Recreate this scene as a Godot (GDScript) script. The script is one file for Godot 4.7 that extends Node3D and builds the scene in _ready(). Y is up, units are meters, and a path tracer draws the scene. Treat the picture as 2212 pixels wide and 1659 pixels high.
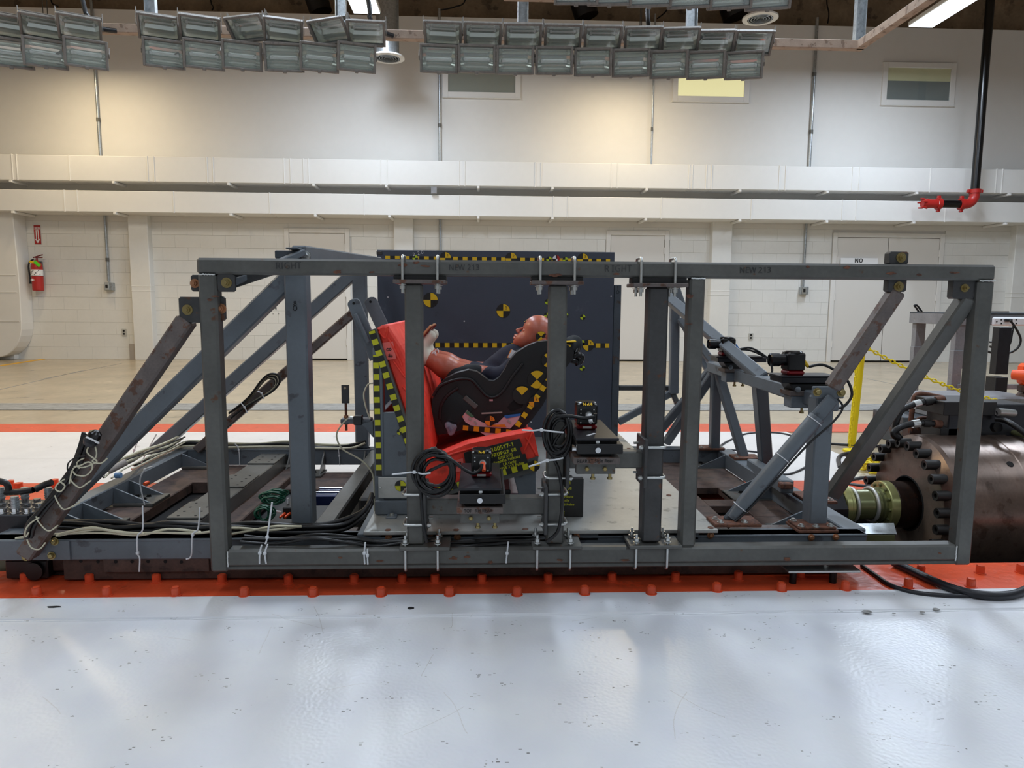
extends Node3D
# A crash-test sled in a laboratory hall. Units are metres, y is up, the far wall stands at z = -11.7.

var M := {}
var used := {}
var rng := RandomNumberGenerator.new()


func _ready() -> void:
	rng.seed = 71
	set_camera_and_light()
	make_materials()
	build_room()
	build_floor_details()
	build_wall_things()
	build_ceiling_things()
	build_sled()
	build_side_frame()
	build_left_struts()
	build_backdrop()
	build_bench()
	build_child_seat()
	build_dummy()
	build_cameras()
	build_right_mount()
	build_actuator()
	build_right_background()
	build_cables()


func set_camera_and_light() -> void:
	var cam := Camera3D.new()
	cam.name = "camera"
	add_child(cam)
	cam.position = Vector3(0, 0.96, 0)
	cam.rotation_order = EULER_ORDER_YXZ
	cam.rotation = Vector3(-0.1153, -0.0404, 0.0068)
	cam.fov = rad_to_deg(2.0 * atan(829.5 / 1500.0))
	cam.current = true
	var w := WorldEnvironment.new()
	w.name = "environment"
	var e := Environment.new()
	e.background_mode = Environment.BG_COLOR
	e.background_color = Color(0.02, 0.02, 0.02)
	e.tonemap_mode = Environment.TONE_MAPPER_LINEAR
	e.tonemap_exposure = 1.15
	e.sdfgi_enabled = true
	e.ssao_enabled = true
	e.ssil_enabled = true
	w.environment = e
	add_child(w)


# ---------------------------------------------------------------- nodes

func numbered(called: String) -> String:
	if not used.has(called):
		used[called] = 0
		return called
	used[called] += 1
	return "%s_%03d" % [called, used[called]]


func thing(called: String, label: String, category: String, at := Vector3.ZERO, group := "") -> Node3D:
	var o := Node3D.new()
	o.name = numbered(called)
	add_child(o)
	o.position = at
	tag(o, label, category, group)
	return o


func tag(o: Node, label: String, category: String, group := "", kind := "") -> void:
	if label: o.set_meta("label", label)
	if category: o.set_meta("category", category)
	if group: o.set_meta("group", group)
	if kind: o.set_meta("kind", kind)


func build(st: SurfaceTool, called: String, m: Material, parent: Node = null) -> MeshInstance3D:
	var o := MeshInstance3D.new()
	o.mesh = st.commit()
	o.material_override = m
	put(o, called, parent)
	return o


func build_two(sa: SurfaceTool, ma: Material, sb: SurfaceTool, mb_: Material, called: String, parent: Node) -> MeshInstance3D:
	var o := MeshInstance3D.new()
	var mesh := ArrayMesh.new()
	sa.set_material(ma)
	sa.commit(mesh)
	sb.set_material(mb_)
	sb.commit(mesh)
	o.mesh = mesh
	put(o, called, parent)
	return o


func put(o: Node3D, called: String, parent: Node) -> void:
	if parent == null:
		o.name = numbered(called)
		add_child(o)
	else:
		o.name = called
		parent.add_child(o, true)
		o.global_transform = Transform3D.IDENTITY


func setting(st: SurfaceTool, called: String, m: Material) -> MeshInstance3D:
	var o := build(st, called, m)
	o.set_meta("kind", "structure")
	return o


# ---------------------------------------------------------------- shapes

func mb() -> SurfaceTool:
	var st := SurfaceTool.new()
	st.begin(Mesh.PRIMITIVE_TRIANGLES)
	return st


func tri(st: SurfaceTool, a: Vector3, b: Vector3, c: Vector3) -> void:
	var n := (c - a).cross(b - a).normalized()
	for v in [a, b, c]:
		st.set_normal(n)
		st.add_vertex(v)


func quad(st: SurfaceTool, a: Vector3, b: Vector3, c: Vector3, d: Vector3) -> void:
	tri(st, a, b, c)
	tri(st, a, c, d)


func quad_away(st: SurfaceTool, a: Vector3, b: Vector3, c: Vector3, d: Vector3, from: Vector3) -> void:
	if (c - a).cross(b - a).dot((a + c) * 0.5 - from) > 0.0: quad(st, a, b, c, d)
	else: quad(st, d, c, b, a)


func quad_n(st: SurfaceTool, p: Array, n: Array) -> void:
	for i in [0, 1, 2, 0, 2, 3]:
		st.set_normal(n[i])
		st.add_vertex(p[i])


# a box with chamfered edges, in the axes of t
func bx(st: SurfaceTool, t: Transform3D, s: Vector3, bev := 0.002) -> void:
	var h := s * 0.5
	bev = minf(bev, minf(h.x, minf(h.y, h.z)) * 0.9)
	var ax := [Vector3.RIGHT, Vector3.UP, Vector3.BACK]
	var c := func(sx: float, sy: float, sz: float, k: int) -> Vector3:
		var v := Vector3(sx * h.x, sy * h.y, sz * h.z)
		for j in 3:
			if j != k:
				v[j] -= bev * signf(v[j])
		return t * v
	for k in 3:
		for sg in [-1.0, 1.0]:
			var u := (k + 1) % 3
			var w := (k + 2) % 3
			var q := []
			for e in [[-1, -1], [-1, 1], [1, 1], [1, -1]]:
				var sv := Vector3.ZERO
				sv[k] = sg
				sv[u] = e[0]
				sv[w] = e[1]
				q.append(c.call(sv.x, sv.y, sv.z, k))
			if sg > 0: quad(st, q[0], q[1], q[2], q[3])
			else: quad(st, q[3], q[2], q[1], q[0])
	if bev < 0.0004:
		return
	for k in 3:
		var u := (k + 1) % 3
		var w := (k + 2) % 3
		for su in [-1.0, 1.0]:
			for sw in [-1.0, 1.0]:
				var lo := Vector3.ZERO
				lo[k] = -1.0
				lo[u] = su
				lo[w] = sw
				var hi := lo
				hi[k] = 1.0
				var a: Vector3 = c.call(lo.x, lo.y, lo.z, u)
				var b: Vector3 = c.call(lo.x, lo.y, lo.z, w)
				var d: Vector3 = c.call(hi.x, hi.y, hi.z, u)
				var e: Vector3 = c.call(hi.x, hi.y, hi.z, w)
				quad_away(st, a, d, e, b, t.origin)
	for sx in [-1.0, 1.0]:
		for sy in [-1.0, 1.0]:
			for sz in [-1.0, 1.0]:
				var a: Vector3 = c.call(sx, sy, sz, 0)
				var b: Vector3 = c.call(sx, sy, sz, 1)
				var d: Vector3 = c.call(sx, sy, sz, 2)
				if (d - a).cross(b - a).dot(a - t.origin) > 0.0: tri(st, a, b, d)
				else: tri(st, a, d, b)


func box(st: SurfaceTool, lo: Vector3, hi: Vector3, bev := 0.002) -> void:
	bx(st, Transform3D(Basis.IDENTITY, (lo + hi) * 0.5), (hi - lo).abs(), bev)


func along(a: Vector3, b: Vector3, up := Vector3.UP) -> Transform3D:
	var y := (b - a).normalized()
	if absf(y.dot(up)) > 0.99:
		up = Vector3.BACK
	var x := y.cross(up).normalized()
	return Transform3D(Basis(x, y, x.cross(y)), (a + b) * 0.5)


# a bar of square section from a to b: w across, d in the plane that holds "up"
func bar(st: SurfaceTool, a: Vector3, b: Vector3, w: float, d: float, bev := 0.004, up := Vector3.BACK) -> void:
	bx(st, along(a, b, up), Vector3(w, a.distance_to(b), d), bev)


func cyl(st: SurfaceTool, a: Vector3, b: Vector3, r0: float, r1 := -1.0, seg := 16, caps := true) -> void:
	if r1 < 0: r1 = r0
	var t := along(a, b)
	for i in seg:
		var p := []
		var n := []
		for j: int in [i, i + 1]:
			var g := TAU * j / seg
			var d := t.basis.x * cos(g) + t.basis.z * sin(g)
			p.append([a + d * r0, b + d * r1])
			n.append(d)
		quad_n(st, [p[0][0], p[1][0], p[1][1], p[0][1]], [n[0], n[1], n[1], n[0]])
		if caps:
			if r0 > 0.0: tri(st, a, p[1][0], p[0][0])
			if r1 > 0.0: tri(st, b, p[0][1], p[1][1])


# profile: [radius, height] pairs, turned round the axis of t (its y)
func lathe(st: SurfaceTool, t: Transform3D, prof: Array, seg := 24) -> void:
	for k in prof.size() - 1:
		var r0: float = prof[k][0]
		var y0: float = prof[k][1]
		var r1: float = prof[k + 1][0]
		var y1: float = prof[k + 1][1]
		var nn := Vector2(y1 - y0, r0 - r1).normalized()
		for i in seg:
			var p := []
			var n := []
			for j: int in [i, i + 1]:
				var g := TAU * j / seg
				var d := Vector3(cos(g), 0, sin(g))
				p.append([t * (d * r0 + Vector3(0, y0, 0)), t * (d * r1 + Vector3(0, y1, 0))])
				n.append((t.basis * (d * nn.x + Vector3(0, nn.y, 0))).normalized())
			quad_n(st, [p[0][0], p[1][0], p[1][1], p[0][1]], [n[0], n[1], n[1], n[0]])


func smooth_path(pts: Array, steps := 6, closed := false) -> PackedVector3Array:
	var out := PackedVector3Array()
	var n := pts.size()
	for i in (n if closed else n - 1):
		var p0: Vector3 = pts[(i - 1 + n) % n] if closed or i > 0 else pts[0]
		var p1: Vector3 = pts[i]
		var p2: Vector3 = pts[(i + 1) % n]
		var p3: Vector3 = pts[(i + 2) % n] if closed or i + 2 < n else pts[n - 1]
		for s in steps:
			var u := float(s) / steps
			out.append(p1.cubic_interpolate(p2, p0, p3, u))
	out.append(out[0] if closed else pts[n - 1])
	return out


func tube(st: SurfaceTool, pts: PackedVector3Array, r: float, seg := 8) -> void:
	var n := pts.size()
	var rings := []
	var side := Vector3.ZERO
	for i in n:
		var d := (pts[mini(i + 1, n - 1)] - pts[maxi(i - 1, 0)])
		if d.length() < 1e-6: d = Vector3.UP
		d = d.normalized()
		if side == Vector3.ZERO:
			side = d.cross(Vector3.UP if absf(d.y) < 0.9 else Vector3.BACK).normalized()
		side = (side - d * side.dot(d)).normalized()
		var other := d.cross(side)
		var ring := []
		for j in seg:
			var g := TAU * j / seg
			ring.append(side * cos(g) + other * sin(g))
		rings.append(ring)
	for i in n - 1:
		for j in seg:
			var k := (j + 1) % seg
			quad_n(st, [pts[i] + rings[i][j] * r, pts[i + 1] + rings[i + 1][j] * r, pts[i + 1] + rings[i + 1][k] * r, pts[i] + rings[i][k] * r],
				[rings[i][j], rings[i + 1][j], rings[i + 1][k], rings[i][k]])
	for j in range(1, seg - 1):
		tri(st, pts[0] + rings[0][0] * r, pts[0] + rings[0][j] * r, pts[0] + rings[0][j + 1] * r)
		tri(st, pts[n - 1] + rings[n - 1][0] * r, pts[n - 1] + rings[n - 1][j + 1] * r, pts[n - 1] + rings[n - 1][j] * r)


func wire(pts: Array, r: float, called: String, m: Material, parent: Node = null, steps := 5, seg := 6, closed := false) -> MeshInstance3D:
	var st := mb()
	tube(st, smooth_path(pts, steps, closed), r, seg)
	return build(st, called, m, parent)


# a flat outline (x, y) given a depth along z of t, front edge chamfered
func prism(st: SurfaceTool, t: Transform3D, outline: PackedVector2Array, depth: float, bev := 0.0) -> void:
	var o := outline
	if not Geometry2D.is_polygon_clockwise(o):
		o = o.duplicate()
		o.reverse()
	var inner := o
	if bev > 0.0:
		var off := Geometry2D.offset_polygon(o, -bev, Geometry2D.JOIN_MITER)
		if off.size() == 1 and off[0].size() == o.size():
			var q: PackedVector2Array = off[0]
			if not Geometry2D.is_polygon_clockwise(q): q.reverse()
			var best := 0
			for i in q.size():
				if q[i].distance_squared_to(o[0]) < q[best].distance_squared_to(o[0]): best = i
			inner = PackedVector2Array()
			for i in q.size(): inner.append(q[(best + i) % q.size()])
		else:
			bev = 0.0
	var n := o.size()
	var at := func(p: Vector2, z: float) -> Vector3: return t * Vector3(p.x, p.y, z)
	var z1 := depth - bev
	for i in n:
		var j := (i + 1) % n
		quad(st, at.call(o[i], bev), at.call(o[j], bev), at.call(o[j], z1), at.call(o[i], z1))
		if bev > 0.0:
			quad(st, at.call(o[i], z1), at.call(o[j], z1), at.call(inner[j], depth), at.call(inner[i], depth))
			quad(st, at.call(inner[i], 0.0), at.call(inner[j], 0.0), at.call(o[j], bev), at.call(o[i], bev))
	var idx := Geometry2D.triangulate_polygon(inner)
	for i in range(0, idx.size(), 3):
		var a := inner[idx[i]]
		var b := inner[idx[i + 1]]
		var c := inner[idx[i + 2]]
		if (b - a).cross(c - a) > 0.0:
			var s := b
			b = c
			c = s
		tri(st, at.call(a, depth), at.call(b, depth), at.call(c, depth))
		tri(st, at.call(a, 0.0), at.call(c, 0.0), at.call(b, 0.0))


# an outline given by world points that share one z; it is made thick away from the viewer
func plate(st: SurfaceTool, pts: Array, thick: float, bev := 0.0) -> void:
	var o := PackedVector2Array()
	var z := 0.0
	for p in pts:
		o.append(Vector2(p.x, p.y))
		z += p.z / pts.size()
	prism(st, Transform3D(Basis.IDENTITY, Vector3(0, 0, z - thick)), o, thick, bev)


func ring_points(c: Vector3, u: Vector3, v: Vector3, r: float, n: int, from := 0.0, to := TAU) -> Array:
	var out := []
	for i in n:
		var g := lerpf(from, to, float(i) / (n - 1))
		out.append(c + (u * cos(g) + v * sin(g)) * r)
	return out


func bolt(parent: Node, at: Vector3, dir: Vector3, r: float, m: Material, called := "bolt", washer := true) -> MeshInstance3D:
	var st := mb()
	dir = dir.normalized()
	var h := r * 0.9
	if washer: cyl(st, at, at + dir * r * 0.25, r * 1.35, -1, 14)
	cyl(st, at + dir * r * 0.2, at + dir * h, r, r * 0.97, 6)
	cyl(st, at + dir * h, at + dir * h * 1.12, r * 0.9, r * 0.7, 6)
	return build(st, called, m, parent)


func basis_facing(normal: Vector3, turn := 0.0) -> Basis:
	var z := normal.normalized()
	var x := Vector3.UP.cross(z).normalized() if absf(z.y) < 0.95 else Vector3.RIGHT
	return Basis(x, z.cross(x), z).rotated(z, turn)


# a round survey target: black disc with two coloured quarters
func survey_target(parent: Node, at: Vector3, r: float, normal := Vector3.BACK, turn := 0.0, m: Material = null, only := 3, sign_text := "") -> MeshInstance3D:
	var b := basis_facing(normal, turn)
	var sa := mb()
	cyl(sa, at, at + b.z * 0.0012, r, -1, 32)
	var sb := mb()
	for q in 2:
		if not (only & (1 << q)): continue
		var pts := PackedVector2Array([Vector2.ZERO])
		for i in 13:
			var g := PI * q + PI / 2 * i / 12.0
			pts.append(Vector2(cos(g), sin(g)) * r * 0.95)
		prism(sb, Transform3D(b, at + b.z * 0.001), pts, 0.001)
	var o := build_two(sa, M.tape_black, sb, m if m else M.tape_yellow, "survey_target", parent)
	if sign_text:
		lettering(parent, sign_text, r * 0.42, Transform3D(b, at + b.z * 0.0021 + (b.x * 0.4 + b.y * 0.42) * r), M.ink)
	return o


# tape of black and coloured squares between two points
func check_tape(parent: Node, a: Vector3, b: Vector3, w: float, normal := Vector3.BACK, called := "marker_tape", start := 0, pitch := 0.0, m: Material = null) -> void:
	var y := (b - a).normalized()
	var z := normal.normalized()
	var x := y.cross(z).normalized()
	if pitch == 0.0: pitch = w
	var sa := mb()
	var sb := mb()
	var l := a.distance_to(b)
	bx(sa, Transform3D(Basis(x, y, z), (a + b) * 0.5 + z * 0.0005), Vector3(w, l, 0.001), 0)
	var n := int(ceil(l / pitch))
	for i in n:
		if (i + start) % 2 == 0:
			var s := i * pitch
			var e := minf(l, s + pitch)
			bx(sb, Transform3D(Basis(x, y, z), a + y * (s + e) * 0.5 + z * 0.0011), Vector3(w * 0.96, (e - s) * 0.98, 0.0008), 0)
	build_two(sa, M.tape_black, sb, m if m else M.tape_lime, called, parent)


func lettering(parent: Node, words: String, size: float, t: Transform3D, m: Material, called := "lettering", bold := false, serif := false) -> MeshInstance3D:
	var o := MeshInstance3D.new()
	var tm := TextMesh.new()
	var f := SystemFont.new()
	f.font_names = PackedStringArray(["Droid Serif" if serif else "Droid Sans"])
	f.font_weight = 700 if bold else 400
	tm.font = f
	tm.text = words
	tm.font_size = 48
	tm.pixel_size = size / 34.0
	tm.depth = 0.0012
	tm.curve_step = 2.0
	o.mesh = tm
	o.material_override = m
	put(o, called, parent)
	o.global_transform = t
	return o


# ---------------------------------------------------------------- materials

func plain(c: Color, rough := 0.6, metal := 0.0, spec := 0.5) -> StandardMaterial3D:
	var m := StandardMaterial3D.new()
	m.albedo_color = c
	m.roughness = rough
	m.metallic = metal
	m.metallic_specular = spec
	return m


func noise(seed_: int, freq: float, octaves := 4) -> FastNoiseLite:
	var n := FastNoiseLite.new()
	n.seed = seed_
	n.noise_type = FastNoiseLite.TYPE_SIMPLEX_SMOOTH
	n.frequency = freq
	n.fractal_octaves = octaves
	return n


# paint or mill scale with mottling, and a second colour in patches above a threshold
func mottled(base: Color, vary: float, patch: Color, amount: float, seed_: int, scale := 1.0, rough := 0.5, metal := 0.0, side := 384, spec := 0.5) -> StandardMaterial3D:
	var a := noise(seed_, 0.012, 5).get_seamless_image(side, side)
	var b := noise(seed_ + 9, 0.02, 5).get_seamless_image(side, side)
	var c := noise(seed_ + 17, 0.11, 3).get_seamless_image(side, side)
	var img := Image.create(side, side, false, Image.FORMAT_RGB8)
	for y in side:
		for x in side:
			var k := (a.get_pixel(x, y).r - 0.5) * 1.2 + (c.get_pixel(x, y).r - 0.5) * 0.6
			var col := base * (1.0 + k * vary)
			var p := smoothstep(1.0 - amount, 1.0 - amount + 0.08, b.get_pixel(x, y).r + (c.get_pixel(x, y).r - 0.5) * 0.25)
			col = col.lerp(patch * (1.0 + k * 0.5), p * 0.9)
			col.a = 1.0
			img.set_pixel(x, y, col.clamp())
	var m := plain(Color.WHITE, rough, metal, spec)
	m.albedo_texture = ImageTexture.create_from_image(img)
	m.uv1_triplanar = true
	m.uv1_world_triplanar = true
	m.uv1_scale = Vector3.ONE * scale
	return m


func bumpy(m: StandardMaterial3D, seed_: int, freq: float, depth: float, side := 512) -> StandardMaterial3D:
	var i := noise(seed_, freq, 3).get_seamless_image(side, side)
	m.heightmap_enabled = true
	m.heightmap_scale = depth
	m.heightmap_texture = ImageTexture.create_from_image(i)
	return m


# white floor paint with chips, scuffs and hairline scratches
func scuffed_floor(base: Color, side: int, metres: float, chips: int, scratches: int, seed_: int) -> StandardMaterial3D:
	var r := RandomNumberGenerator.new()
	r.seed = seed_
	var a := noise(seed_, 0.006, 5).get_seamless_image(side, side)
	var img := Image.create(side, side, false, Image.FORMAT_RGB8)
	for y in side:
		for x in side:
			var k := 1.0 + (a.get_pixel(x, y).r - 0.5) * 0.05
			img.set_pixel(x, y, Color(base.r * k, base.g * k, base.b * (k * 0.5 + 0.5)).clamp())
	for i in chips:
		var p := Vector2i(r.randi() % side, r.randi() % side)
		var clump := 1 + (r.randi() % 5)
		var dark := r.randf_range(0.45, 0.85)
		for q in clump:
			var s := p + Vector2i(r.randi_range(-14, 14), r.randi_range(-6, 6))
			img.fill_rect(Rect2i(posmod(s.x, side - 6), posmod(s.y, side - 4), r.randi_range(1, 5), r.randi_range(1, 2)), Color(base.r * dark, base.g * dark * 0.99, base.b * dark * 0.95))
	for i in scratches:
		var p := Vector2(r.randf() * side, r.randf() * side)
		var g := r.randf() * PI
		var dark := r.randf_range(0.86, 0.95)
		for s in r.randi_range(20, 150):
			g += r.randf_range(-0.03, 0.03)
			p += Vector2(cos(g), sin(g))
			img.set_pixel(posmod(int(p.x), side), posmod(int(p.y), side), Color(base.r * dark, base.g * dark * 0.98, base.b * dark * 0.95))
	var m := plain(Color.WHITE, 0.3)
	m.albedo_texture = ImageTexture.create_from_image(img)
	m.uv1_triplanar = true
	m.uv1_world_triplanar = true
	m.uv1_scale = Vector3.ONE / metres
	return m


func make_materials() -> void:
	M.wall = mottled(Color(0.85, 0.84, 0.82), 0.02, Color(0.84, 0.83, 0.81), 0.0, 3, 0.4, 0.6, 0.0, 128)
	M.block = mottled(Color(0.865, 0.86, 0.84), 0.02, Color(0.84, 0.83, 0.80), 0.0, 5, 1.1, 0.55, 0.0, 128)
	M.joint = plain(Color(0.70, 0.69, 0.66), 0.9)
	M.duct = mottled(Color(0.875, 0.87, 0.855), 0.015, Color(0.85, 0.84, 0.82), 0.0, 6, 0.6, 0.5, 0.0, 128)
	M.pit = mottled(Color(0.19, 0.16, 0.145), 0.3, Color(0.13, 0.11, 0.10), 0.35, 13, 1.5, 0.8)
	M.pencil = plain(Color(0.22, 0.22, 0.22), 0.7)
	M.door = plain(Color(0.85, 0.835, 0.81), 0.5)
	M.trim = plain(Color(0.87, 0.86, 0.84), 0.5)
	M.grey_base = plain(Color(0.66, 0.63, 0.60), 0.7)
	M.gap = plain(Color(0.06, 0.06, 0.06), 0.9)
	M.deck = mottled(Color(0.60, 0.52, 0.42), 0.22, Color(0.48, 0.41, 0.33), 0.3, 12, 0.3, 0.9)
	M.tan_floor = bumpy(mottled(Color(0.70, 0.64, 0.535), 0.10, Color(0.66, 0.60, 0.50), 0.25, 21, 0.22, 0.22, 0.0, 512), 4, 0.02, 0.15)
	M.white_floor = bumpy(scuffed_floor(Color(0.88, 0.89, 0.905), 2048, 3.2, 900, 70, 8), 31, 0.24, 0.07, 1024)
	M.far_white = mottled(Color(0.90, 0.885, 0.87), 0.03, Color(0.84, 0.82, 0.80), 0.15, 33, 0.8, 0.35)
	M.orange = bumpy(mottled(Color(0.87, 0.335, 0.19), 0.05, Color(0.84, 0.305, 0.165), 0.3, 41, 0.9, 0.3), 6, 0.05, 0.1)
	M.grey_strip = mottled(Color(0.56, 0.56, 0.55), 0.2, Color(0.48, 0.48, 0.47), 0.3, 45, 2.0, 0.5)
	M.yellow_line = plain(Color(0.88, 0.66, 0.12), 0.5)
	M.steel = mottled(Color(0.36, 0.36, 0.345), 0.16, Color(0.36, 0.24, 0.17), 0.2, 51, 1.1, 0.42, 0.25)
	M.steel_dark = mottled(Color(0.26, 0.26, 0.26), 0.2, Color(0.34, 0.22, 0.16), 0.2, 53, 1.3, 0.45, 0.25)
	M.blue_steel = mottled(Color(0.39, 0.42, 0.445), 0.08, Color(0.30, 0.31, 0.33), 0.2, 55, 1.2, 0.45)
	M.blue_dark = mottled(Color(0.25, 0.28, 0.31), 0.14, Color(0.26, 0.20, 0.17), 0.25, 56, 1.4, 0.5)
	M.brown_steel = mottled(Color(0.40, 0.365, 0.35), 0.2, Color(0.34, 0.22, 0.16), 0.36, 57, 2.2, 0.5, 0.15)
	M.rust_plate = mottled(Color(0.31, 0.24, 0.21), 0.3, Color(0.24, 0.19, 0.17), 0.35, 59, 1.8, 0.7)
	M.rust = mottled(Color(0.42, 0.27, 0.20), 0.35, Color(0.30, 0.20, 0.16), 0.35, 60, 6.0, 0.8)
	M.aluminium = mottled(Color(0.70, 0.70, 0.68), 0.06, Color(0.62, 0.62, 0.60), 0.25, 61, 1.4, 0.42, 0.55)
	M.bare_edge = plain(Color(0.80, 0.80, 0.78), 0.35, 0.6)
	M.zinc = plain(Color(0.80, 0.81, 0.80), 0.3, 0.85)
	M.gold_zinc = plain(Color(0.60, 0.54, 0.36), 0.32, 0.8)
	M.copper_bolt = plain(Color(0.66, 0.47, 0.34), 0.4, 0.6)
	M.black_bolt = plain(Color(0.09, 0.09, 0.09), 0.45, 0.4)
	M.chrome = plain(Color(0.82, 0.83, 0.84), 0.12, 1.0)
	M.galvanised = mottled(Color(0.66, 0.68, 0.69), 0.18, Color(0.58, 0.60, 0.61), 0.3, 63, 5.0, 0.35, 0.75)
	M.black = plain(Color(0.05, 0.05, 0.055), 0.45)
	M.black_gloss = plain(Color(0.035, 0.035, 0.04), 0.25)
	M.black_plate = mottled(Color(0.14, 0.14, 0.155), 0.2, Color(0.20, 0.20, 0.21), 0.12, 65, 4.0, 0.35, 0.3)
	M.rubber = plain(Color(0.055, 0.055, 0.06), 0.4)
	M.hose = plain(Color(0.10, 0.105, 0.13), 0.4)
	M.cream_wire = plain(Color(0.80, 0.78, 0.68), 0.5)
	M.green_wire = plain(Color(0.05, 0.33, 0.24), 0.45)
	M.zip = plain(Color(0.86, 0.87, 0.88), 0.4)
	M.tape_black = plain(Color(0.10, 0.095, 0.085), 0.45)
	M.tape_yellow = plain(Color(0.89, 0.72, 0.07), 0.45)
	M.tape_lime = plain(Color(0.79, 0.78, 0.10), 0.45)
	M.tape_amber = plain(Color(0.90, 0.60, 0.05), 0.45)
	M.tape_green = plain(Color(0.72, 0.80, 0.10), 0.45)
	M.ink = plain(Color(0.05, 0.05, 0.06), 0.7)
	M.chalk = plain(Color(0.85, 0.85, 0.85), 0.8)
	M.backdrop = mottled(Color(0.25, 0.275, 0.325), 0.04, Color(0.25, 0.27, 0.31), 0.2, 67, 0.9, 0.45)
	M.red_cloth = bumpy(mottled(Color(0.96, 0.25, 0.17), 0.06, Color(0.94, 0.28, 0.20), 0.25, 69, 1.4, 0.55), 8, 0.009, 1.2)
	M.red_paint = plain(Color(0.66, 0.13, 0.11), 0.4)
	M.red_base = plain(Color(0.45, 0.04, 0.07), 0.3, 0.3)
	M.seat_plastic = bumpy(plain(Color(0.085, 0.085, 0.09), 0.5), 9, 0.25, 0.03)
	M.seat_fabric = bumpy(plain(Color(0.13, 0.145, 0.155), 0.9), 10, 0.3, 0.05)
	M.navy = bumpy(plain(Color(0.075, 0.085, 0.16), 0.9), 11, 0.02, 0.5)
	M.skin = plain(Color(0.71, 0.39, 0.30), 0.36)
	M.skin.subsurf_scatter_enabled = true
	M.skin.subsurf_scatter_strength = 0.08
	M.leg_skin = plain(Color(0.60, 0.27, 0.21), 0.33)
	M.white_cloth = plain(Color(0.84, 0.81, 0.74), 0.8)
	M.sole = plain(Color(0.70, 0.49, 0.33), 0.7)
	M.pink = plain(Color(0.84, 0.68, 0.70), 0.5)
	M.tag_green = plain(Color(0.28, 0.47, 0.36), 0.5)
	M.tag_blue = plain(Color(0.14, 0.42, 0.70), 0.5)
	M.tag_orange = plain(Color(0.93, 0.55, 0.12), 0.5)
	M.white = plain(Color(0.90, 0.90, 0.90), 0.5)
	M.blue_case = plain(Color(0.12, 0.16, 0.32), 0.3, 0.3)
	M.orange_boot = plain(Color(0.95, 0.35, 0.14), 0.45)
	M.yellow_paint = plain(Color(0.92, 0.83, 0.06), 0.45)
	M.lime_sleeve = plain(Color(0.35, 0.85, 0.15), 0.5)
	M.bronze = mottled(Color(0.44, 0.375, 0.335), 0.22, Color(0.36, 0.29, 0.25), 0.35, 81, 1.6, 0.28, 0.55)
	M.bronze_face = mottled(Color(0.47, 0.41, 0.36), 0.15, Color(0.42, 0.35, 0.30), 0.3, 83, 2.0, 0.45, 0.35)
	M.dark_rod = mottled(Color(0.20, 0.15, 0.13), 0.3, Color(0.28, 0.17, 0.11), 0.3, 85, 3.0, 0.25, 0.6)
	M.olive = plain(Color(0.47, 0.48, 0.33), 0.3, 0.5)
	M.brass = plain(Color(0.68, 0.68, 0.46), 0.32, 0.7)
	M.socket_black = plain(Color(0.15, 0.145, 0.14), 0.5, 0.3)
	M.table_grey = mottled(Color(0.50, 0.50, 0.51), 0.14, Color(0.45, 0.44, 0.44), 0.25, 87, 1.2, 0.45)
	M.tan_pipe = mottled(Color(0.62, 0.54, 0.47), 0.12, Color(0.50, 0.41, 0.34), 0.3, 89, 2.0, 0.6)
	M.flood_shell = mottled(Color(0.47, 0.45, 0.42), 0.15, Color(0.40, 0.38, 0.35), 0.3, 91, 4.0, 0.6)
	M.flood_mirror = plain(Color(0.84, 0.85, 0.81), 0.14, 0.9)
	M.flood_lamp = plain(Color(0.86, 0.86, 0.84), 0.2, 0.0)
	M.glass = plain(Color(0.86, 0.93, 0.90, 0.1), 0.06)
	M.glass.transparency = BaseMaterial3D.TRANSPARENCY_ALPHA
	M.bag = plain(Color(0.75, 0.80, 0.88, 0.25), 0.1)
	M.bag.transparency = BaseMaterial3D.TRANSPARENCY_ALPHA
	M.blind_grey = plain(Color(0.50, 0.49, 0.44), 0.8)
	M.blind_dark = plain(Color(0.29, 0.30, 0.31), 0.8)
	M.room_cream = plain(Color(0.86, 0.84, 0.66), 0.8)
	M.tube_cool = plain(Color(0.9, 0.95, 1.0), 0.4)
	M.tube_cool.emission_enabled = true
	M.tube_cool.emission = Color(0.90, 0.95, 1.0)
	M.tube_cool.emission_energy_multiplier = 3.0
	M.tube_warm = plain(Color(1.0, 0.93, 0.78), 0.4)
	M.tube_warm.emission_enabled = true
	M.tube_warm.emission = Color(1.0, 0.90, 0.68)
	M.tube_warm.emission_energy_multiplier = 3.0
	M.office_lamp = plain(Color(0.5, 0.48, 0.36), 0.6)
	M.office_lamp.emission_enabled = true
	M.office_lamp.emission = Color(1.0, 0.96, 0.72)
	M.office_lamp.emission_energy_multiplier = 0.72


# ---------------------------------------------------------------- room

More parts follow.
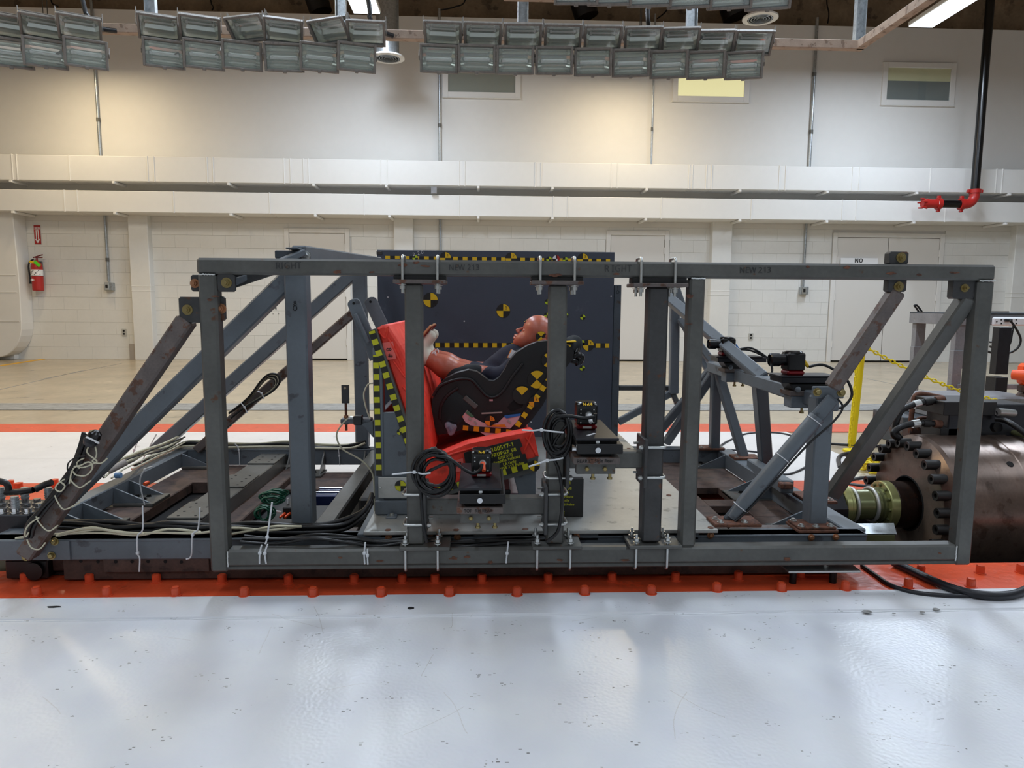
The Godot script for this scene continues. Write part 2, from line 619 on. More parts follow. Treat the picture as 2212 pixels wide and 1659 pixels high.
func build_room() -> void:
	var st := mb()
	for b in [[-11, 13, -2.42, 8], [-11, 13, -12.6, -3.3], [-11, -1.85, -3.3, -2.42], [6.5, 13, -3.3, -2.42]]:
		box(st, Vector3(b[0], -0.45, b[2]), Vector3(b[1], 0.0, b[3]), 0)
	var fl := setting(st, "floor", M.tan_floor)
	tag(fl, "tan polished concrete floor of the hall", "floor")
	st = mb()
	box(st, Vector3(-1.85, -0.5, -3.3), Vector3(6.5, -0.45, -2.42), 0)
	for z in [[-2.44, -2.42], [-3.3, -3.28]]:
		box(st, Vector3(-1.85, -0.45, z[0]), Vector3(6.5, -0.02, z[1]), 0)
	tag(setting(st, "floor_pit", M.pit), "dark trench between the two orange rails", "trench")
	# far wall: plain upper part, block-work below
	st = mb()
	box(st, Vector3(-11, 2.2352, -12.0), Vector3(13, 5.49, -11.7), 0)
	box(st, Vector3(-11, 0, -12.0), Vector3(13, 2.2352, -11.72), 0)
	var wf := setting(st, "wall_far", M.wall)
	tag(wf, "long white wall behind the sled", "wall")
	st = mb()
	box(st, Vector3(-11, 5.0, -12.9), Vector3(13, 7.2, -12.6), 0)
	var up := setting(st, "wall_upper", M.deck)
	tag(up, "brown stained wall set back above the white wall", "wall")
	st = mb()
	box(st, Vector3(-11, 5.3, -12.6), Vector3(13, 5.48, -12.0), 0)
	tag(setting(st, "trim_1", M.deck), "dusty ledge on top of the white wall", "ledge")
	st = mb()
	box(st, Vector3(-11.3, 0, -12.9), Vector3(-11, 7.2, 8), 0)
	tag(setting(st, "wall_left", M.wall), "white wall closing the hall on the left", "wall")
	st = mb()
	box(st, Vector3(13, 0, -12.9), Vector3(13.3, 7.2, 8), 0)
	tag(setting(st, "wall_right", M.wall), "white wall closing the hall on the right", "wall")
	st = mb()
	box(st, Vector3(-11.3, 0, 8), Vector3(13.3, 7.2, 8.3), 0)
	tag(setting(st, "wall_near", M.wall), "white wall behind the photographer", "wall")
	st = mb()
	box(st, Vector3(-11.3, 7.2, -12.9), Vector3(13.3, 7.5, 8.3), 0)
	tag(setting(st, "ceiling", M.deck), "dark brown ceiling deck high above the hall", "ceiling")

	# concrete blocks of the lower far wall: seven courses block by block, the four under the duct together
	var doors := [[-3.272, -2.18, 2.18], [2.021, 3.098, 2.18], [5.861, 7.819, 2.2]]
	var meshes := {}
	var rest := mb()
	for row in 11:
		var x := -9.3 - (0.2032 if row % 2 else 0.0)
		while x < 10.6:
			var spans := [[x, x + 0.4064]]
			for d in doors:
				if row * 0.2032 + 0.15 > d[2]: continue
				var cut := []
				for s in spans:
					if s[1] <= d[0] or s[0] >= d[1]: cut.append(s)
					else:
						if s[0] < d[0] - 0.03: cut.append([s[0], d[0]])
						if s[1] > d[1] + 0.03: cut.append([d[1], s[1]])
				spans = cut
			for s in spans:
				var w: float = s[1] - s[0] - 0.0012
				var c := Vector3((s[0] + s[1]) * 0.5, row * 0.2032 + 0.1016, -11.711)
				var in_view: bool = s[1] > -8.15 and s[0] < 9.45
				if row < 7 and in_view:
					var key := snappedf(w, 0.005)
					if not meshes.has(key):
						var b := mb()
						bx(b, Transform3D.IDENTITY, Vector3(w, 0.2014, 0.022), 0.0014)
						meshes[key] = b.commit()
					var o := MeshInstance3D.new()
					o.mesh = meshes[key]
					o.material_override = M.block
					o.name = "block"
					wf.add_child(o, true)
					o.global_position = c
				else:
					bx(rest, Transform3D(Basis.IDENTITY, c), Vector3(w, 0.2014, 0.022), 0.0014)
			x += 0.4064
	var ro := build(rest, "block_courses", M.block, wf)
	ro.set_meta("kind", "stuff")

	# pilasters
	var k := 2
	for p in [[-5.704, -5.396, 0.14], [-1.476, -1.165, 0.12], [3.774, 4.103, 0.14], [8.955, 9.328, 0.14], [-8.007, -7.644, 0.1]]:
		st = mb()
		var z: float = -11.7 + p[2]
		var x0: float = p[0]
		var x1: float = p[1]
		box(st, Vector3(x0, 0, -11.75), Vector3(x1, 2.7, z), 0.008)
		for y in [1.12, 1.19]:
			box(st, Vector3(x0 - 0.004, y, -11.74), Vector3(x1 + 0.004, y + 0.012, z + 0.004), 0.003)
		var pl := setting(st, "trim_%d" % k, M.block)
		tag(pl, ["shallow white pilaster between the extinguisher and the side frame", "shallow white pilaster above the dark backdrop panel", "shallow white pilaster behind the rear camera on the sled", "shallow white pilaster at the far right of the wall", "shallow white pilaster at the left edge beside the extinguisher"][k - 2], "pilaster")
		k += 1
	st = mb()
	box(st, Vector3(-5.839, 0.263, -11.7), Vector3(-5.692, -0.009, -11.66), 0.003)
	tag(setting(st, "baseboard_left", M.grey_base), "bare grey patch of skirting left of the pilaster", "baseboard")
	st = mb()
	box(st, Vector3(-5.405, 0.242, -11.7), Vector3(-5.295, -0.007, -11.66), 0.003)
	tag(setting(st, "baseboard_right", M.grey_base), "bare grey patch of skirting right of the pilaster", "baseboard")

	# doors
	door("door_1", -3.196, -2.286, 2.085, 1, "white single door behind the left grey post")
	door("door_2", 2.1, 3.012, 2.105, 1, "white single door just right of the dark backdrop panel")
	var dd := door("door_3", 5.95, 7.729, 2.11, 2, "white double door with a warning sign behind the right end")
	st = mb()
	box(st, Vector3(6.01, 1.764, -11.66), Vector3(6.652, 1.561, -11.655), 0)
	var sg := build(st, "warning_sign", M.white, dd)
	lettering(sg, "NO", 0.068, Transform3D(Basis.IDENTITY, Vector3(6.32, 1.72, -11.653)), M.ink, "lettering", true)

	# high windows of the offices behind the wall
	window("window_1", Vector3(-0.588, 4.83, -11.69), Vector3(0.493, 4.343, -11.69), "grey", "small high window with a lowered grey blind behind the floodlights")
	window("window_2", Vector3(3.146, 4.875, -11.69), Vector3(4.238, 4.346, -11.69), "lit", "small high window glowing pale yellow behind the floodlights")
	window("window_3", Vector3(6.624, 4.857, -11.69), Vector3(7.69, 4.349, -11.69), "half", "small high window with a half-lowered dark blind")


func door(called: String, x0: float, x1: float, top: float, leaves: int, label: String) -> Node3D:
	var o := Node3D.new()
	o.name = called
	add_child(o)
	o.position = Vector3((x0 + x1) * 0.5, 0, -11.7)
	tag(o, label, "door", "", "structure")
	var st := mb()
	box(st, Vector3(x0, 0.0, -11.74), Vector3(x1, top, -11.715), 0)
	build(st, "dark_gap", M.gap, o)
	st = mb()
	for s in [[x0 - 0.075, x0], [x1, x1 + 0.075]]:
		box(st, Vector3(s[0], 0, -11.75), Vector3(s[1], top + 0.075, -11.675), 0.004)
	box(st, Vector3(x0, top, -11.75), Vector3(x1, top + 0.075, -11.675), 0.004)
	build(st, "door_frame", M.trim, o)
	var w := (x1 - x0) / leaves
	for i in leaves:
		st = mb()
		var a := x0 + w * i + 0.006
		var b := x0 + w * (i + 1) - 0.006
		box(st, Vector3(a, 0.025, -11.735), Vector3(b, top - 0.008, -11.69), 0.003)
		var leaf := build(st, "door_leaf", M.door, o)
		for hy in [0.25, 1.05, 1.8]:
			st = mb()
			cyl(st, Vector3(b - 0.0 if i == leaves - 1 else a, hy, -11.68), Vector3(b if i == leaves - 1 else a, hy + 0.11, -11.68), 0.009)
			build(st, "hinge", M.trim, leaf)
	return o


func window(called: String, a: Vector3, b: Vector3, look: String, label: String) -> void:
	var o := Node3D.new()
	o.name = called
	add_child(o)
	var x0 := a.x
	var x1 := b.x
	var y1 := a.y
	var y0 := b.y
	o.position = Vector3((x0 + x1) * 0.5, y0, -11.7)
	tag(o, label, "window", "", "structure")
	var st := mb()
	var f := 0.085
	box(st, Vector3(x0 - f, y0 - f, -11.71), Vector3(x0, y1 + f, -11.665), 0.004)
	box(st, Vector3(x1, y0 - f, -11.71), Vector3(x1 + f, y1 + f, -11.665), 0.004)
	box(st, Vector3(x0, y1, -11.71), Vector3(x1, y1 + f, -11.665), 0.004)
	box(st, Vector3(x0, y0 - f, -11.71), Vector3(x1, y0, -11.665), 0.004)
	box(st, Vector3(x0 - f - 0.01, y0 - f - 0.012, -11.71), Vector3(x1 + f + 0.01, y0 - f, -11.65), 0.003)
	build(st, "window_frame", M.trim, o)
	st = mb()
	if look == "lit":
		box(st, Vector3(x0, y0, -11.699), Vector3(x1, y1, -11.69), 0)
		build(st, "lit_blind", M.office_lamp, o)
	elif look == "grey":
		box(st, Vector3(x0, y0, -11.699), Vector3(x1, y1, -11.69), 0)
		build(st, "blind", M.blind_grey, o)
	else:
		var ym := lerpf(y0, y1, 0.6)
		box(st, Vector3(x0, y0, -11.699), Vector3(x1, ym, -11.69), 0)
		build(st, "blind", M.blind_dark, o)
		st = mb()
		box(st, Vector3(x0, ym, -11.699), Vector3(x1, y1, -11.692), 0)
		build(st, "office_wall", M.room_cream, o)
	st = mb()
	box(st, Vector3(x0, y0, -11.684), Vector3(x1, y1, -11.68), 0)
	build(st, "pane", M.glass, o)


func build_floor_details() -> void:
	var st := mb()
	box(st, Vector3(-11, 0.0, -2.04), Vector3(13, 0.010, 7.9), 0.0)
	tag(setting(st, "floor_platform", M.white_floor), "glossy white painted floor in front of the sled", "floor")
	st = mb()
	box(st, Vector3(-11, 0.0, -2.185), Vector3(13, 0.016, -2.03), 0.004)
	# a wavering bead of paint along the joint
	var pts := PackedVector3Array()
	for i in 120:
		var x := -2.6 + i * 0.045
		pts.append(Vector3(x, 0.009 + rng.randf_range(-0.001, 0.001), -2.028 + rng.randf_range(-0.0015, 0.0015)))
	tube(st, pts, 0.0035, 6)
	tag(setting(st, "floor_ledge", M.white_floor), "narrow white painted ledge along the orange rail", "ledge")
	# chipped spots in the ledge
	var chip_at: Array = [Vector3(-1.329, 0.016, -2.114), Vector3(-0.226, 0.016, -2.077), Vector3(1.19, 0.016, -2.018), Vector3(1.362, 0.016, -2.011), Vector3(1.419, 0.016, -2.029), Vector3(1.267, 0.016, -2.003)]
	for c in [[0, 0.026, 0.004], [1, 0.012, 0.005], [2, 0.016, 0.006], [3, 0.009, 0.004], [4, 0.011, 0.005], [5, 0.006, 0.002]]:
		st = mb()
		var p: Vector3 = chip_at[c[0]]
		var o := PackedVector2Array()
		for i in 12:
			var g := TAU * i / 12
			o.append(Vector2(cos(g) * c[1], sin(g) * c[2] * 2.0) * rng.randf_range(0.7, 1.1))
		prism(st, Transform3D(Basis(Vector3.RIGHT, Vector3.FORWARD, Vector3.UP), p), o, 0.0008)
		var chip := build(st, "paint_chip", M.gap if c[0] < 2 else M.grey_strip)
		tag(chip, {0: "long black paint chip at the left of the white ledge", 1: "dark oval paint chip in the middle of the white ledge", 2: "largest grey paint chip at the right of the ledge", 3: "small grey paint chip between two larger ones on the ledge", 4: "rightmost grey oval paint chip on the ledge", 5: "tiny grey paint speck on the ledge near the right chips"}[c[0]], "paint chip", "paint chips in the ledge")
	st = mb()
	box(st, Vector3(-11, 0.0, -5.1), Vector3(2.29, 0.010, -3.62), 0.002)
	box(st, Vector3(-11, 0.0, -4.22), Vector3(2.29, 0.0105, -4.215), 0)
	tag(setting(st, "floor_far_platform", M.far_white), "white painted floor strip behind the sled", "floor")
	st = mb()
	box(st, Vector3(-11, 0.0, -5.46), Vector3(13, 0.008, -5.115), 0.002)
	tag(setting(st, "floor_strip", M.orange), "salmon orange stripe painted across the far floor", "floor stripe")
	st = mb()
	box(st, Vector3(-11, 0.0, -6.6), Vector3(13, 0.006, -6.2), 0.002)
	tag(setting(st, "floor_trench", M.grey_strip), "grey steel trench cover strip across the tan floor", "floor strip")
	st = mb()
	bar(st, Vector3(-7.11, 0.002, -10.459), Vector3(-7.231, 0.002, -11.647), 0.08, 0.004, 0, Vector3.UP)
	tag(setting(st, "floor_line", M.yellow_line), "yellow line painted on the far floor at the left", "floor line")
	for j in [[Vector3(-5.424, 0.001, -8.736), Vector3(-5.603, 0.001, -10.926)], [Vector3(-5.195, 0.001, -7.472), Vector3(-5.549, 0.001, -9.806)], [Vector3(5.082, 0.001, -8.976), Vector3(5.053, 0.001, -7.528)]]:
		st = mb()
		bar(st, j[0], j[1], 0.012, 0.002, 0, Vector3.UP)
		tag(setting(st, "floor_joint_line", M.grey_strip), "thin sawn joint line in the tan floor", "floor joint", "sawn joints in the floor")
	# orange steel rail plates and their bolts
	st = mb()
	box(st, Vector3(-6, 0.0, -2.42), Vector3(6.5, 0.014, -2.183), 0.002)
	tag(setting(st, "floor_rail_near", M.orange), "orange steel rail plate along the near side of the sled", "rail")
	st = mb()
	box(st, Vector3(-6, 0.0, -3.63), Vector3(6.5, 0.014, -3.3), 0.002)
	tag(setting(st, "floor_rail_far", M.orange), "orange steel rail plate along the far side of the sled", "rail")
	var names := ["front row", "back row"]
	var rows := [[Vector3(-1.441, 0.014, -2.207), Vector3(-1.217, 0.014, -2.202), Vector3(-0.996, 0.014, -2.197), Vector3(-0.774, 0.014, -2.188), Vector3(-0.552, 0.014, -2.182), Vector3(-0.333, 0.014, -2.177), Vector3(-0.111, 0.014, -2.175), Vector3(0.109, 0.014, -2.17), Vector3(0.331, 0.014, -2.172), Vector3(0.551, 0.014, -2.17), Vector3(0.775, 0.014, -2.187), Vector3(0.992, 0.014, -2.186), Vector3(1.212, 0.014, -2.188), Vector3(1.439, 0.014, -2.206), Vector3(1.656, 0.014, -2.204)], [Vector3(-1.555, 0.014, -2.327), Vector3(-1.334, 0.014, -2.314), Vector3(-1.109, 0.014, -2.308), Vector3(-0.886, 0.014, -2.299), Vector3(-0.662, 0.014, -2.29), Vector3(-0.44, 0.014, -2.289), Vector3(-0.278, 0.014, -2.289), Vector3(-0.166, 0.014, -2.286), Vector3(-0.006, 0.014, -2.283), Vector3(0.221, 0.014, -2.281), Vector3(0.442, 0.014, -2.284), Vector3(0.663, 0.014, -2.283), Vector3(0.884, 0.014, -2.286), Vector3(1.109, 0.014, -2.297), Vector3(1.559, 0.014, -2.325), Vector3(1.773, 0.014, -2.32), Vector3(1.926, 0.014, -2.325)]]
	var ords := ["first", "second", "third", "fourth", "fifth", "sixth", "seventh", "eighth", "ninth", "tenth", "eleventh", "twelfth", "thirteenth", "fourteenth", "fifteenth", "sixteenth", "last"]
	for r in 2:
		for i in rows[r].size():
			var at: Vector3 = rows[r][i]
			var t := thing("rail_bolt", "orange painted hex bolt, %s from the left of the rail's %s" % [ords[i], names[r]], "bolt", at, "orange bolts along the near rail")
			st = mb()
			cyl(st, at, at + Vector3(0, 0.003, 0), 0.019, -1, 18)
			build(st, "washer", M.orange, t)
			st = mb()
			cyl(st, at + Vector3(0, 0.003, 0), at + Vector3(0, 0.026, 0), 0.0155, -1, 6)
			cyl(st, at + Vector3(0, 0.026, 0), at + Vector3(0, 0.029, 0), 0.0145, 0.011, 6)
			build(st, "hex_head", M.orange, t)
	var far_at: Array = [Vector3(-2.395, 0.014, -3.527), Vector3(-2.323, 0.014, -3.482), Vector3(-2.19, 0.014, -3.551), Vector3(-1.378, 0.014, -3.557)]
	for p in 4:
		var at: Vector3 = far_at[p]
		st = mb()
		cyl(st, at, at + Vector3(0, 0.04, 0), 0.022, -1, 6)
		var fb := build(st, "rail_bolt", M.orange)
		tag(fb, {0: "tall orange hex bolt on the far rail behind the connector box", 1: "short orange hex bolt on the far rail above the connector box", 2: "orange hex bolt on the far rail behind the brown strut", 3: "orange hex bolt on the far rail behind the frame's left post"}[p], "bolt", "orange bolts along the far rail")


# ---------------------------------------------------------------- things on the wall

func build_wall_things() -> void:
	air_duct("upper boxed white air duct running along the far wall", 2.79, 3.165, -11.2, 0.36,
		[-7.2, -7.132, -6.351, -5.176, -5.078, -4.278, -4.187, -3.106, -3.007, -2.808, -2.729, -1.615, -1.514, -0.397, -0.31, 0.796, 0.891, 1.999, 2.095, 3.242, 3.294, 3.517, 3.606, 4.692, 4.797, 5.884, 5.998, 7.164, 8.255, 8.355],
		[-7.231, -5.694, -3.954, -2.655, -1.531, -0.099, 1.069, 2.565, 4.064, 5.48, 6.949, 8.488])
	air_duct("lower boxed white air duct running along the far wall", 2.325, 2.645, -11.2, 0.49,
		[-6.459, -6.264, -4.808, -3.342, -1.882, -0.398, 1.088, 1.316, 2.814, 4.267, 5.751, 5.98, 7.452],
		[-7.233, -5.701, -3.937, -2.639, -1.487, -0.099, 1.075, 2.564, 4.084, 5.5, 6.936, 8.466])
	conduit("thin grey conduit down the wall above the extinguisher bay", -6.122, 3.0, 5.6, 0.022)
	conduit("thin grey conduit down the wall left of the grey-blind window", -0.726, 3.0, 5.6, 0.022)
	conduit("thinnest pale conduit down the wall left of the yellow window", 2.736, 3.0, 5.6, 0.014)
	conduit("thin grey conduit down the wall between the yellow and half-dark windows", 5.389, 3.0, 5.6, 0.024)
	conduit("short grey conduit dropping below the ducts to the left switch box", -6.109, 1.28, 2.322, 0.02)
	conduit("short grey conduit dropping behind the top of the backdrop panel", -0.726, 1.2, 2.322, 0.02)
	conduit("short grey conduit dropping below the ducts to the right switch box", 5.391, 1.22, 2.322, 0.02)
	for p in [[Vector3(-6.092, 1.191, -11.66), "grey metal switch box right of the extinguisher"], [Vector3(5.404, 1.21, -11.66), "grey metal switch box left of the double door"]]:
		var c: Vector3 = p[0]
		var t := thing("switch_box", p[1], "switch box", c, "switch boxes under the conduits")
		var st := mb()
		box(st, c + Vector3(-0.065, -0.065, -0.05), c + Vector3(0.065, 0.065, 0.05), 0.006)
		build(st, "body", M.galvanised, t)
		st = mb()
		box(st, c + Vector3(-0.05, -0.055, 0.05), c + Vector3(0.02, 0.055, 0.062), 0.004)
		build(st, "cover", M.zinc, t)
		st = mb()
		box(st, c + Vector3(-0.035, -0.025, 0.062), c + Vector3(0.0, 0.03, 0.07), 0.003)
		build(st, "socket", M.black, t)
	for p in [[Vector3(-5.921, 0.446, -11.69), "steel wall outlet low on the wall left of the pilaster"], [Vector3(4.545, 0.429, -11.69), "steel wall outlet low on the wall behind the rear camera"]]:
		var c: Vector3 = p[0]
		var t := thing("wall_outlet", p[1], "outlet", c, "wall outlets")
		var st := mb()
		box(st, c + Vector3(-0.037, -0.058, -0.01), c + Vector3(0.037, 0.058, 0.006), 0.003)
		build(st, "plate", M.bare_edge, t)
		for s in [-1, 1]:
			st = mb()
			cyl(st, c + Vector3(0, 0.024 * s, 0.004), c + Vector3(0, 0.024 * s, 0.008), 0.017)
			build(st, "socket", M.black, t)
	var gb := mb()
	box(gb, Vector3(-0.834, 2.762, -11.14), Vector3(-0.744, 2.658, -11.19), 0.004)
	tag(build(gb, "junction_box", M.table_grey), "small grey junction box on the upper air duct", "junction box")
	extinguisher()
	fire_sign()
	corner_chute()
	sprinkler_pipe()
	# stencil and four screw holes left on the wall by a removed sign
	var note := thing("wall_stencil", "faded small dark stencil and screw holes on the blockwork", "wall mark", Vector3(-3.44, 0.886, -11.69))
	for p in [Vector3(-3.486, 0.932, -11.697), Vector3(-3.403, 0.932, -11.697), Vector3(-3.492, 0.764, -11.697), Vector3(-3.401, 0.765, -11.697)]:
		var st := mb()
		cyl(st, p, p + Vector3(0, 0, 0.004), 0.006, -1, 8)
		build(st, "screw_hole", M.gap, note)
	var st2 := mb()
	for q in 7:
		var c: Vector3 = Vector3(-3.44, 0.947 - q * 0.019, -11.698)
		box(st2, c + Vector3(-0.012 - 0.01 * (q % 3), -0.004, 0), c + Vector3(0.008, 0.005, 0.002), 0)
	build(st2, "stencil", M.gap, note)


func air_duct(label: String, y0: float, y1: float, z: float, deep: float, seams: Array, tabs: Array) -> void:
	var t := thing("air_duct", label, "air duct", Vector3(0, y0, z), "boxed air ducts")
	var st := mb()
	box(st, Vector3(-11, y0, z - deep), Vector3(13, y1, z), 0.006)
	build(st, "duct_body", M.duct, t)
	for x in seams:
		st = mb()
		box(st, Vector3(x - 0.008, y0 - 0.006, z - deep + 0.02), Vector3(x + 0.008, y1 + 0.006, z + 0.009), 0.003)
		build(st, "seam", M.duct, t)
	for x in tabs:
		st = mb()
		box(st, Vector3(x - 0.02, y0 - 0.04, z - deep), Vector3(x + 0.02, y0 - 0.004, z + 0.03), 0.004)
		build(st, "hanger", M.duct, t)


func conduit(label: String, x: float, y0: float, y1: float, r: float) -> void:
	var t := thing("conduit", label, "conduit", Vector3(x, y0, -11.66), "wall conduits")
	var st := mb()
	cyl(st, Vector3(x, y0, -11.668), Vector3(x, y1, -11.668), r, -1, 12)
	build(st, "pipe", M.galvanised, t)
	for k in (2 if y1 > 3.2 else 1):
		st = mb()
		var y := lerpf(y0, y1, 0.3 + 0.35 * k)
		cyl(st, Vector3(x, y, -11.668), Vector3(x, y + 0.06, -11.668), r * 1.3, -1, 12)
		build(st, "coupling", M.steel, t)


func extinguisher() -> void:
	var c := Vector3(-7.178, 1.114, -11.58)
	var t := thing("fire_extinguisher", "red fire extinguisher with a green tag hung on the wall", "extinguisher", c)
	var st := mb()
	var r := 0.082
	lathe(st, Transform3D(Basis.IDENTITY, c), [[0, 0], [r * 0.9, 0.0], [r, 0.012], [r, 0.38], [r * 0.85, 0.43], [r * 0.4, 0.465], [0.025, 0.475], [0.025, 0.49]], 28)
	build(st, "cylinder", M.red_paint, t)
	st = mb()
	lathe(st, Transform3D(Basis.IDENTITY, c), [[r + 0.001, 0.24], [r + 0.0025, 0.24], [r + 0.0025, 0.335], [r + 0.001, 0.335]], 28)
	var lb := build(st, "paper_label", M.white, t)
	st = mb()
	for i in 9:
		var g := 0.6 + 0.22 * i
		var p := c + Vector3(cos(g) * (r + 0.002), 0.26 + 0.02 * ((i * 3) % 4), sin(g) * (r + 0.002))
		box(st, p - Vector3(0.008, 0.006, 0.003), p + Vector3(0.008, 0.006, 0.003), 0.001)
	build(st, "print", M.gap, lb)
	st = mb()
	lathe(st, Transform3D(Basis.IDENTITY, c), [[r + 0.001, 0.232], [r + 0.003, 0.232], [r + 0.003, 0.24], [r + 0.001, 0.24]], 28)
	build(st, "clamp_band", M.black, t)
	st = mb()
	cyl(st, c + Vector3(0, 0.48, 0), c + Vector3(0, 0.535, 0), 0.022, 0.02, 16)
	bx(st, Transform3D(Basis(Vector3.BACK, 0.3), c + Vector3(0.03, 0.55, 0.0)), Vector3(0.16, 0.014, 0.024), 0.003)
	bx(st, Transform3D(Basis(Vector3.BACK, 0.05), c + Vector3(0.035, 0.525, 0.0)), Vector3(0.13, 0.012, 0.022), 0.003)
	build(st, "valve_handle", M.red_base, t)
	st = mb()
	cyl(st, c + Vector3(0.0, 0.505, 0.02), c + Vector3(0.0, 0.505, 0.04), 0.017)
	build(st, "gauge", M.zinc, t)
	wire([c + Vector3(-0.02, 0.5, 0.02), c + Vector3(-0.085, 0.46, 0.03), c + Vector3(-0.11, 0.38, 0.03), c + Vector3(-0.105, 0.27, 0.03), c + Vector3(-0.1, 0.2, 0.03)], 0.012, "hose", M.rubber, t)
	st = mb()
	cyl(st, c + Vector3(-0.1, 0.2, 0.03), c + Vector3(-0.098, 0.11, 0.03), 0.012, 0.017)
	build(st, "nozzle", M.black, t)
	st = mb()
	var b := Basis(Vector3.BACK, -0.75)
	bx(st, Transform3D(b, c + Vector3(0.055, 0.425, 0.075)), Vector3(0.11, 0.05, 0.004), 0.001)
	build(st, "green_tag", M.lime_sleeve, t)
	st = mb()
	bx(st, Transform3D(Basis(Vector3.BACK, -0.2), c + Vector3(-0.03, 0.452, 0.065)), Vector3(0.08, 0.035, 0.004), 0.001)
	build(st, "yellow_tag", M.tape_yellow, t)
	st = mb()
	prism(st, Transform3D(Basis.IDENTITY, c + Vector3(-0.03, 0.17, r - 0.002)), PackedVector2Array([Vector2(-0.04, 0), Vector2(0, 0.018), Vector2(0.045, 0), Vector2(0, -0.018)]), 0.004)
	build(st, "maker_badge", M.white, t)
	st = mb()
	box(st, c + Vector3(-0.03, 0.3, -0.11), c + Vector3(0.03, 0.47, -0.08), 0.002)
	build(st, "wall_hook", M.steel, t)


func fire_sign() -> void:
	var c := Vector3(-7.199, 2.011, -11.69)
	var t := thing("fire_sign", "narrow red and white arrow sign above the extinguisher", "sign", c)
	var h := 0.15
	var st := mb()
	box(st, c + Vector3(-0.05, -h, 0), c + Vector3(0.05, h, 0.004), 0.001)
	build(st, "panel", M.red_paint, t)
	st = mb()
	var o := [Vector2(-0.022, 0.075), Vector2(0.022, 0.075), Vector2(0.022, -0.07), Vector2(0.04, -0.07), Vector2(0, -0.135), Vector2(-0.04, -0.07), Vector2(-0.022, -0.07)]
	prism(st, Transform3D(Basis.IDENTITY, c + Vector3(0, 0, 0.004)), PackedVector2Array(o), 0.002)
	build(st, "arrow", M.white, t)
	st = mb()
	box(st, c + Vector3(-0.009, -0.09, 0.005), c + Vector3(0.009, 0.07, 0.0068), 0)
	build(st, "arrow_slot", M.red_paint, t)
	st = mb()
	box(st, c + Vector3(-0.044, 0.083, 0.004), c + Vector3(0.044, 0.122, 0.006), 0)
	build(st, "name_strip", M.white, t)
	lettering(t, "FIRE", 0.03, Transform3D(Basis.IDENTITY, c + Vector3(0, 0.102, 0.007)), M.red_paint, "lettering", true)


func corner_chute() -> void:
	var z := -11.25
	var st := mb()
	var x1 := -7.365
	var o := PackedVector2Array([Vector2(x1 - 0.9, 2.34), Vector2(-7.378, 2.34), Vector2(-7.354, 1.2), Vector2(x1, 0.62)])
	for i in 9:
		var g := PI / 2 * i / 8.0
		o.append(Vector2(x1 - 0.42 + 0.42 * cos(g), 0.6 - 0.55 * sin(g)))
	o.append(Vector2(x1 - 0.9, 0.05))
	prism(st, Transform3D(Basis.IDENTITY, Vector3(0, 0, -11.7)), o, 0.3, 0.01)
	var t := thing("wall_chute", "white sheet-metal chute with a rounded foot at the left edge", "chute", Vector3(x1, 0, z))
	build(st, "casing", M.duct, t)
	for y in [0.62, 1.08, 1.35]:
		st = mb()
		box(st, Vector3(x1 - 0.9, y, -11.41), Vector3(x1 - 0.03, y + 0.012, -11.392), 0.002)
		build(st, "seam", M.duct, t)


func sprinkler_pipe() -> void:
	var t := thing("sprinkler_riser", "black fire pipe with red grooved fittings hanging before the ducts", "pipe", Vector3(7.752, 2.573, -10.9))
	var x := 7.704
	var y := 2.563
	var xl := 6.931
	var st := mb()
	cyl(st, Vector3(x, y + 0.16, -10.9), Vector3(x, 7.2, -10.9), 0.062, -1, 20)
	build(st, "riser", M.black_gloss, t)
	st = mb()
	cyl(st, Vector3(x - 0.17, y, -10.9), Vector3(x - 0.6, y, -10.9), 0.06, -1, 20)
	build(st, "branch", M.black_gloss, t)
	st = mb()
	var pts := []
	for i in 8:
		var g := PI / 2 * i / 7.0
		pts.append(Vector3(x - 0.14 + 0.14 * cos(g), y + 0.14 - 0.14 * sin(g), -10.9))
	tube(st, PackedVector3Array([Vector3(x, y + 0.2, -10.9)] + pts + [Vector3(x - 0.2, y, -10.9)]), 0.074, 18)
	build(st, "elbow", M.red_paint, t)
	for p in [[Vector3(x, y + 0.2, -10.9), Vector3.UP], [Vector3(x - 0.2, y, -10.9), Vector3.RIGHT], [Vector3(x - 0.57, y, -10.9), Vector3.RIGHT]]:
		st = mb()
		cyl(st, p[0] - p[1] * 0.03, p[0] + p[1] * 0.03, 0.088, -1, 18)
		var side: Vector3 = p[1].cross(Vector3.BACK)
		for s in [-1, 1]:
			bx(st, Transform3D(Basis.IDENTITY, p[0] + side * 0.1 * s), Vector3(0.05, 0.05, 0.05), 0.008)
		var cp := build(st, "coupling", M.red_paint, t)
		for s in [-1, 1]:
			bolt(cp, p[0] + side * 0.1 * s, Vector3.BACK, 0.02, M.zinc)
	st = mb()
	cyl(st, Vector3(x - 0.55, y, -10.9), Vector3(xl, y, -10.9), 0.068, 0.07, 20)
	cyl(st, Vector3(xl + 0.02, y, -10.9), Vector3(xl - 0.06, y, -10.9), 0.082, 0.06, 12)
	for k in 5:
		var g := TAU * k / 5
		cyl(st, Vector3(xl - 0.02, y + 0.075 * cos(g), -10.9 + 0.075 * sin(g)), Vector3(xl - 0.09, y + 0.075 * cos(g), -10.9 + 0.075 * sin(g)), 0.012, -1, 8)
	build(st, "end_cap", M.red_paint, t)
	st = mb()
	box(st, Vector3(xl + 0.17, y - 0.02, -10.832), Vector3(xl + 0.21, y + 0.03, -10.825), 0.004)
	build(st, "paper_label", M.white, t)


# ---------------------------------------------------------------- things under the ceiling

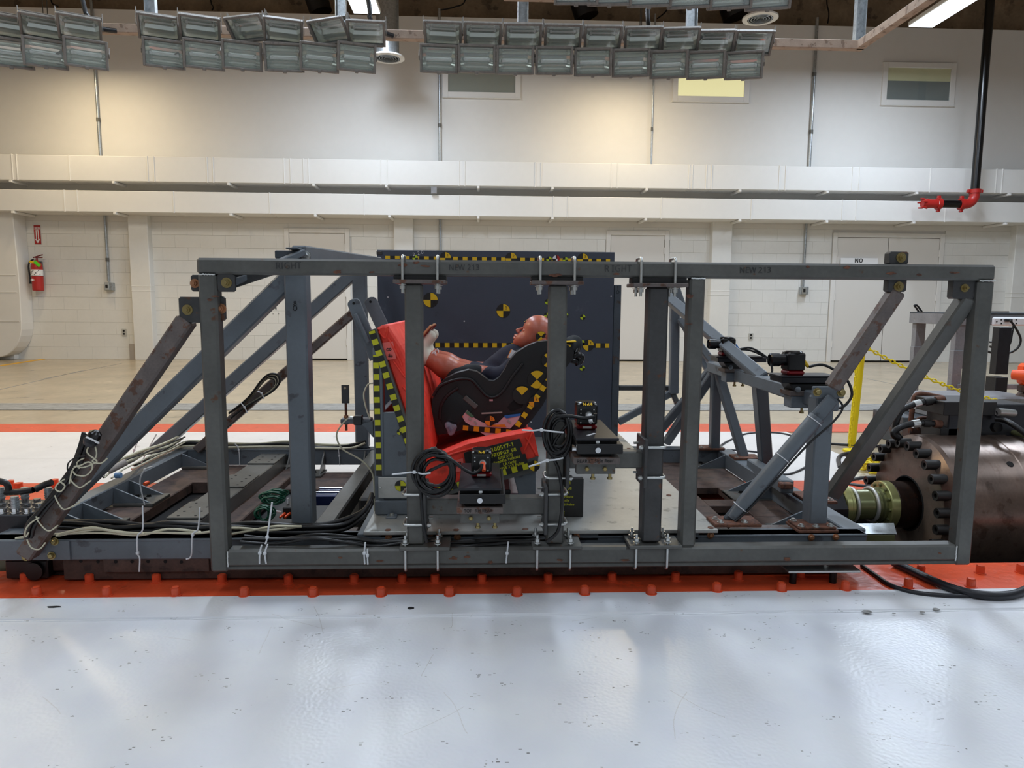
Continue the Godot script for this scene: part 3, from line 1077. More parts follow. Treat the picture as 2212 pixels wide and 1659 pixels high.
func fluorescent(x: float, y: float, z0: float, z1: float, w: float, warm: bool, energy: float, label: String) -> void:
	var t := thing("fluorescent_light", label, "ceiling light", Vector3(x, y, (z0 + z1) * 0.5), "fluorescent lights under the ceiling")
	var st := mb()
	box(st, Vector3(x - w * 0.5, y + 0.012, z0), Vector3(x + w * 0.5, y + 0.075, z1), 0.01)
	build(st, "housing", M.trim, t)
	st = mb()
	box(st, Vector3(x - w * 0.5 + 0.01, y, z0 + 0.01), Vector3(x + w * 0.5 - 0.01, y + 0.012, z1 - 0.01), 0.003)
	build(st, "glowing_diffuser", M.tube_warm if warm else M.tube_cool, t)
	for z in [z0 + 0.3, z1 - 0.3]:
		st = mb()
		cyl(st, Vector3(x, y + 0.075, z), Vector3(x, 7.2, z), 0.006, -1, 6)
		build(st, "hanger_rod", M.steel, t)
	var l := AreaLight3D.new()
	l.name = "area_light"
	t.add_child(l)
	l.rotation = Vector3(-PI / 2, 0, 0)
	l.position = Vector3(0, -0.02, 0)
	l.area_size = Vector2(w, absf(z1 - z0))
	l.light_color = Color(1.0, 0.915, 0.76) if warm else Color(0.88, 0.935, 1.0)
	l.light_energy = energy
	l.area_range = 30.0
	l.area_attenuation = 2.0
	l.shadow_enabled = true


func build_ceiling_things() -> void:
	var y := 4.83
	fluorescent(-1.59, y, -9.96, -8.7, 0.37, false, 9.0, "bright white strip light at the top, left of the round vent")
	fluorescent(6.08, y, -9.98, -8.7, 0.36, false, 10.0, "bright white strip light at the top right before the black pipe")
	fluorescent(2.2, 4.62, -10.6, -9.9, 0.3, true, 4.5, "warm strip light hidden behind the middle floodlights")
	fluorescent(-6.0, 4.62, -10.6, -9.9, 0.3, true, 4.5, "warm strip light hidden behind the left floodlights")
	for k in 3:
		var z: float = [-5.4, -1.2, 3.2][k]
		for i in 4:
			var x: float = [-5.42, -1.59, 2.24, 6.08][i]
			fluorescent(x, y, z - 1.2, z + 1.2, 0.37, i == 0 and k == 0, [11.0, 2.6, 3.2][k], "%s strip light out of view, %s row, %s" % ["warm" if i == 0 and k == 0 else "white", ["far", "middle", "near"][k], ["left end", "left of the middle", "right of the middle", "right end"][i]])
	floodlight_bank()
	vent("round louvred air vent on a galvanised drop left of the window", Vector3(-1.403, 4.471, -10.6), 0.165, 0.24)
	vent("round louvred air vent on a galvanised drop at the top", Vector3(3.66, 4.738, -9.6), 0.16, 0.23)
	# ceiling clutter: dark pipe, red pipe, hanging cables
	var st := mb()
	cyl(st, Vector3(-2, 6.25, -11.2), Vector3(12, 6.25, -11.2), 0.05, -1, 14)
	tag(build(st, "overhead_pipe", plain(Color(0.27, 0.08, 0.07), 0.5)), "dark red pipe crossing under the ceiling", "pipe")
	for w in [[Vector3(-7.154, 5.883, -12.4), Vector3(-6.992, 5.745, -12.3), "thin dark wire dangling above the left floodlights"], [Vector3(-4.56, 5.943, -12.4), Vector3(-4.507, 5.744, -12.3), "thin dark wire dangling above the second floodlight group"], [Vector3(-0.332, 6.04, -12.4), Vector3(-0.755, 5.828, -12.3), "thin dark wire slanting above the middle floodlights"], [Vector3(3.174, 6.121, -12.4), Vector3(2.921, 5.777, -12.3), "thin dark wire slanting left of the hanger strut"], [Vector3(5.874, 6.183, -12.4), Vector3(5.866, 5.767, -12.3), "thin dark wire hanging near the frame corner"]]:
		var o := wire([w[0] + Vector3(0, 0.5, 0), w[0], (w[0] + w[1]) * 0.5 + Vector3(0.03, -0.03, 0), w[1]], 0.012, "hanging_wire", M.rubber)
		tag(o, w[2], "wire", "wires under the ceiling")
	for p in [[Vector3(1.578, 5.776, -12), 0.22, "dark rounded duct lump under the ceiling left of the middle"], [Vector3(4.122, 5.848, -12), 0.3, "dark rounded duct lump under the ceiling behind the vent"], [Vector3(-2.754, 5.749, -12), 0.2, "dark duct lump under the ceiling near the left strip light"]]:
		st = mb()
		cyl(st, p[0] + Vector3(-0.2, 0.8, 0), p[0] + Vector3(0.1, -0.12, 0), p[1], p[1] * 0.9, 18)
		tag(build(st, "flexible_duct", M.black), p[2], "duct", "flexible ducts under the ceiling")


func vent(label: String, c: Vector3, r: float, rim: float) -> void:
	var t := thing("air_vent", label, "air vent", c, "round air vents")
	var st := mb()
	lathe(st, Transform3D(Basis.IDENTITY, c), [[r, 0.02], [r, 2.6]], 28)
	lathe(st, Transform3D(Basis.IDENTITY, c), [[r + 0.004, 0.9], [r + 0.008, 0.91], [r + 0.004, 0.92]], 28)
	build(st, "drop_pipe", M.galvanised, t)
	st = mb()
	lathe(st, Transform3D(Basis.IDENTITY, c), [[rim * 0.72, 0.0], [rim, 0.005], [rim, 0.025], [r, 0.05]], 32)
	build(st, "rim", M.trim, t)
	st = mb()
	cyl(st, c + Vector3(0, 0.03, 0), c + Vector3(0, 0.035, 0), rim * 0.75)
	build(st, "dark_throat", M.gap, t)
	for k in 4:
		st = mb()
		var q := rim * 0.68 * (1.0 - k * 0.23)
		lathe(st, Transform3D(Basis.IDENTITY, c), [[q, 0.0], [q * 0.97, 0.028], [q * 0.9, 0.028], [q * 0.94, -0.002], [q, 0.0]], 28)
		build(st, "louvre_ring", M.galvanised, t)


func make_floodlight() -> Node3D:
	var t := Node3D.new()
	add_child(t)
	var w := 0.125
	var h := 0.086
	var st := mb()
	# tapering shell behind the bezel
	var f := [Vector3(-w, -h, -0.01), Vector3(w, -h, -0.01), Vector3(w, h, -0.01), Vector3(-w, h, -0.01)]
	var b := [Vector3(-w * 0.62, -h * 0.55, -0.095), Vector3(w * 0.62, -h * 0.55, -0.095), Vector3(w * 0.62, h * 0.12, -0.095), Vector3(-w * 0.62, h * 0.12, -0.095)]
	for i in 4:
		var j := (i + 1) % 4
		quad_away(st, f[i], f[j], b[j], b[i], Vector3(0, 0, -0.05))
	quad_away(st, b[0], b[1], b[2], b[3], Vector3.ZERO)
	for k in 5:
		bx(st, Transform3D(Basis.IDENTITY, Vector3(-w * 0.5 + k * w * 0.25, -0.02, -0.1)), Vector3(0.006, h * 0.6, 0.02), 0.001)
	build(st, "shell", M.flood_shell, t)
	# bright reflector: dished back, flat cheeks
	st = mb()
	var prev := []
	for i in 9:
		var g := lerpf(-1.25, 1.25, i / 8.0)
		var yy := sin(g) / sin(1.25) * (h - 0.014)
		var zz := -0.012 - 0.062 * (cos(g) - cos(1.25)) / (1.0 - cos(1.25))
		var taper := lerpf(w - 0.014, w * 0.66, (cos(g) - cos(1.25)) / (1.0 - cos(1.25)))
		var row := [Vector3(-taper, yy, zz), Vector3(taper, yy, zz)]
		if prev:
			quad_away(st, prev[0], prev[1], row[1], row[0], Vector3(0, 0, -0.6))
			for s in 2:
				var ed: float = (w - 0.014) * (-1 if s == 0 else 1)
				quad_away(st, prev[s], row[s], Vector3(ed, row[s].y, -0.012), Vector3(ed, prev[s].y, -0.012), Vector3(ed * 9.0, 0, -0.5))
		prev = row
	build(st, "reflector", M.flood_mirror, t)
	st = mb()
	cyl(st, Vector3(-w * 0.6, 0.005, -0.055), Vector3(w * 0.6, 0.005, -0.055), 0.006, -1, 10)
	for s in [-1, 1]:
		cyl(st, Vector3(s * w * 0.6, 0.005, -0.055), Vector3(s * w * 0.72, 0.005, -0.055), 0.011, -1, 10)
	build(st, "halogen_lamp", M.flood_lamp, t)
	st = mb()
	box(st, Vector3(-w + 0.01, -h + 0.01, -0.008), Vector3(w - 0.01, h - 0.01, -0.004), 0)
	build(st, "glass", M.glass, t)
	st = mb()
	for s in [-1, 1]:
		bx(st, Transform3D(Basis.IDENTITY, Vector3(s * (w - 0.004), 0, 0)), Vector3(0.016, h * 2 + 0.01, 0.022), 0.003)
		bx(st, Transform3D(Basis.IDENTITY, Vector3(0, s * (h - 0.002), 0)), Vector3(w * 2 - 0.02, 0.016, 0.022), 0.003)
	var bz := build(st, "bezel", M.flood_shell, t)
	st = mb()
	box(st, Vector3(-0.012, -h - 0.014, -0.008), Vector3(0.012, -h + 0.006, 0.014), 0.003)
	build(st, "latch", M.flood_shell, bz)
	st = mb()
	for s in [-1, 1]:
		bx(st, Transform3D(Basis(Vector3.RIGHT, 0.5), Vector3(s * (w + 0.009), 0.03, -0.05)), Vector3(0.005, 0.03, 0.12), 0.001)
	bx(st, Transform3D(Basis.IDENTITY, Vector3(0, 0.02, -0.108)), Vector3(w * 2 + 0.02, 0.03, 0.006), 0.001)
	build(st, "yoke", M.flood_shell, t)
	return t


func floodlight_bank() -> void:
	var proto := make_floodlight()
	var first := true
	# [centre on the bank, turn towards the sled, tilt down, roll]
	var upper: Array = [Vector3(-3.191, 2.769, -5), Vector3(-2.951, 2.768, -5), Vector3(-2.709, 2.77, -5), Vector3(-2.189, 2.784, -5), Vector3(-1.917, 2.784, -5), Vector3(-1.606, 2.791, -5), Vector3(-1.363, 2.779, -5), Vector3(-1.056, 2.785, -5), Vector3(-0.806, 2.778, -5), Vector3(-0.286, 2.784, -5), Vector3(-0.014, 2.783, -5), Vector3(0.262, 2.783, -5), Vector3(0.536, 2.783, -5), Vector3(0.812, 2.78, -5), Vector3(1.092, 2.779, -5), Vector3(1.354, 2.779, -5), Vector3(1.601, 2.769, -5), Vector3(1.868, 2.771, -5)]
	var lower: Array = [Vector3(-3.154, 2.594, -4.97), Vector3(-2.926, 2.596, -4.97), Vector3(-2.661, 2.599, -4.97), Vector3(-2.151, 2.609, -4.97), Vector3(-1.888, 2.608, -4.97), Vector3(-1.634, 2.607, -4.97), Vector3(-1.357, 2.601, -4.97), Vector3(-1.118, 2.606, -4.97), Vector3(-0.867, 2.611, -4.97), Vector3(-0.313, 2.613, -4.97), Vector3(-0.055, 2.618, -4.97), Vector3(0.208, 2.614, -4.97), Vector3(0.475, 2.617, -4.97), Vector3(0.743, 2.613, -4.97), Vector3(1.006, 2.612, -4.97), Vector3(1.27, 2.608, -4.97), Vector3(1.529, 2.61, -4.97), Vector3(1.795, 2.612, -4.97)]
	var top: Array = [Vector3(0.526, 2.766, -4.2), Vector3(0.719, 2.765, -4.2), Vector3(0.952, 2.763, -4.2), Vector3(1.187, 2.761, -4.2), Vector3(1.42, 2.762, -4.2), Vector3(1.646, 2.762, -4.2)]
	var ords := ["leftmost", "second", "third", "fourth", "fifth", "sixth", "seventh", "eighth", "ninth", "tenth", "eleventh", "twelfth", "thirteenth", "fourteenth", "fifteenth", "sixteenth", "seventeenth", "rightmost"]
	for row in 3:
		var list: Array = [upper, lower, top][row]
		for i in list.size():
			var o: Node3D = proto if first else proto.duplicate()
			first = false
			o.name = numbered("floodlight")
			if o != proto: add_child(o)
			var p: Vector3 = list[i]
			var turn := clampf(-(p.x - 0.1) * 0.16, -0.4, 0.5)
			if row == 0 and i in [5, 7]: turn -= 0.35
			var tilt: float = [0.88, 0.14, 0.5][row]
			var roll := 0.0
			if row == 0: roll = [0, 0, 0, 0, 0, 0.1, -0.02, 0.1, 0.03, 0, 0, 0, -0.02, -0.03, -0.02, -0.03, -0.06, -0.1][i]
			if row == 1: roll = [0.02, 0, 0, 0, 0, 0, 0.05, -0.02, -0.04, 0, 0, 0, 0, 0, 0, 0, 0, -0.02][i]
			o.position = p
			o.basis = Basis(Vector3.UP, turn) * Basis(Vector3.RIGHT, tilt) * Basis(Vector3.BACK, roll)
			if row == 1 and i == 0: o.scale = Vector3.ONE * 1.02
			var which: String = ords[i] if row < 2 else ["leftmost", "second", "third", "fourth", "fifth", "rightmost"][i]
			tag(o, "grey rectangular floodlight, %s from the left in the %s row" % [which, ["upper", "lower", "topmost cut-off"][row]] if which.find("most") < 0 else "grey rectangular floodlight, %s in the %s row" % [which, ["upper", "lower", "topmost cut-off"][row]], "floodlight", "unlit floodlights above the sled")
	# pipe frame that carries them
	var t := thing("light_frame", "tan square-pipe frame carrying the floodlights on hanger struts", "light frame", Vector3(0.195, 2.85, -5.25))
	var y1 := 2.848
	var y0 := y1 + 0.0
	var xr := 2.763
	var st := mb()
	box(st, Vector3(-3.481, y0 - 0.03, -5.25), Vector3(xr, y0 + 0.03, -5.19), 0.004)
	build(st, "rail", M.tan_pipe, t)
	st = mb()
	bar(st, Vector3(xr - 0.03, y0, -5.22), Vector3(xr - 0.03, y0, -3.0), 0.06, 0.06, 0.004, Vector3.UP)
	build(st, "side_rail", M.tan_pipe, t)
	for s in [[Vector3(-3.396, 2.64, -5.1), Vector3(-2.64, 2.643, -5.1)], [Vector3(-2.298, 2.647, -5.1), Vector3(-0.812, 2.656, -5.1)], [Vector3(-0.395, 2.655, -5.1), Vector3(1.902, 2.657, -5.1)]]:
		st = mb()
		var ym: float = (s[0].y + s[1].y) * 0.5
		box(st, Vector3(s[0].x, ym - 0.03, -5.12), Vector3(s[1].x, ym + 0.03, -5.055), 0.003)
		for x in [s[0].x + 0.1, s[1].x - 0.1]:
			box(st, Vector3(x - 0.02, ym, -5.2), Vector3(x + 0.02, y0 + 0.02, -5.1), 0.003)
		build(st, "lower_rail", M.flood_shell, t)
	st = mb()
	box(st, Vector3(0.115, 2.792, -4.48), Vector3(1.796, 2.792 + 0.05, -4.42), 0.004)
	build(st, "rail", M.tan_pipe, t)
	for x in [-2.359, -1.027, 0.274, 1.506, 2.757]:
		st = mb()
		box(st, Vector3(x - 0.035, y0, -5.3), Vector3(x + 0.035, 7.2, -5.295), 0.001)
		for s in [-1, 1]:
			box(st, Vector3(x + s * 0.035 - 0.0025, y0, -5.3), Vector3(x + s * 0.035 + 0.0025, 7.2, -5.255), 0.001)
		build(st, "hanger_strut", M.galvanised, t)
	for c in [[Vector3(-2.733, 2.99, -5.1), Vector3(-2.703, 2.886, -5.1), Vector3(-2.63, 2.812, -5.1), Vector3(-2.541, 2.812, -5.15), "black cable drooping between the two left floodlight groups"], [Vector3(-0.8, 3.004, -5.1), Vector3(-0.798, 2.928, -5.1), Vector3(-0.755, 2.847, -5.1), Vector3(-0.641, 2.819, -5.15), "black cable hanging beside the left round vent"], [Vector3(1.141, 3.109, -5.1), Vector3(1.141, 3.017, -5.1), Vector3(1.146, 2.94, -5.1), Vector3(1.162, 2.907, -5.15), "black cable hanging into the middle of the floodlights"]]:
		var o := wire([c[0] + Vector3(-0.1, 0.6, 0), c[0], c[1], c[2], c[3]], 0.016, "lamp_cable", M.rubber)
		tag(o, c[4], "cable", "cables to the floodlights")


# ---------------------------------------------------------------- the sled

func build_sled() -> void:
	var t := thing("test_sled", "long low steel test sled on the orange rails", "test sled", Vector3(-0.15, 0.014, -3.0))
	var st := mb()
	# side beams: channels with flanges
	for z in [[-2.30, -2.36, 0.095, 0.168], [-3.73, -3.79, 0.083, 0.17]]:
		st = mb()
		box(st, Vector3(-1.66, z[2], z[1]), Vector3(1.34, z[3], z[0]), 0.004)
		box(st, Vector3(-1.66, z[3] - 0.008, z[1] - 0.012), Vector3(1.34, z[3], z[0] + 0.003), 0.002)
		build(st, "side_beam", M.blue_steel, t)
	st = mb()
	box(st, Vector3(-1.59, 0.148, -2.44), Vector3(-0.45, 0.158, -2.36), 0.002)
	box(st, Vector3(0.79, 0.148, -2.44), Vector3(1.29, 0.158, -2.36), 0.002)
	build(st, "inner_flange", M.brown_steel, t)
	for x in [[-1.66, -1.59], [1.29, 1.37]]:
		st = mb()
		box(st, Vector3(x[0], 0.09, -3.73), Vector3(x[1], 0.167, -2.36), 0.004)
		build(st, "end_beam", M.blue_steel, t)
	st = mb()
	box(st, Vector3(-1.66, 0.10, -2.299), Vector3(-1.52 + 0.14, 0.166, -2.292), 0.001)
	build(st, "corner_plate", M.blue_steel, t)
	for p in [Vector3(-1.522, 0.112, -2.291), Vector3(-1.438, 0.116, -2.291), Vector3(-1.425, 0.164, -2.291), Vector3(-1.513, 0.161, -2.291)]:
		bolt(t, p, Vector3.BACK, 0.010, M.gold_zinc)
	# rusty skirt with holes below the near beam
	st = mb()
	box(st, Vector3(-1.42, 0.02, -2.37), Vector3(1.25, 0.094, -2.318), 0.002)
	box(st, Vector3(-1.28, 0.05, -2.32), Vector3(-0.93, 0.1, -2.305), 0.001)
	var sk := build(st, "skirt", M.rust_plate, t)
	for p in [Vector3(-1.352, 0.091, -2.304), Vector3(-1.296, 0.089, -2.304), Vector3(-1.238, 0.088, -2.304), Vector3(-1.184, 0.088, -2.304), Vector3(-1.131, 0.088, -2.304), Vector3(-1.074, 0.087, -2.304), Vector3(-1.021, 0.085, -2.304)]:
		st = mb()
		cyl(st, p, p + Vector3(0, 0, 0.0008), 0.006, -1, 12)
		build(st, "bolt_hole", M.gap, sk)
	st = mb()
	box(st, Vector3(-1.62, 0.02, -2.42), Vector3(-1.48, 0.085, -2.33), 0.004)
	cyl(st, Vector3(-1.52, 0.05, -2.33), Vector3(-1.52, 0.05, -2.318), 0.03, -1, 20)
	build(st, "guide_shoe", M.black, t)
	for x in [-1.1, -0.2, 0.6, 1.1]:
		st = mb()
		box(st, Vector3(x - 0.12, 0.014, -2.46), Vector3(x + 0.12, 0.036, -2.34), 0.003)
		build(st, "slider_pad", M.steel_dark, t)
		st = mb()
		box(st, Vector3(x - 0.12, 0.014, -3.55), Vector3(x + 0.12, 0.06, -3.4), 0.003)
		build(st, "slider_pad", M.steel_dark, t)
	# rust-brown lower deck
	for b in [[-1.59, -1.42, -3.73, -2.36], [-1.10, -0.98, -3.70, -2.36]]:
		st = mb()
		box(st, Vector3(b[0], 0.035, b[2]), Vector3(b[1], 0.082, b[3]), 0.004)
		build(st, "lower_deck", M.rust_plate, t)
	st = mb()
	box(st, Vector3(-0.98, 0.03, -3.70), Vector3(0.95, 0.05, -3.36), 0.003)
	box(st, Vector3(-1.42, 0.03, -3.72), Vector3(-1.1, 0.086, -3.36), 0.003)
	build(st, "far_deck", M.rust_plate, t)
	st = mb()
	for b in [[0.80, 1.29, -3.73, -3.2], [0.80, 0.98, -3.2, -2.75], [1.12, 1.29, -3.2, -2.75], [0.98, 1.12, -3.0, -2.9], [0.80, 1.29, -2.75, -2.55], [1.2, 1.29, -2.55, -2.36], [0.80, 1.04, -2.55, -2.36]]:
		box(st, Vector3(b[0], 0.06, b[2]), Vector3(b[1], 0.092, b[3]), 0.002)
	build(st, "perforated_deck", M.rust_plate, t)
	# gusset brackets with bolts
	for g in [[-1.59, -2.62, 1], [-1.59, -2.98, 1], [-1.59, -3.66, 1], [1.29, -2.5, -1], [1.29, -3.0, -1], [1.29, -3.6, -1]]:
		st = mb()
		var x: float = g[0]
		var z: float = g[1]
		var s: float = g[2]
		box(st, Vector3(x, 0.082, z - 0.15), Vector3(x + s * 0.17, 0.096, z + 0.02), 0.002)
		var br := build(st, "gusset_bracket", M.steel, t)
		for dz in [0.0, -0.13]:
			st = mb()
			prism(st, Transform3D(Basis.IDENTITY, Vector3(x, 0.096, z + dz - 0.004)), PackedVector2Array([Vector2(0, 0), Vector2(s * 0.15, 0), Vector2(0, 0.066)]), 0.008)
			build(st, "web", M.blue_steel, br)
		for q in [[0.05, -0.05], [0.10, -0.05], [0.10, -0.095], [0.05, -0.095]]:
			bolt(br, Vector3(x + s * q[0], 0.096, z + q[1]), Vector3.UP, 0.009, M.black_bolt)
	for x in [-0.55, -0.95, -0.35]:
		st = mb()
		box(st, Vector3(x - 0.1, 0.05, -3.72), Vector3(x + 0.1, 0.062, -3.58), 0.002)
		var br := build(st, "gusset_bracket", M.steel, t)
		for s in [-1, 1]:
			st = mb()
			prism(st, Transform3D(Basis(Vector3.UP, -PI / 2), Vector3(x + s * 0.09, 0.062, -3.73)), PackedVector2Array([Vector2(0, 0), Vector2(0.12, 0), Vector2(0, 0.1)]), 0.007)
			build(st, "web", M.steel, br)
		bolt(br, Vector3(x, 0.062, -3.65), Vector3.UP, 0.009, M.black_bolt)
		bolt(br, Vector3(x + 0.05, 0.062, -3.65), Vector3.UP, 0.009, M.black_bolt)
	# drilled cross members
	for c in [[-1.19, -1.06, -3.8, -2.42, 0.145]]:
		st = mb()
		box(st, Vector3(c[0], 0.075, c[2]), Vector3(c[1], c[4], c[3]), 0.004)
		var cm := build(st, "cross_member", M.steel, t)
		for k in 3:
			st = mb()
			var z: float = [-2.68, -3.13, -3.58][k]
			box(st, Vector3(c[0] - 0.003, c[4], z - 0.12), Vector3(c[1] + 0.003, c[4] + 0.008, z + 0.1), 0.002)
			var pad := build(st, "drilled_pad", M.steel, cm)
			for i in 4:
				for s in [0.25, 0.75]:
					st = mb()
					var h := Vector3(lerpf(c[0], c[1], s), c[4] + 0.008, z - 0.09 + i * 0.055)
					cyl(st, h, h + Vector3(0, 0.0006, 0), 0.0055, -1, 10)
					build(st, "hole", M.gap, pad)
	st = mb()
	box(st, Vector3(-0.61, 0.10, -3.7), Vector3(-0.54, 0.172, -2.42), 0.006)
	build(st, "cross_tube", M.steel, t)
	st = mb()
	box(st, Vector3(-0.50, 0.11, -3.1), Vector3(-0.44, 0.185, -2.72), 0.01)
	build(st, "stub_tube", M.steel_dark, t)
	st = mb()
	cyl(st, Vector3(-1.05, 0.06, -2.62), Vector3(-0.62, 0.06, -2.62), 0.055, -1, 24)
	cyl(st, Vector3(-0.72, 0.065, -2.50), Vector3(-0.62, 0.065, -2.50), 0.045, -1, 24)
	build(st, "spine_pipe", M.table_grey, t)
	st = mb()
	box(st, Vector3(-1.59, 0.016, -3.7), Vector3(0.95, 0.028, -2.372), 0)
	build(st, "belly_pan", M.black, t)
	# near inner ledge on the beam, right part, with bolts
	st = mb()
	box(st, Vector3(0.84, 0.092, -2.42), Vector3(1.30, 0.150, -2.36), 0.003)
	build(st, "inner_ledge", M.rust_plate, t)
	for p in [Vector3(1.138, 0.159, -2.295), Vector3(1.225, 0.16, -2.295), Vector3(0.783, 0.17, -2.295), Vector3(0.317, 0.168, -2.295), Vector3(-0.181, 0.168, -2.295), Vector3(-0.322, 0.169, -2.295), Vector3(-0.09, 0.169, -2.295)]:
		bolt(t, p, Vector3.BACK, 0.009, M.copper_bolt)
	# grey rectangular riser block that carries the plate
	var pb := thing("deck_plate", "pale aluminium deck plate under the red test bench", "deck plate", Vector3(0.2, 0.18, -3.1))
	st = mb()
	box(st, Vector3(-0.405, 0.181, -4.08), Vector3(0.805, 0.194, -2.282), 0.0015)
	build(st, "top_sheet", M.aluminium, pb)
	for x in [-0.395, 0.0, 0.35, 0.70]:
		st = mb()
		box(st, Vector3(x - 0.035, 0.15, -3.95), Vector3(x + 0.045, 0.181, -2.30), 0.003)
		build(st, "riser", M.blue_steel, pb)
	for p in [Vector3(-0.325, 0.195, -2.296), Vector3(-0.094, 0.195, -2.292), Vector3(0.142, 0.195, -2.297), Vector3(0.784, 0.195, -2.299), Vector3(0.747, 0.195, -2.708), Vector3(0.773, 0.195, -3.619)]:
		st = mb()
		prism(st, Transform3D(Basis(Vector3.RIGHT, Vector3.FORWARD, Vector3.UP), p), PackedVector2Array([Vector2(-0.011, 0), Vector2(-0.006, 0.011), Vector2(0.005, 0.012), Vector2(0.011, 0.002), Vector2(0.006, -0.01), Vector2(-0.005, -0.011)]), 0.0006)
		build(st, "rust_spot", M.rust, pb)
	# electronics lying in the sled
	connector_box()
	data_recorder()


func connector_box() -> void:
	var t := thing("connector_box", "black box with rows of chrome connectors at the left edge", "connector box", Vector3(-1.725, 0.057, -2.6))
	var st := mb()
	var lo := Vector3(-1.84, 0.075, -2.62)
	var hi := Vector3(-1.59, 0.215, -2.42)
	box(st, lo, hi, 0.003)
	build(st, "case", M.black_plate, t)
	var k := 0
	for r in 3:
		for i in 6:
			var p := Vector3(lo.x + 0.02 + i * 0.043, hi.y, hi.z - 0.025 - r * 0.06)
			st = mb()
			cyl(st, p, p + Vector3(0, 0.004, 0), 0.017, -1, 16)
			cyl(st, p, p + Vector3(0, 0.018, 0), 0.012, -1, 14)
			var c := build(st, "connector", M.chrome, t)
			k += 1
			if (i * 2 + r) % 4 == 0:
				st = mb()
				cyl(st, p + Vector3(0, 0.018, 0), p + Vector3(0, 0.06, 0), 0.0125, -1, 14)
				for q in 4:
					cyl(st, p + Vector3(0, 0.022 + q * 0.009, 0), p + Vector3(0, 0.026 + q * 0.009, 0), 0.0145, -1, 14)
				build(st, "plug", M.galvanised, c)
	for c in [[Vector3(-1.702, 0.267, -2.5), Vector3(-1.708, 0.306, -2.5), Vector3(-1.741, 0.318, -2.5), "black cable arching out of the connector box at the edge"], [Vector3(-1.612, 0.284, -2.5), Vector3(-1.591, 0.296, -2.52), Vector3(-1.563, 0.306, -2.52), "black cable from the connector box to the brown strut"], [Vector3(-1.715, 0.274, -2.5), Vector3(-1.661, 0.277, -2.5), Vector3(-1.617, 0.284, -2.5), "black cable lying across the connector box"]]:
		var o := wire([c[0], c[1], c[2]], 0.012, "sensor_cable", M.rubber)
		tag(o, c[3], "cable", "cables at the connector box")


func data_recorder() -> void:
	var t := thing("data_recorder", "dark blue data recorder with chrome fins inside the sled", "recorder", Vector3(-0.678, 0.184, -2.95))
	var st := mb()
	var c := Vector3(-0.678, 0.12, -2.98)
	box(st, c - Vector3(0.05, 0.025, 0.07), c + Vector3(0.05, 0.02, 0.06), 0.004)
	build(st, "case", M.blue_case, t)
	for k in 2:
		st = mb()
		box(st, c + Vector3(-0.052, 0.02, -0.06 + k * 0.07), c + Vector3(0.052, 0.026, -0.052 + k * 0.07), 0.001)
		build(st, "rail", M.chrome, t)
	st = mb()
	cyl(st, c + Vector3(0.055, 0.0, 0.0), c + Vector3(0.075, 0.0, 0.0), 0.018, -1, 12)
	build(st, "knob", M.black, t)
	t = thing("relay_box", "small black relay box with orange plugs behind the grey post", "relay box", Vector3(-0.794, 0.195, -2.8))
	c = Vector3(-0.784, 0.105, -2.85)
	st = mb()
	box(st, c - Vector3(0.04, 0.03, 0.05), c + Vector3(0.06, 0.02, 0.05), 0.004)
	build(st, "case", M.black, t)
	for k in 2:
		st = mb()
		var p := c + Vector3(-0.03 + k * 0.02, -0.005, 0.05)
		cyl(st, p, p + Vector3(-0.012, -0.008, 0.03), 0.006, 0.005, 10)
		build(st, "orange_plug", M.orange_boot, t)
	st = mb()
	cyl(st, c + Vector3(-0.03, 0.02, 0), c + Vector3(-0.03, 0.045, 0), 0.005, -1, 10)
	cyl(st, c + Vector3(-0.045, 0.0, 0.05), c + Vector3(-0.075, 0.008, 0.06), 0.005, -1, 10)
	build(st, "terminal", M.white, t)


# ---------------------------------------------------------------- side frame

func bolt_plate(t: Node, a: Vector3, b: Vector3, thick: float, m: Material, bolts: Array, bm: Material, r := 0.017) -> void:
	var st := mb()
	var lo := Vector3(minf(a.x, b.x), minf(a.y, b.y), a.z - thick)
	var hi := Vector3(maxf(a.x, b.x), maxf(a.y, b.y), a.z)
	var o := PackedVector2Array()
	var q := 0.006
	for c in [[lo.x, lo.y, 1, 1], [lo.x, hi.y, 1, -1], [hi.x, hi.y, -1, -1], [hi.x, lo.y, -1, 1]]:
		var p1 := Vector2(c[0] + q * c[2], c[1])
		var p2 := Vector2(c[0], c[1] + q * c[3])
		if c[2] * c[3] > 0: o.append_array(PackedVector2Array([p1, p2]))
		else: o.append_array(PackedVector2Array([p2, p1]))
	prism(st, Transform3D(Basis.IDENTITY, Vector3(0, 0, lo.z)), o, thick, 0.0015)
	var pl := build(st, "bolt_plate", m, t)
	for p in bolts:
		var w := mb()
		cyl(w, Vector3(p.x, p.y, a.z), Vector3(p.x, p.y, a.z + 0.003), r * 0.95, -1, 24)
		cyl(w, Vector3(p.x, p.y, a.z + 0.003), Vector3(p.x, p.y, a.z + 0.012), r * 0.62, -1, 6)
		cyl(w, Vector3(p.x, p.y, a.z + 0.012), Vector3(p.x, p.y, a.z + 0.018), r * 0.35, -1, 12)
		build(w, "bolt", bm, pl)


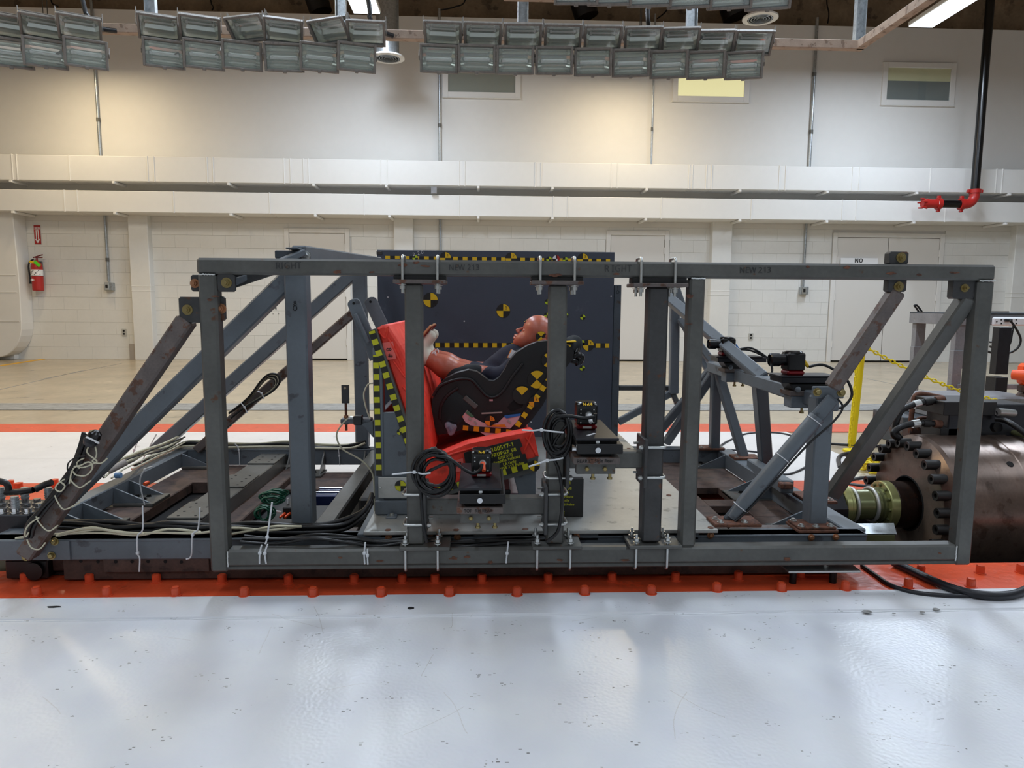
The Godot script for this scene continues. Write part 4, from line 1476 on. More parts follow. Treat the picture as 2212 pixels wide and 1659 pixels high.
func build_side_frame() -> void:
	var t := thing("side_frame", "large rectangular grey steel tube frame along the sled's near side", "steel frame", Vector3(0.38, 0.1, -2.225))
	var z0 := -2.252
	var z1 := -2.2
	var st := mb()
	box(st, Vector3(-0.886, 1.044, z0), Vector3(1.648, 1.094, z1), 0.007)
	var tr := build(st, "top_rail", M.steel, t)
	st = mb()
	box(st, Vector3(-0.832, 0.106, z0), Vector3(1.597, 0.162, z1), 0.007)
	box(st, Vector3(-0.832, 0.092, z0 - 0.03), Vector3(1.597, 0.107, z1 - 0.006), 0.003)
	build(st, "bottom_rail", M.steel, t)
	for x in [[-0.884, -0.828, 0.088], [1.593, 1.648, 0.09], [0.652, 0.702, 0.162]]:
		st = mb()
		box(st, Vector3(x[0], x[2], z0), Vector3(x[1], 1.045, z1), 0.007)
		build(st, "post", M.steel, t)
	# weld beads
	for w in [[Vector3(-0.88, 1.043, z1), Vector3(-0.83, 1.043, z1)], [Vector3(0.655, 1.043, z1), Vector3(0.7, 1.043, z1)], [Vector3(-0.827, 0.108, z1), Vector3(-0.827, 0.16, z1)], [Vector3(1.595, 1.043, z1), Vector3(1.645, 1.043, z1)], [Vector3(1.592, 0.108, z1), Vector3(1.592, 0.16, z1)]]:
		var pts := PackedVector3Array()
		for i in 14:
			pts.append(w[0].lerp(w[1], i / 13.0) + Vector3(rng.randf_range(-0.001, 0.001), rng.randf_range(-0.001, 0.001), 0.0))
		st = mb()
		tube(st, pts, 0.0028, 6)
		build(st, "weld_bead", M.zinc, t)
	# bolted lugs at the corners
	bolt_plate(t, Vector3(-0.826, 1.046, -2.205), Vector3(-0.772, 0.99, -2.205), 0.012, M.steel_dark, [Vector3(-0.797, 1.018, -2.205)], M.gold_zinc)
	bolt_plate(t, Vector3(-0.919, 1.043, -2.235), Vector3(-0.88, 0.991, -2.235), 0.012, M.steel_dark, [Vector3(-0.906, 1.016, -2.235)], M.copper_bolt, 0.015)
	bolt_plate(t, Vector3(-0.951, 0.974, -2.215), Vector3(-0.876, 0.894, -2.215), 0.018, M.steel_dark, [Vector3(-0.924, 0.934, -2.215)], M.gold_zinc)
	bolt_plate(t, Vector3(-0.843, 0.976, -2.23), Vector3(-0.815, 0.9, -2.23), 0.014, M.steel_dark, [Vector3(-0.826, 0.938, -2.23)], M.copper_bolt)
	bolt_plate(t, Vector3(1.304, 1.135, -2.22), Vector3(1.368, 1.093, -2.22), 0.03, M.steel_dark, [Vector3(1.342, 1.116, -2.22)], M.gold_zinc)
	bolt_plate(t, Vector3(1.307, 1.051, -2.22), Vector3(1.368, 1.006, -2.22), 0.03, M.steel_dark, [Vector3(1.341, 1.023, -2.22)], M.gold_zinc)
	bolt_plate(t, Vector3(1.52, 1.051, -2.215), Vector3(1.594, 0.985, -2.215), 0.03, M.steel_dark, [Vector3(1.557, 1.02, -2.215)], M.gold_zinc, 0.014)
	# pencilled marks on the top rail
	for m in [["RIGHT", Vector3(-0.606, 1.072, -2.199), 0.020, M.pencil], ["NEW 213", Vector3(-0.063, 1.071, -2.199), 0.017, M.pencil], ["R IGHT", Vector3(0.42, 1.072, -2.199), 0.020, M.steel_dark], ["NEW 213", Vector3(0.86, 1.071, -2.199), 0.018, M.steel_dark]]:
		lettering(tr, m[0], m[2], Transform3D(Basis(Vector3.BACK, 0.02), m[1]), m[3], "pencil_mark")
	# rust patches eaten into the paint
	for p in [Vector3(-0.454, 1.054, -2.199), Vector3(-0.35, 1.054, -2.199), Vector3(-0.185, 1.074, -2.199), Vector3(0.223, 1.05, -2.199), Vector3(0.414, 1.055, -2.199), Vector3(-0.211, 1.085, -2.199), Vector3(1.029, 1.083, -2.199), Vector3(1.156, 1.081, -2.199), Vector3(1.301, 1.065, -2.199), Vector3(1.509, 1.068, -2.199), Vector3(1.393, 1.061, -2.199), Vector3(-0.254, 1.077, -2.199), Vector3(-0.847, 0.965, -2.199), Vector3(-0.831, 0.976, -2.199), Vector3(0.652, 0.987, -2.199), Vector3(0.652, 0.899, -2.199), Vector3(-0.466, 0.135, -2.199), Vector3(-0.339, 0.123, -2.199), Vector3(-0.098, 0.13, -2.199), Vector3(-0.053, 0.134, -2.199), Vector3(0.023, 0.115, -2.199), Vector3(0.467, 0.119, -2.199), Vector3(0.252, 0.121, -2.199), Vector3(1.012, 0.118, -2.199), Vector3(1.535, 0.134, -2.199)]:
		var o := PackedVector2Array()
		var w := rng.randf_range(0.006, 0.022)
		var h := rng.randf_range(0.003, 0.007)
		for i in 14:
			var g := TAU * i / 14
			o.append(Vector2(cos(g) * w, sin(g) * h) * rng.randf_range(0.5, 1.15))
		st = mb()
		prism(st, Transform3D(Basis.IDENTITY, p), o, 0.0006)
		build(st, "rust_patch", M.rust, t)
	# clamped posts with their U-bolts
	clamped_post(-0.2225, 0.0555, 0.162, 1.02, [-0.254, -0.146], [-0.255, -0.15], -0.283, -0.12, "grey clamped post in front of the red backrest", M.steel)
	clamped_post(0.2335, 0.0575, 0.162, 1.02, [0.175, 0.283], [0.175, 0.284], 0.148, 0.311, "grey clamped post crossing the dummy's head", M.steel)
	clamped_post(0.553, 0.064, 0.168, 1.015, [0.493, 0.602], [0.502, 0.606], 0.467, 0.642, "brown-edged clamped post standing right of the backdrop panel", M.steel_dark)


func clamped_post(x: float, w: float, y0: float, y1: float, top_u: Array, low_u: Array, px0: float, px1: float, label: String, m: Material) -> void:
	var t := thing("clamped_post", label, "post", Vector3(x, y0, -2.226), "posts clamped between the frame rails")
	var st := mb()
	var d := w * 0.5
	box(st, Vector3(x - d, y0 + 0.012, -2.226 - d), Vector3(x + d, y1, -2.226 + d - 0.003), 0.006)
	build(st, "tube", m, t)
	st = mb()
	box(st, Vector3(px0, y1, -2.29), Vector3(px1, y1 + 0.012, -2.18), 0.002)
	var tp := build(st, "top_plate", M.brown_steel, t)
	st = mb()
	box(st, Vector3(px0, y1 + 0.012, -2.252), Vector3(px1, 1.044, -2.202), 0.001)
	build(st, "rubber_pad", M.black, t)
	st = mb()
	box(st, Vector3(px0 + 0.01, 0.163, -2.29), Vector3(px1 + 0.01, 0.175, -2.178), 0.002)
	var lp := build(st, "foot_plate", M.steel, t)
	for ux in top_u:
		u_bolt(tp, ux, 1.106, y1 - 0.03, 1.0)
	for ux in low_u:
		u_bolt(lp, ux, 0.088, 0.21, -1.0)


func u_bolt(parent: Node, x: float, crown: float, tail: float, s: float) -> void:
	var st := mb()
	var zf := -2.192
	var zb := -2.262
	var pts := [Vector3(x, tail, zf), Vector3(x, crown - s * 0.012, zf), Vector3(x, crown - s * 0.003, zf - 0.005), Vector3(x, crown, zf - 0.014), Vector3(x, crown, zb + 0.014), Vector3(x, crown - s * 0.003, zb + 0.005), Vector3(x, crown - s * 0.012, zb), Vector3(x, tail, zb)]
	tube(st, PackedVector3Array(pts), 0.0045, 10)
	var u := build(st, "u_bolt", M.zinc, parent)
	for z in [zf, zb]:
		st = mb()
		var y := tail + s * 0.018
		cyl(st, Vector3(x, y - 0.005, z), Vector3(x, y + 0.005, z), 0.009, -1, 6)
		cyl(st, Vector3(x, y + s * 0.007, z), Vector3(x, y + s * 0.009, z), 0.012, -1, 14)
		build(st, "nut", M.zinc, u)


# ---------------------------------------------------------------- struts on the left

func strut(called: String, label: String, a: Vector3, b: Vector3, w: float, m: Material, up := Vector3.BACK, group := "sled struts") -> Node3D:
	var t := thing(called, label, "strut", b if b.y < a.y else a, group)
	var st := mb()
	bar(st, a, b, w, w, 0.006, up)
	build(st, "tube", m, t)
	return t


func build_left_struts() -> void:
	var t := strut("brown_strut", "brown square strut wrapped in cables at the left corner", Vector3(-0.934, 0.904, -2.235), Vector3(-1.499, 0.13, -2.262), 0.054, M.brown_steel)
	t = strut("grey_post", "blue-grey square post marked 80 left of the bench", Vector3(-0.642, 0.168, -2.44), Vector3(-0.642, 1.10, -2.44), 0.073, M.blue_steel)
	lettering(t, "8", 0.016, Transform3D(Basis.IDENTITY, Vector3(-0.643, 0.955, -2.402)), M.ink)
	lettering(t, "O", 0.017, Transform3D(Basis.IDENTITY, Vector3(-0.643, 0.939, -2.402)), M.ink)
	strut("grey_diagonal", "wide blue-grey diagonal behind the frame's left post", Vector3(-0.66, 1.06, -2.48), Vector3(-1.585, 0.17, -2.48), 0.063, M.blue_steel)
	t = strut("grey_post", "blue-grey far post left of the backdrop panel", Vector3(-0.665, 0.17, -3.78), Vector3(-0.665, 1.12, -3.78), 0.07, M.blue_steel)
	strut("grey_diagonal", "blue-grey diagonal running from far sled corner to far post", Vector3(-0.68, 1.13, -3.78), Vector3(-1.80, 0.14, -3.78), 0.066, M.blue_steel)
	t = strut("grey_diagonal", "thin brown-stained diagonal holding the looped cable coil", Vector3(-0.675, 0.92, -3.72), Vector3(-1.538, 0.169, -3.72), 0.046, M.brown_steel)
	# apex bracket, brace and cross tube
	t = thing("apex_bracket", "blue-grey apex bracket with braces above the top rail", "bracket", Vector3(-0.66, 1.1, -2.45))
	var st := mb()
	box(st, Vector3(-0.72, 1.136, -2.45), Vector3(-0.604, 1.109, -2.48), 0.003)
	build(st, "clip_plate", M.blue_dark, t)
	bolt(t, Vector3(-0.614, 1.119, -2.448), Vector3.BACK, 0.012, M.zinc)
	st = mb()
	box(st, Vector3(-0.669, 1.143, -2.4), Vector3(-0.627, 1.138, -2.47), 0.002)
	build(st, "cap_plate", M.blue_steel, t)
	st = mb()
	bar(st, Vector3(-0.817, 1.009, -2.24), Vector3(-0.617, 1.129, -2.43), 0.04, 0.02, 0.003, Vector3.UP)
	build(st, "brace", M.blue_steel, t)
	st = mb()
	bar(st, Vector3(-0.641, 1.129, -2.46), Vector3(-0.568, 1.174, -3.76), 0.05, 0.05, 0.005, Vector3.UP)
	build(st, "cross_tube", M.blue_steel, t)
	st = mb()
	plate(st, [Vector3(-0.797, 1.047, -2.27), Vector3(-0.665, 1.049, -2.27), Vector3(-0.794, 1.005, -2.27)], 0.012)
	build(st, "corner_web", M.steel_dark, t)
	# camera-flag on its threaded rod
	t = thing("trigger_flag", "small dark plate with a hole on a threaded rod", "trigger flag", Vector3(-0.525, 0.504, -2.62))
	var x := -0.524
	st = mb()
	box(st, Vector3(-0.538, 0.651, -2.62), Vector3(-0.509, 0.581, -2.626), 0.001)
	build(st, "flag_plate", M.steel_dark, t)
	st = mb()
	var hole := Vector3(-0.524, 0.64, -2.618)
	cyl(st, hole, hole + Vector3(0, 0, 0.0012), 0.005, -1, 16)
	build(st, "flag_hole", M.tan_floor, t)
	st = mb()
	cyl(st, Vector3(x, 0.475, -2.63), Vector3(x, 0.598, -2.63), 0.005, -1, 12)
	build(st, "threaded_rod", M.rust, t)
	for y in [0.529, 0.504]:
		st = mb()
		cyl(st, Vector3(x, y - 0.005, -2.63), Vector3(x, y + 0.005, -2.63), 0.009, -1, 6)
		build(st, "nut", M.copper_bolt, t)
	st = mb()
	box(st, Vector3(-0.542, 0.523, -2.61), Vector3(-0.427, 0.504, -2.66), 0.003)
	plate(st, [Vector3(-0.459, 0.506, -2.6), Vector3(-0.419, 0.516, -2.6), Vector3(-0.418, 0.454, -2.6)], 0.05)
	build(st, "bracket_arm", M.blue_steel, t)
	st = mb()
	box(st, Vector3(-0.49, 0.536, -2.595), Vector3(-0.459, 0.502, -2.63), 0.002)
	build(st, "sensor", M.black_gloss, t)
	st = mb()
	cyl(st, Vector3(-0.503, 0.53, -2.6), Vector3(-0.491, 0.53, -2.6), 0.006)
	build(st, "sensor_plug", M.zinc, t)


# ---------------------------------------------------------------- dark panel behind the seat

func build_backdrop() -> void:
	var z := -3.95
	var t := thing("backdrop_panel", "large dark blue-grey backdrop panel with yellow survey targets", "backdrop panel", Vector3(0.07, 0.194, z))
	var x0 := -0.598
	var x1 := 0.735
	var st := mb()
	box(st, Vector3(x0, 0.194, z - 0.03), Vector3(x1, 1.252, z), 0.002)
	build(st, "sheet", M.backdrop, t)
	st = mb()
	box(st, Vector3(x1 + 0.002, 0.194, z - 0.06), Vector3(x1 + 0.045, 1.07, z - 0.01), 0.003)
	var sp := build(st, "side_post", M.blue_dark, t)
	lettering(sp, "1", 0.02, Transform3D(Basis.IDENTITY, Vector3(0.758, 1.052, z - 0.0095)), M.ink)
	lettering(sp, "O", 0.02, Transform3D(Basis.IDENTITY, Vector3(0.759, 1.029, z - 0.0095)), M.ink)
	st = mb()
	box(st, Vector3(x0 - 0.002, 1.225, z - 0.05), Vector3(x0 + 0.03, 1.245, z + 0.004), 0.002)
	build(st, "corner_clip", M.steel_dark, t)
	# tapes
	var zt := z + 0.0002
	check_tape(t, Vector3(-0.552, 1.211, -3.95), Vector3(0.709, 1.205, -3.95), 0.018, Vector3.BACK, "marker_tape", 0, 0.0269, M.tape_yellow)
	check_tape(t, Vector3(-0.407, 1.079, -3.95), Vector3(-0.406, 0.721, -3.95), 0.012, Vector3.BACK, "marker_tape", 0, 0.0269, M.tape_yellow)
	check_tape(t, Vector3(-0.304, 0.723, -3.95), Vector3(0.715, 0.725, -3.95), 0.027, Vector3.BACK, "marker_tape", 1, 0.0269, M.tape_yellow)
	# targets
	for p in [[Vector3(0.107, 0.919, -3.949), 0.0395, "B"], [Vector3(-0.302, 0.977, -3.949), 0.042, "A"], [Vector3(-0.218, 1.211, -3.949), 0.033, "1"], [Vector3(0.15, 1.212, -3.949), 0.033, "2"], [Vector3(0.554, 1.211, -3.949), 0.033, "3"], [Vector3(0.595, 0.726, -3.949), 0.033, "E"]]:
		survey_target(t, p[0], p[1], Vector3.BACK, PI if p[2] == "A" else 0.0, null, 3, "" if p[2] == "A" else p[2])
	lettering(t, "A", 0.02, Transform3D(Basis.IDENTITY, Vector3(-0.281, 0.962, -3.946)), M.ink)
	for p in [Vector3(-0.386, 1.21, -3.949), Vector3(0.363, 1.209, -3.949), Vector3(0.455, 1.207, -3.949), Vector3(0.56, 0.886, -3.949), Vector3(0.563, 0.595, -3.949), Vector3(0.558, 0.741, -3.949), Vector3(0.354, 0.895, -3.949), Vector3(0.462, 0.896, -3.949), Vector3(0.358, 0.971, -3.949)]:
		survey_target(t, p, 0.016, Vector3.BACK, 0.0, M.tape_green)
	survey_target(t, Vector3(0.402, 1.212, -3.949), 0.02, Vector3.BACK, 0.0, M.white)
	st = mb()
	cyl(st, Vector3(0.403, 1.212, -3.95), Vector3(0.402, 1.212, -3.947), 0.021, -1, 24)
	build(st, "red_disc", M.red_paint, t)
	survey_target(t, Vector3(0.402, 1.212, -3.946), 0.0195, Vector3.BACK, PI / 2, M.white)
	lettering(t, "2, 2.0", 0.018, Transform3D(Basis(Vector3.BACK, 0.25), Vector3(-0.37, 1.235, -3.948)), M.chalk, "chalk_mark")
	for p in [Vector3(-0.113, 0.859, -3.949), Vector3(0.271, 0.281, -3.949), Vector3(0.719, 1.005, -3.949), Vector3(-0.54, 0.991, -3.949)]:
		st = mb()
		cyl(st, p, p + Vector3(0, 0, 0.002), 0.004, -1, 10)
		build(st, "screw", M.chalk, t)


# ---------------------------------------------------------------- red test bench

func build_bench() -> void:
	var zn := -2.47
	var zf := -3.42
	var t := thing("test_bench", "red covered test bench with a grey steel stand and checker tapes", "test bench", Vector3(-0.1, 0.194, -2.95))
	var st := mb()
	# stand: near and far side frames
	for z in [zn, zf + 0.06]:
		st = mb()
		box(st, Vector3(-0.395, 0.235, z - 0.05), Vector3(-0.36, 0.80, z), 0.003)
		build(st, "rear_upright", M.blue_steel, t)
		st = mb()
		plate(st, [Vector3(-0.36, 0.25, z - 0.004), Vector3(-0.36, 0.57, z - 0.004), Vector3(-0.315, 0.57, z - 0.004), Vector3(-0.225, 0.36, z - 0.004), Vector3(-0.225, 0.25, z - 0.004)], 0.012)
		build(st, "side_plate", M.blue_steel, t)
		st = mb()
		box(st, Vector3(-0.395, 0.194, z - 0.09), Vector3(0.19, 0.25, z + 0.01), 0.006)
		build(st, "base_channel", M.blue_steel, t)
		st = mb()
		plate(st, [Vector3(0.13, 0.25, z - 0.01), Vector3(0.19, 0.25, z - 0.01), Vector3(0.19, 0.37, z - 0.01), Vector3(0.1, 0.37, z - 0.01)], 0.05, 0.003)
		build(st, "front_leg", M.blue_steel, t)
		st = mb()
		plate(st, [Vector3(-0.407, 0.862, -2.47) + Vector3(0, 0, z - zn), Vector3(-0.381, 0.871, -2.47) + Vector3(0, 0, z - zn), Vector3(-0.233, 0.412, -2.47) + Vector3(0, 0, z - zn), Vector3(-0.26, 0.369, -2.47) + Vector3(0, 0, z - zn)], 0.03, 0.002)
		build(st, "back_frame", M.steel, t)
		st = mb()
		plate(st, [Vector3(-0.236, 0.269, -2.47) + Vector3(0, 0, z - zn), Vector3(-0.236, 0.238, -2.47) + Vector3(0, 0, z - zn), Vector3(0.193, 0.354, -2.47) + Vector3(0, 0, z - zn), Vector3(0.198, 0.409, -2.47) + Vector3(0, 0, z - zn), Vector3(0.176, 0.402, -2.47) + Vector3(0, 0, z - zn)], 0.03, 0.002)
		build(st, "seat_frame", M.steel, t)
	st = mb()
	box(st, Vector3(-0.39, 0.26, zf), Vector3(-0.37, 0.56, zn - 0.05), 0.002)
	build(st, "rear_sheet", M.blue_dark, t)
	st = mb()
	box(st, Vector3(-0.2, 0.25, zf), Vector3(0.1, 0.27, zn - 0.06), 0.003)
	box(st, Vector3(-0.15, 0.25, -2.75), Vector3(-0.05, 0.36, -2.65), 0.003)
	build(st, "under_seat_sheet", M.steel_dark, t)
	# tapes on the near side
	check_tape(t, Vector3(-0.378, 0.339, -2.469), Vector3(-0.383, 0.777, -2.469), 0.0205, Vector3.BACK, "marker_tape", 1, 0.0205)
	check_tape(t, Vector3(-0.248, 0.381, -2.468), Vector3(-0.396, 0.861, -2.468), 0.0225, Vector3.BACK, "marker_tape", 0, 0.0205)
	check_tape(t, Vector3(-0.235, 0.265, -2.468), Vector3(0.169, 0.377, -2.468), 0.0225, Vector3.BACK, "marker_tape", 1, 0.0205)
	survey_target(t, Vector3(-0.302, 0.499, -2.472), 0.011, Vector3.BACK, 0.2, M.tape_lime)
	survey_target(t, Vector3(-0.258, 0.382, -2.467), 0.018, Vector3.BACK, 0.0, M.tape_yellow, 2)
	survey_target(t, Vector3(0.183, 0.375, -2.467), 0.02, Vector3.BACK, 0.0, M.tape_yellow, 3, "1")
	# aluminium face plate with a large target
	st = mb()
	box(st, Vector3(-0.38, 0.336, -2.458), Vector3(-0.245, 0.26, -2.466), 0.001)
	var fp := build(st, "face_plate", M.aluminium, t)
	survey_target(fp, Vector3(-0.3, 0.305, -2.457), 0.0205, Vector3.BACK, 0.0, M.tape_lime)
	for p in [Vector3(-0.372, 0.299, -2.457), Vector3(-0.271, 0.294, -2.457)]:
		bolt(fp, p, Vector3.BACK, 0.004, M.zinc, "screw", false)
	# clamp lug on the plate
	st = mb()
	box(st, Vector3(-0.35, 0.201, -2.42), Vector3(-0.312, 0.167, -2.46), 0.003)
	var lug := build(st, "clamp_lug", M.blue_steel, t)
	bolt(lug, Vector3(-0.33, 0.201, -2.44), Vector3.UP, 0.008, M.zinc)
	# rear arms with rounded ends
	for a in [[Vector3(-0.474, 0.957, -2.56), Vector3(-0.397, 0.755, -2.56)], [Vector3(-0.533, 0.964, -3.3), Vector3(-0.446, 0.773, -3.3)]]:
		st = mb()
		var d: Vector3 = (a[1] - a[0]).normalized()
		var n := Vector3(-d.y, d.x, 0)
		var w := 0.0235 if a[0].z > -3 else 0.03
		var o := []
		for i in 9:
			var g := PI * i / 8.0
			o.append(a[0] + n * cos(g) * w - d * sin(g) * w * 0.7)
		o.append(a[1] - n * w)
		o.append(a[1] + n * w)
		plate(st, o, 0.016, 0.002)
		var arm := build(st, "rear_arm", M.blue_steel, t)
		st = mb()
		cyl(st, a[0], a[0] + Vector3(0, 0, 0.0012), w * 0.2, -1, 14)
		build(st, "pin_hole", M.gap, arm)
	st = mb()
	bar(st, Vector3(-0.466, 0.919, -2.55), Vector3(-0.421, 0.815, -2.55), 0.012, 0.03, 0.002)
	build(st, "weld_gusset", M.blue_steel, t)
	# cushions
	st = mb()
	var back := [Vector3(-0.384, 0.869, -2.5), Vector3(-0.363, 0.881, -2.5), Vector3(-0.342, 0.88, -2.5), Vector3(-0.298, 0.81, -2.5), Vector3(-0.254, 0.719, -2.5), Vector3(-0.214, 0.584, -2.5), Vector3(-0.195, 0.465, -2.5), Vector3(-0.188, 0.405, -2.5), Vector3(-0.237, 0.405, -2.5), Vector3(-0.307, 0.631, -2.5)]
	cushion(st, back, -2.49, zf)
	var bc := build(st, "back_cushion", M.red_cloth, t)
	st = mb()
	var seat := [Vector3(-0.21, 0.393, -2.5), Vector3(-0.144, 0.418, -2.5), Vector3(-0.06, 0.453, -2.5), Vector3(0.058, 0.477, -2.5), Vector3(0.173, 0.499, -2.5), Vector3(0.182, 0.492, -2.5), Vector3(0.2, 0.406, -2.5), Vector3(0.19, 0.395, -2.5), Vector3(0.025, 0.344, -2.5), Vector3(-0.196, 0.275, -2.5), Vector3(-0.215, 0.284, -2.5)]
	cushion(st, seat, -2.48, -2.57)
	var low := []
	for p in seat: low.append(Vector3(p.x, p.y - (0.034 if p.y > 0.37 else 0.0), p.z))
	cushion(st, low, -2.565, zf)
	var sc := build(st, "seat_cushion", M.red_cloth, t)
	# folds of cloth
	for f in [[Vector3(-0.375, 0.858, -2.49), Vector3(-0.352, 0.834, -2.489), Vector3(-0.342, 0.875, -2.49)], [Vector3(-0.342, 0.836, -2.488), Vector3(-0.318, 0.791, -2.486), Vector3(-0.294, 0.737, -2.488)], [Vector3(-0.324, 0.753, -2.489), Vector3(-0.294, 0.71, -2.487), Vector3(-0.282, 0.693, -2.489)], [Vector3(-0.292, 0.661, -2.489), Vector3(-0.267, 0.632, -2.487), Vector3(-0.258, 0.62, -2.489)]]:
		wire(f, 0.004, "cloth_fold", M.red_cloth, bc, 5, 6)
	for f in [[Vector3(0.152, 0.477, -2.478), Vector3(0.169, 0.452, -2.476), Vector3(0.19, 0.411, -2.478)], [Vector3(0.175, 0.495, -2.478), Vector3(0.159, 0.456, -2.476), Vector3(0.149, 0.431, -2.478)], [Vector3(-0.185, 0.392, -2.479), Vector3(-0.101, 0.422, -2.476), Vector3(-0.026, 0.442, -2.479)]]:
		wire(f, 0.004, "cloth_fold", M.red_cloth, sc, 5, 6)
	# pencilled tags
	note(bc, [Vector3(-0.362, 0.818, -2.484), Vector3(-0.324, 0.824, -2.484), Vector3(-0.313, 0.762, -2.484), Vector3(-0.348, 0.757, -2.484)])
	lettering(bc, "8", 0.018, Transform3D(Basis(Vector3.BACK, -1.45), Vector3(-0.339, 0.795, -2.482)), M.ink, "pencil_mark")
	lettering(bc, "#", 0.017, Transform3D(Basis(Vector3.BACK, -1.45), Vector3(-0.334, 0.773, -2.482)), M.ink, "pencil_mark")
	note(sc, [Vector3(-0.12, 0.388, -2.474), Vector3(-0.076, 0.402, -2.474), Vector3(-0.071, 0.357, -2.474), Vector3(-0.115, 0.347, -2.474)])
	lettering(sc, "#8", 0.02, Transform3D(Basis(Vector3.BACK, 0.2), Vector3(-0.096, 0.377, -2.471)), M.ink, "pencil_mark")
	# black title card on the side of the seat
	var tilt := 0.27
	var tb := Basis(Vector3.BACK, tilt)
	st = mb()
	plate(st, [Vector3(-0.073, 0.424, -2.466), Vector3(0.128, 0.476, -2.466), Vector3(0.14, 0.447, -2.466), Vector3(0.13, 0.441, -2.466), Vector3(0.138, 0.418, -2.466), Vector3(0.15, 0.42, -2.466), Vector3(0.159, 0.388, -2.466), Vector3(-0.059, 0.328, -2.466)], 0.004)
	var card := build(st, "title_card", M.tape_black, t)
	title_lines(card, [[Vector3(0.061, 0.443, -2.466), 0.0235], [Vector3(0.071, 0.424, -2.466), 0.0205], [Vector3(0.078, 0.41, -2.466), 0.0155], [Vector3(0.083, 0.398, -2.466), 0.0155], [Vector3(0.093, 0.386, -2.466), 0.0155], [Vector3(0.095, 0.373, -2.466), 0.0155]], tb)
	# the same card on a black stand beside the bench
	var s2 := thing("title_stand", "black title stand with yellow lettering standing on the plate", "title stand", Vector3(0.318, 0.192, -2.43))
	st = mb()
	box(st, Vector3(0.235, 0.194, -2.46), Vector3(0.359, 0.336, -2.43), 0.002)
	build(st, "board", M.tape_black, s2)
	title_lines(s2, [[Vector3(0.279, 0.321, -2.429), 0.0165], [Vector3(0.279, 0.301, -2.429), 0.016], [Vector3(0.283, 0.285, -2.429), 0.013], [Vector3(0.281, 0.27, -2.429), 0.013], [Vector3(0.286, 0.256, -2.429), 0.013], [Vector3(0.282, 0.241, -2.429), 0.013]], Basis.IDENTITY)
	lettering(s2, "E", 0.014, Transform3D(Basis.IDENTITY, Vector3(0.287, 0.208, -2.429)), M.tape_lime, "lettering", true)


func title_lines(parent: Node, rows: Array, b: Basis) -> void:
	var words := ["S160517-1", "FRUPG2_98", "HIII 3YO", "Evenflo Tribute", "LA Only", "FMVSS 213 Pulse"]
	for i in 6:
		lettering(parent, words[i], rows[i][1] * 0.62, Transform3D(b, rows[i][0]), M.tape_lime, "lettering", true)


func note(parent: Node, corners: Array) -> void:
	var st := mb()
	plate(st, corners, 0.001)
	var m := plain(Color(0.95, 0.42, 0.38), 0.3)
	build(st, "clear_tape", m, parent)


# an upholstered block: outline in (x, y), swollen edges, from z0 back to z1
func cushion(st: SurfaceTool, outline: Array, z0: float, z1: float) -> void:
	var o := PackedVector2Array()
	for p in outline: o.append(Vector2(p.x, p.y))
	prism(st, Transform3D(Basis.IDENTITY, Vector3(0, 0, z1)), o, z0 - z1, 0.008)


# ---------------------------------------------------------------- child seat

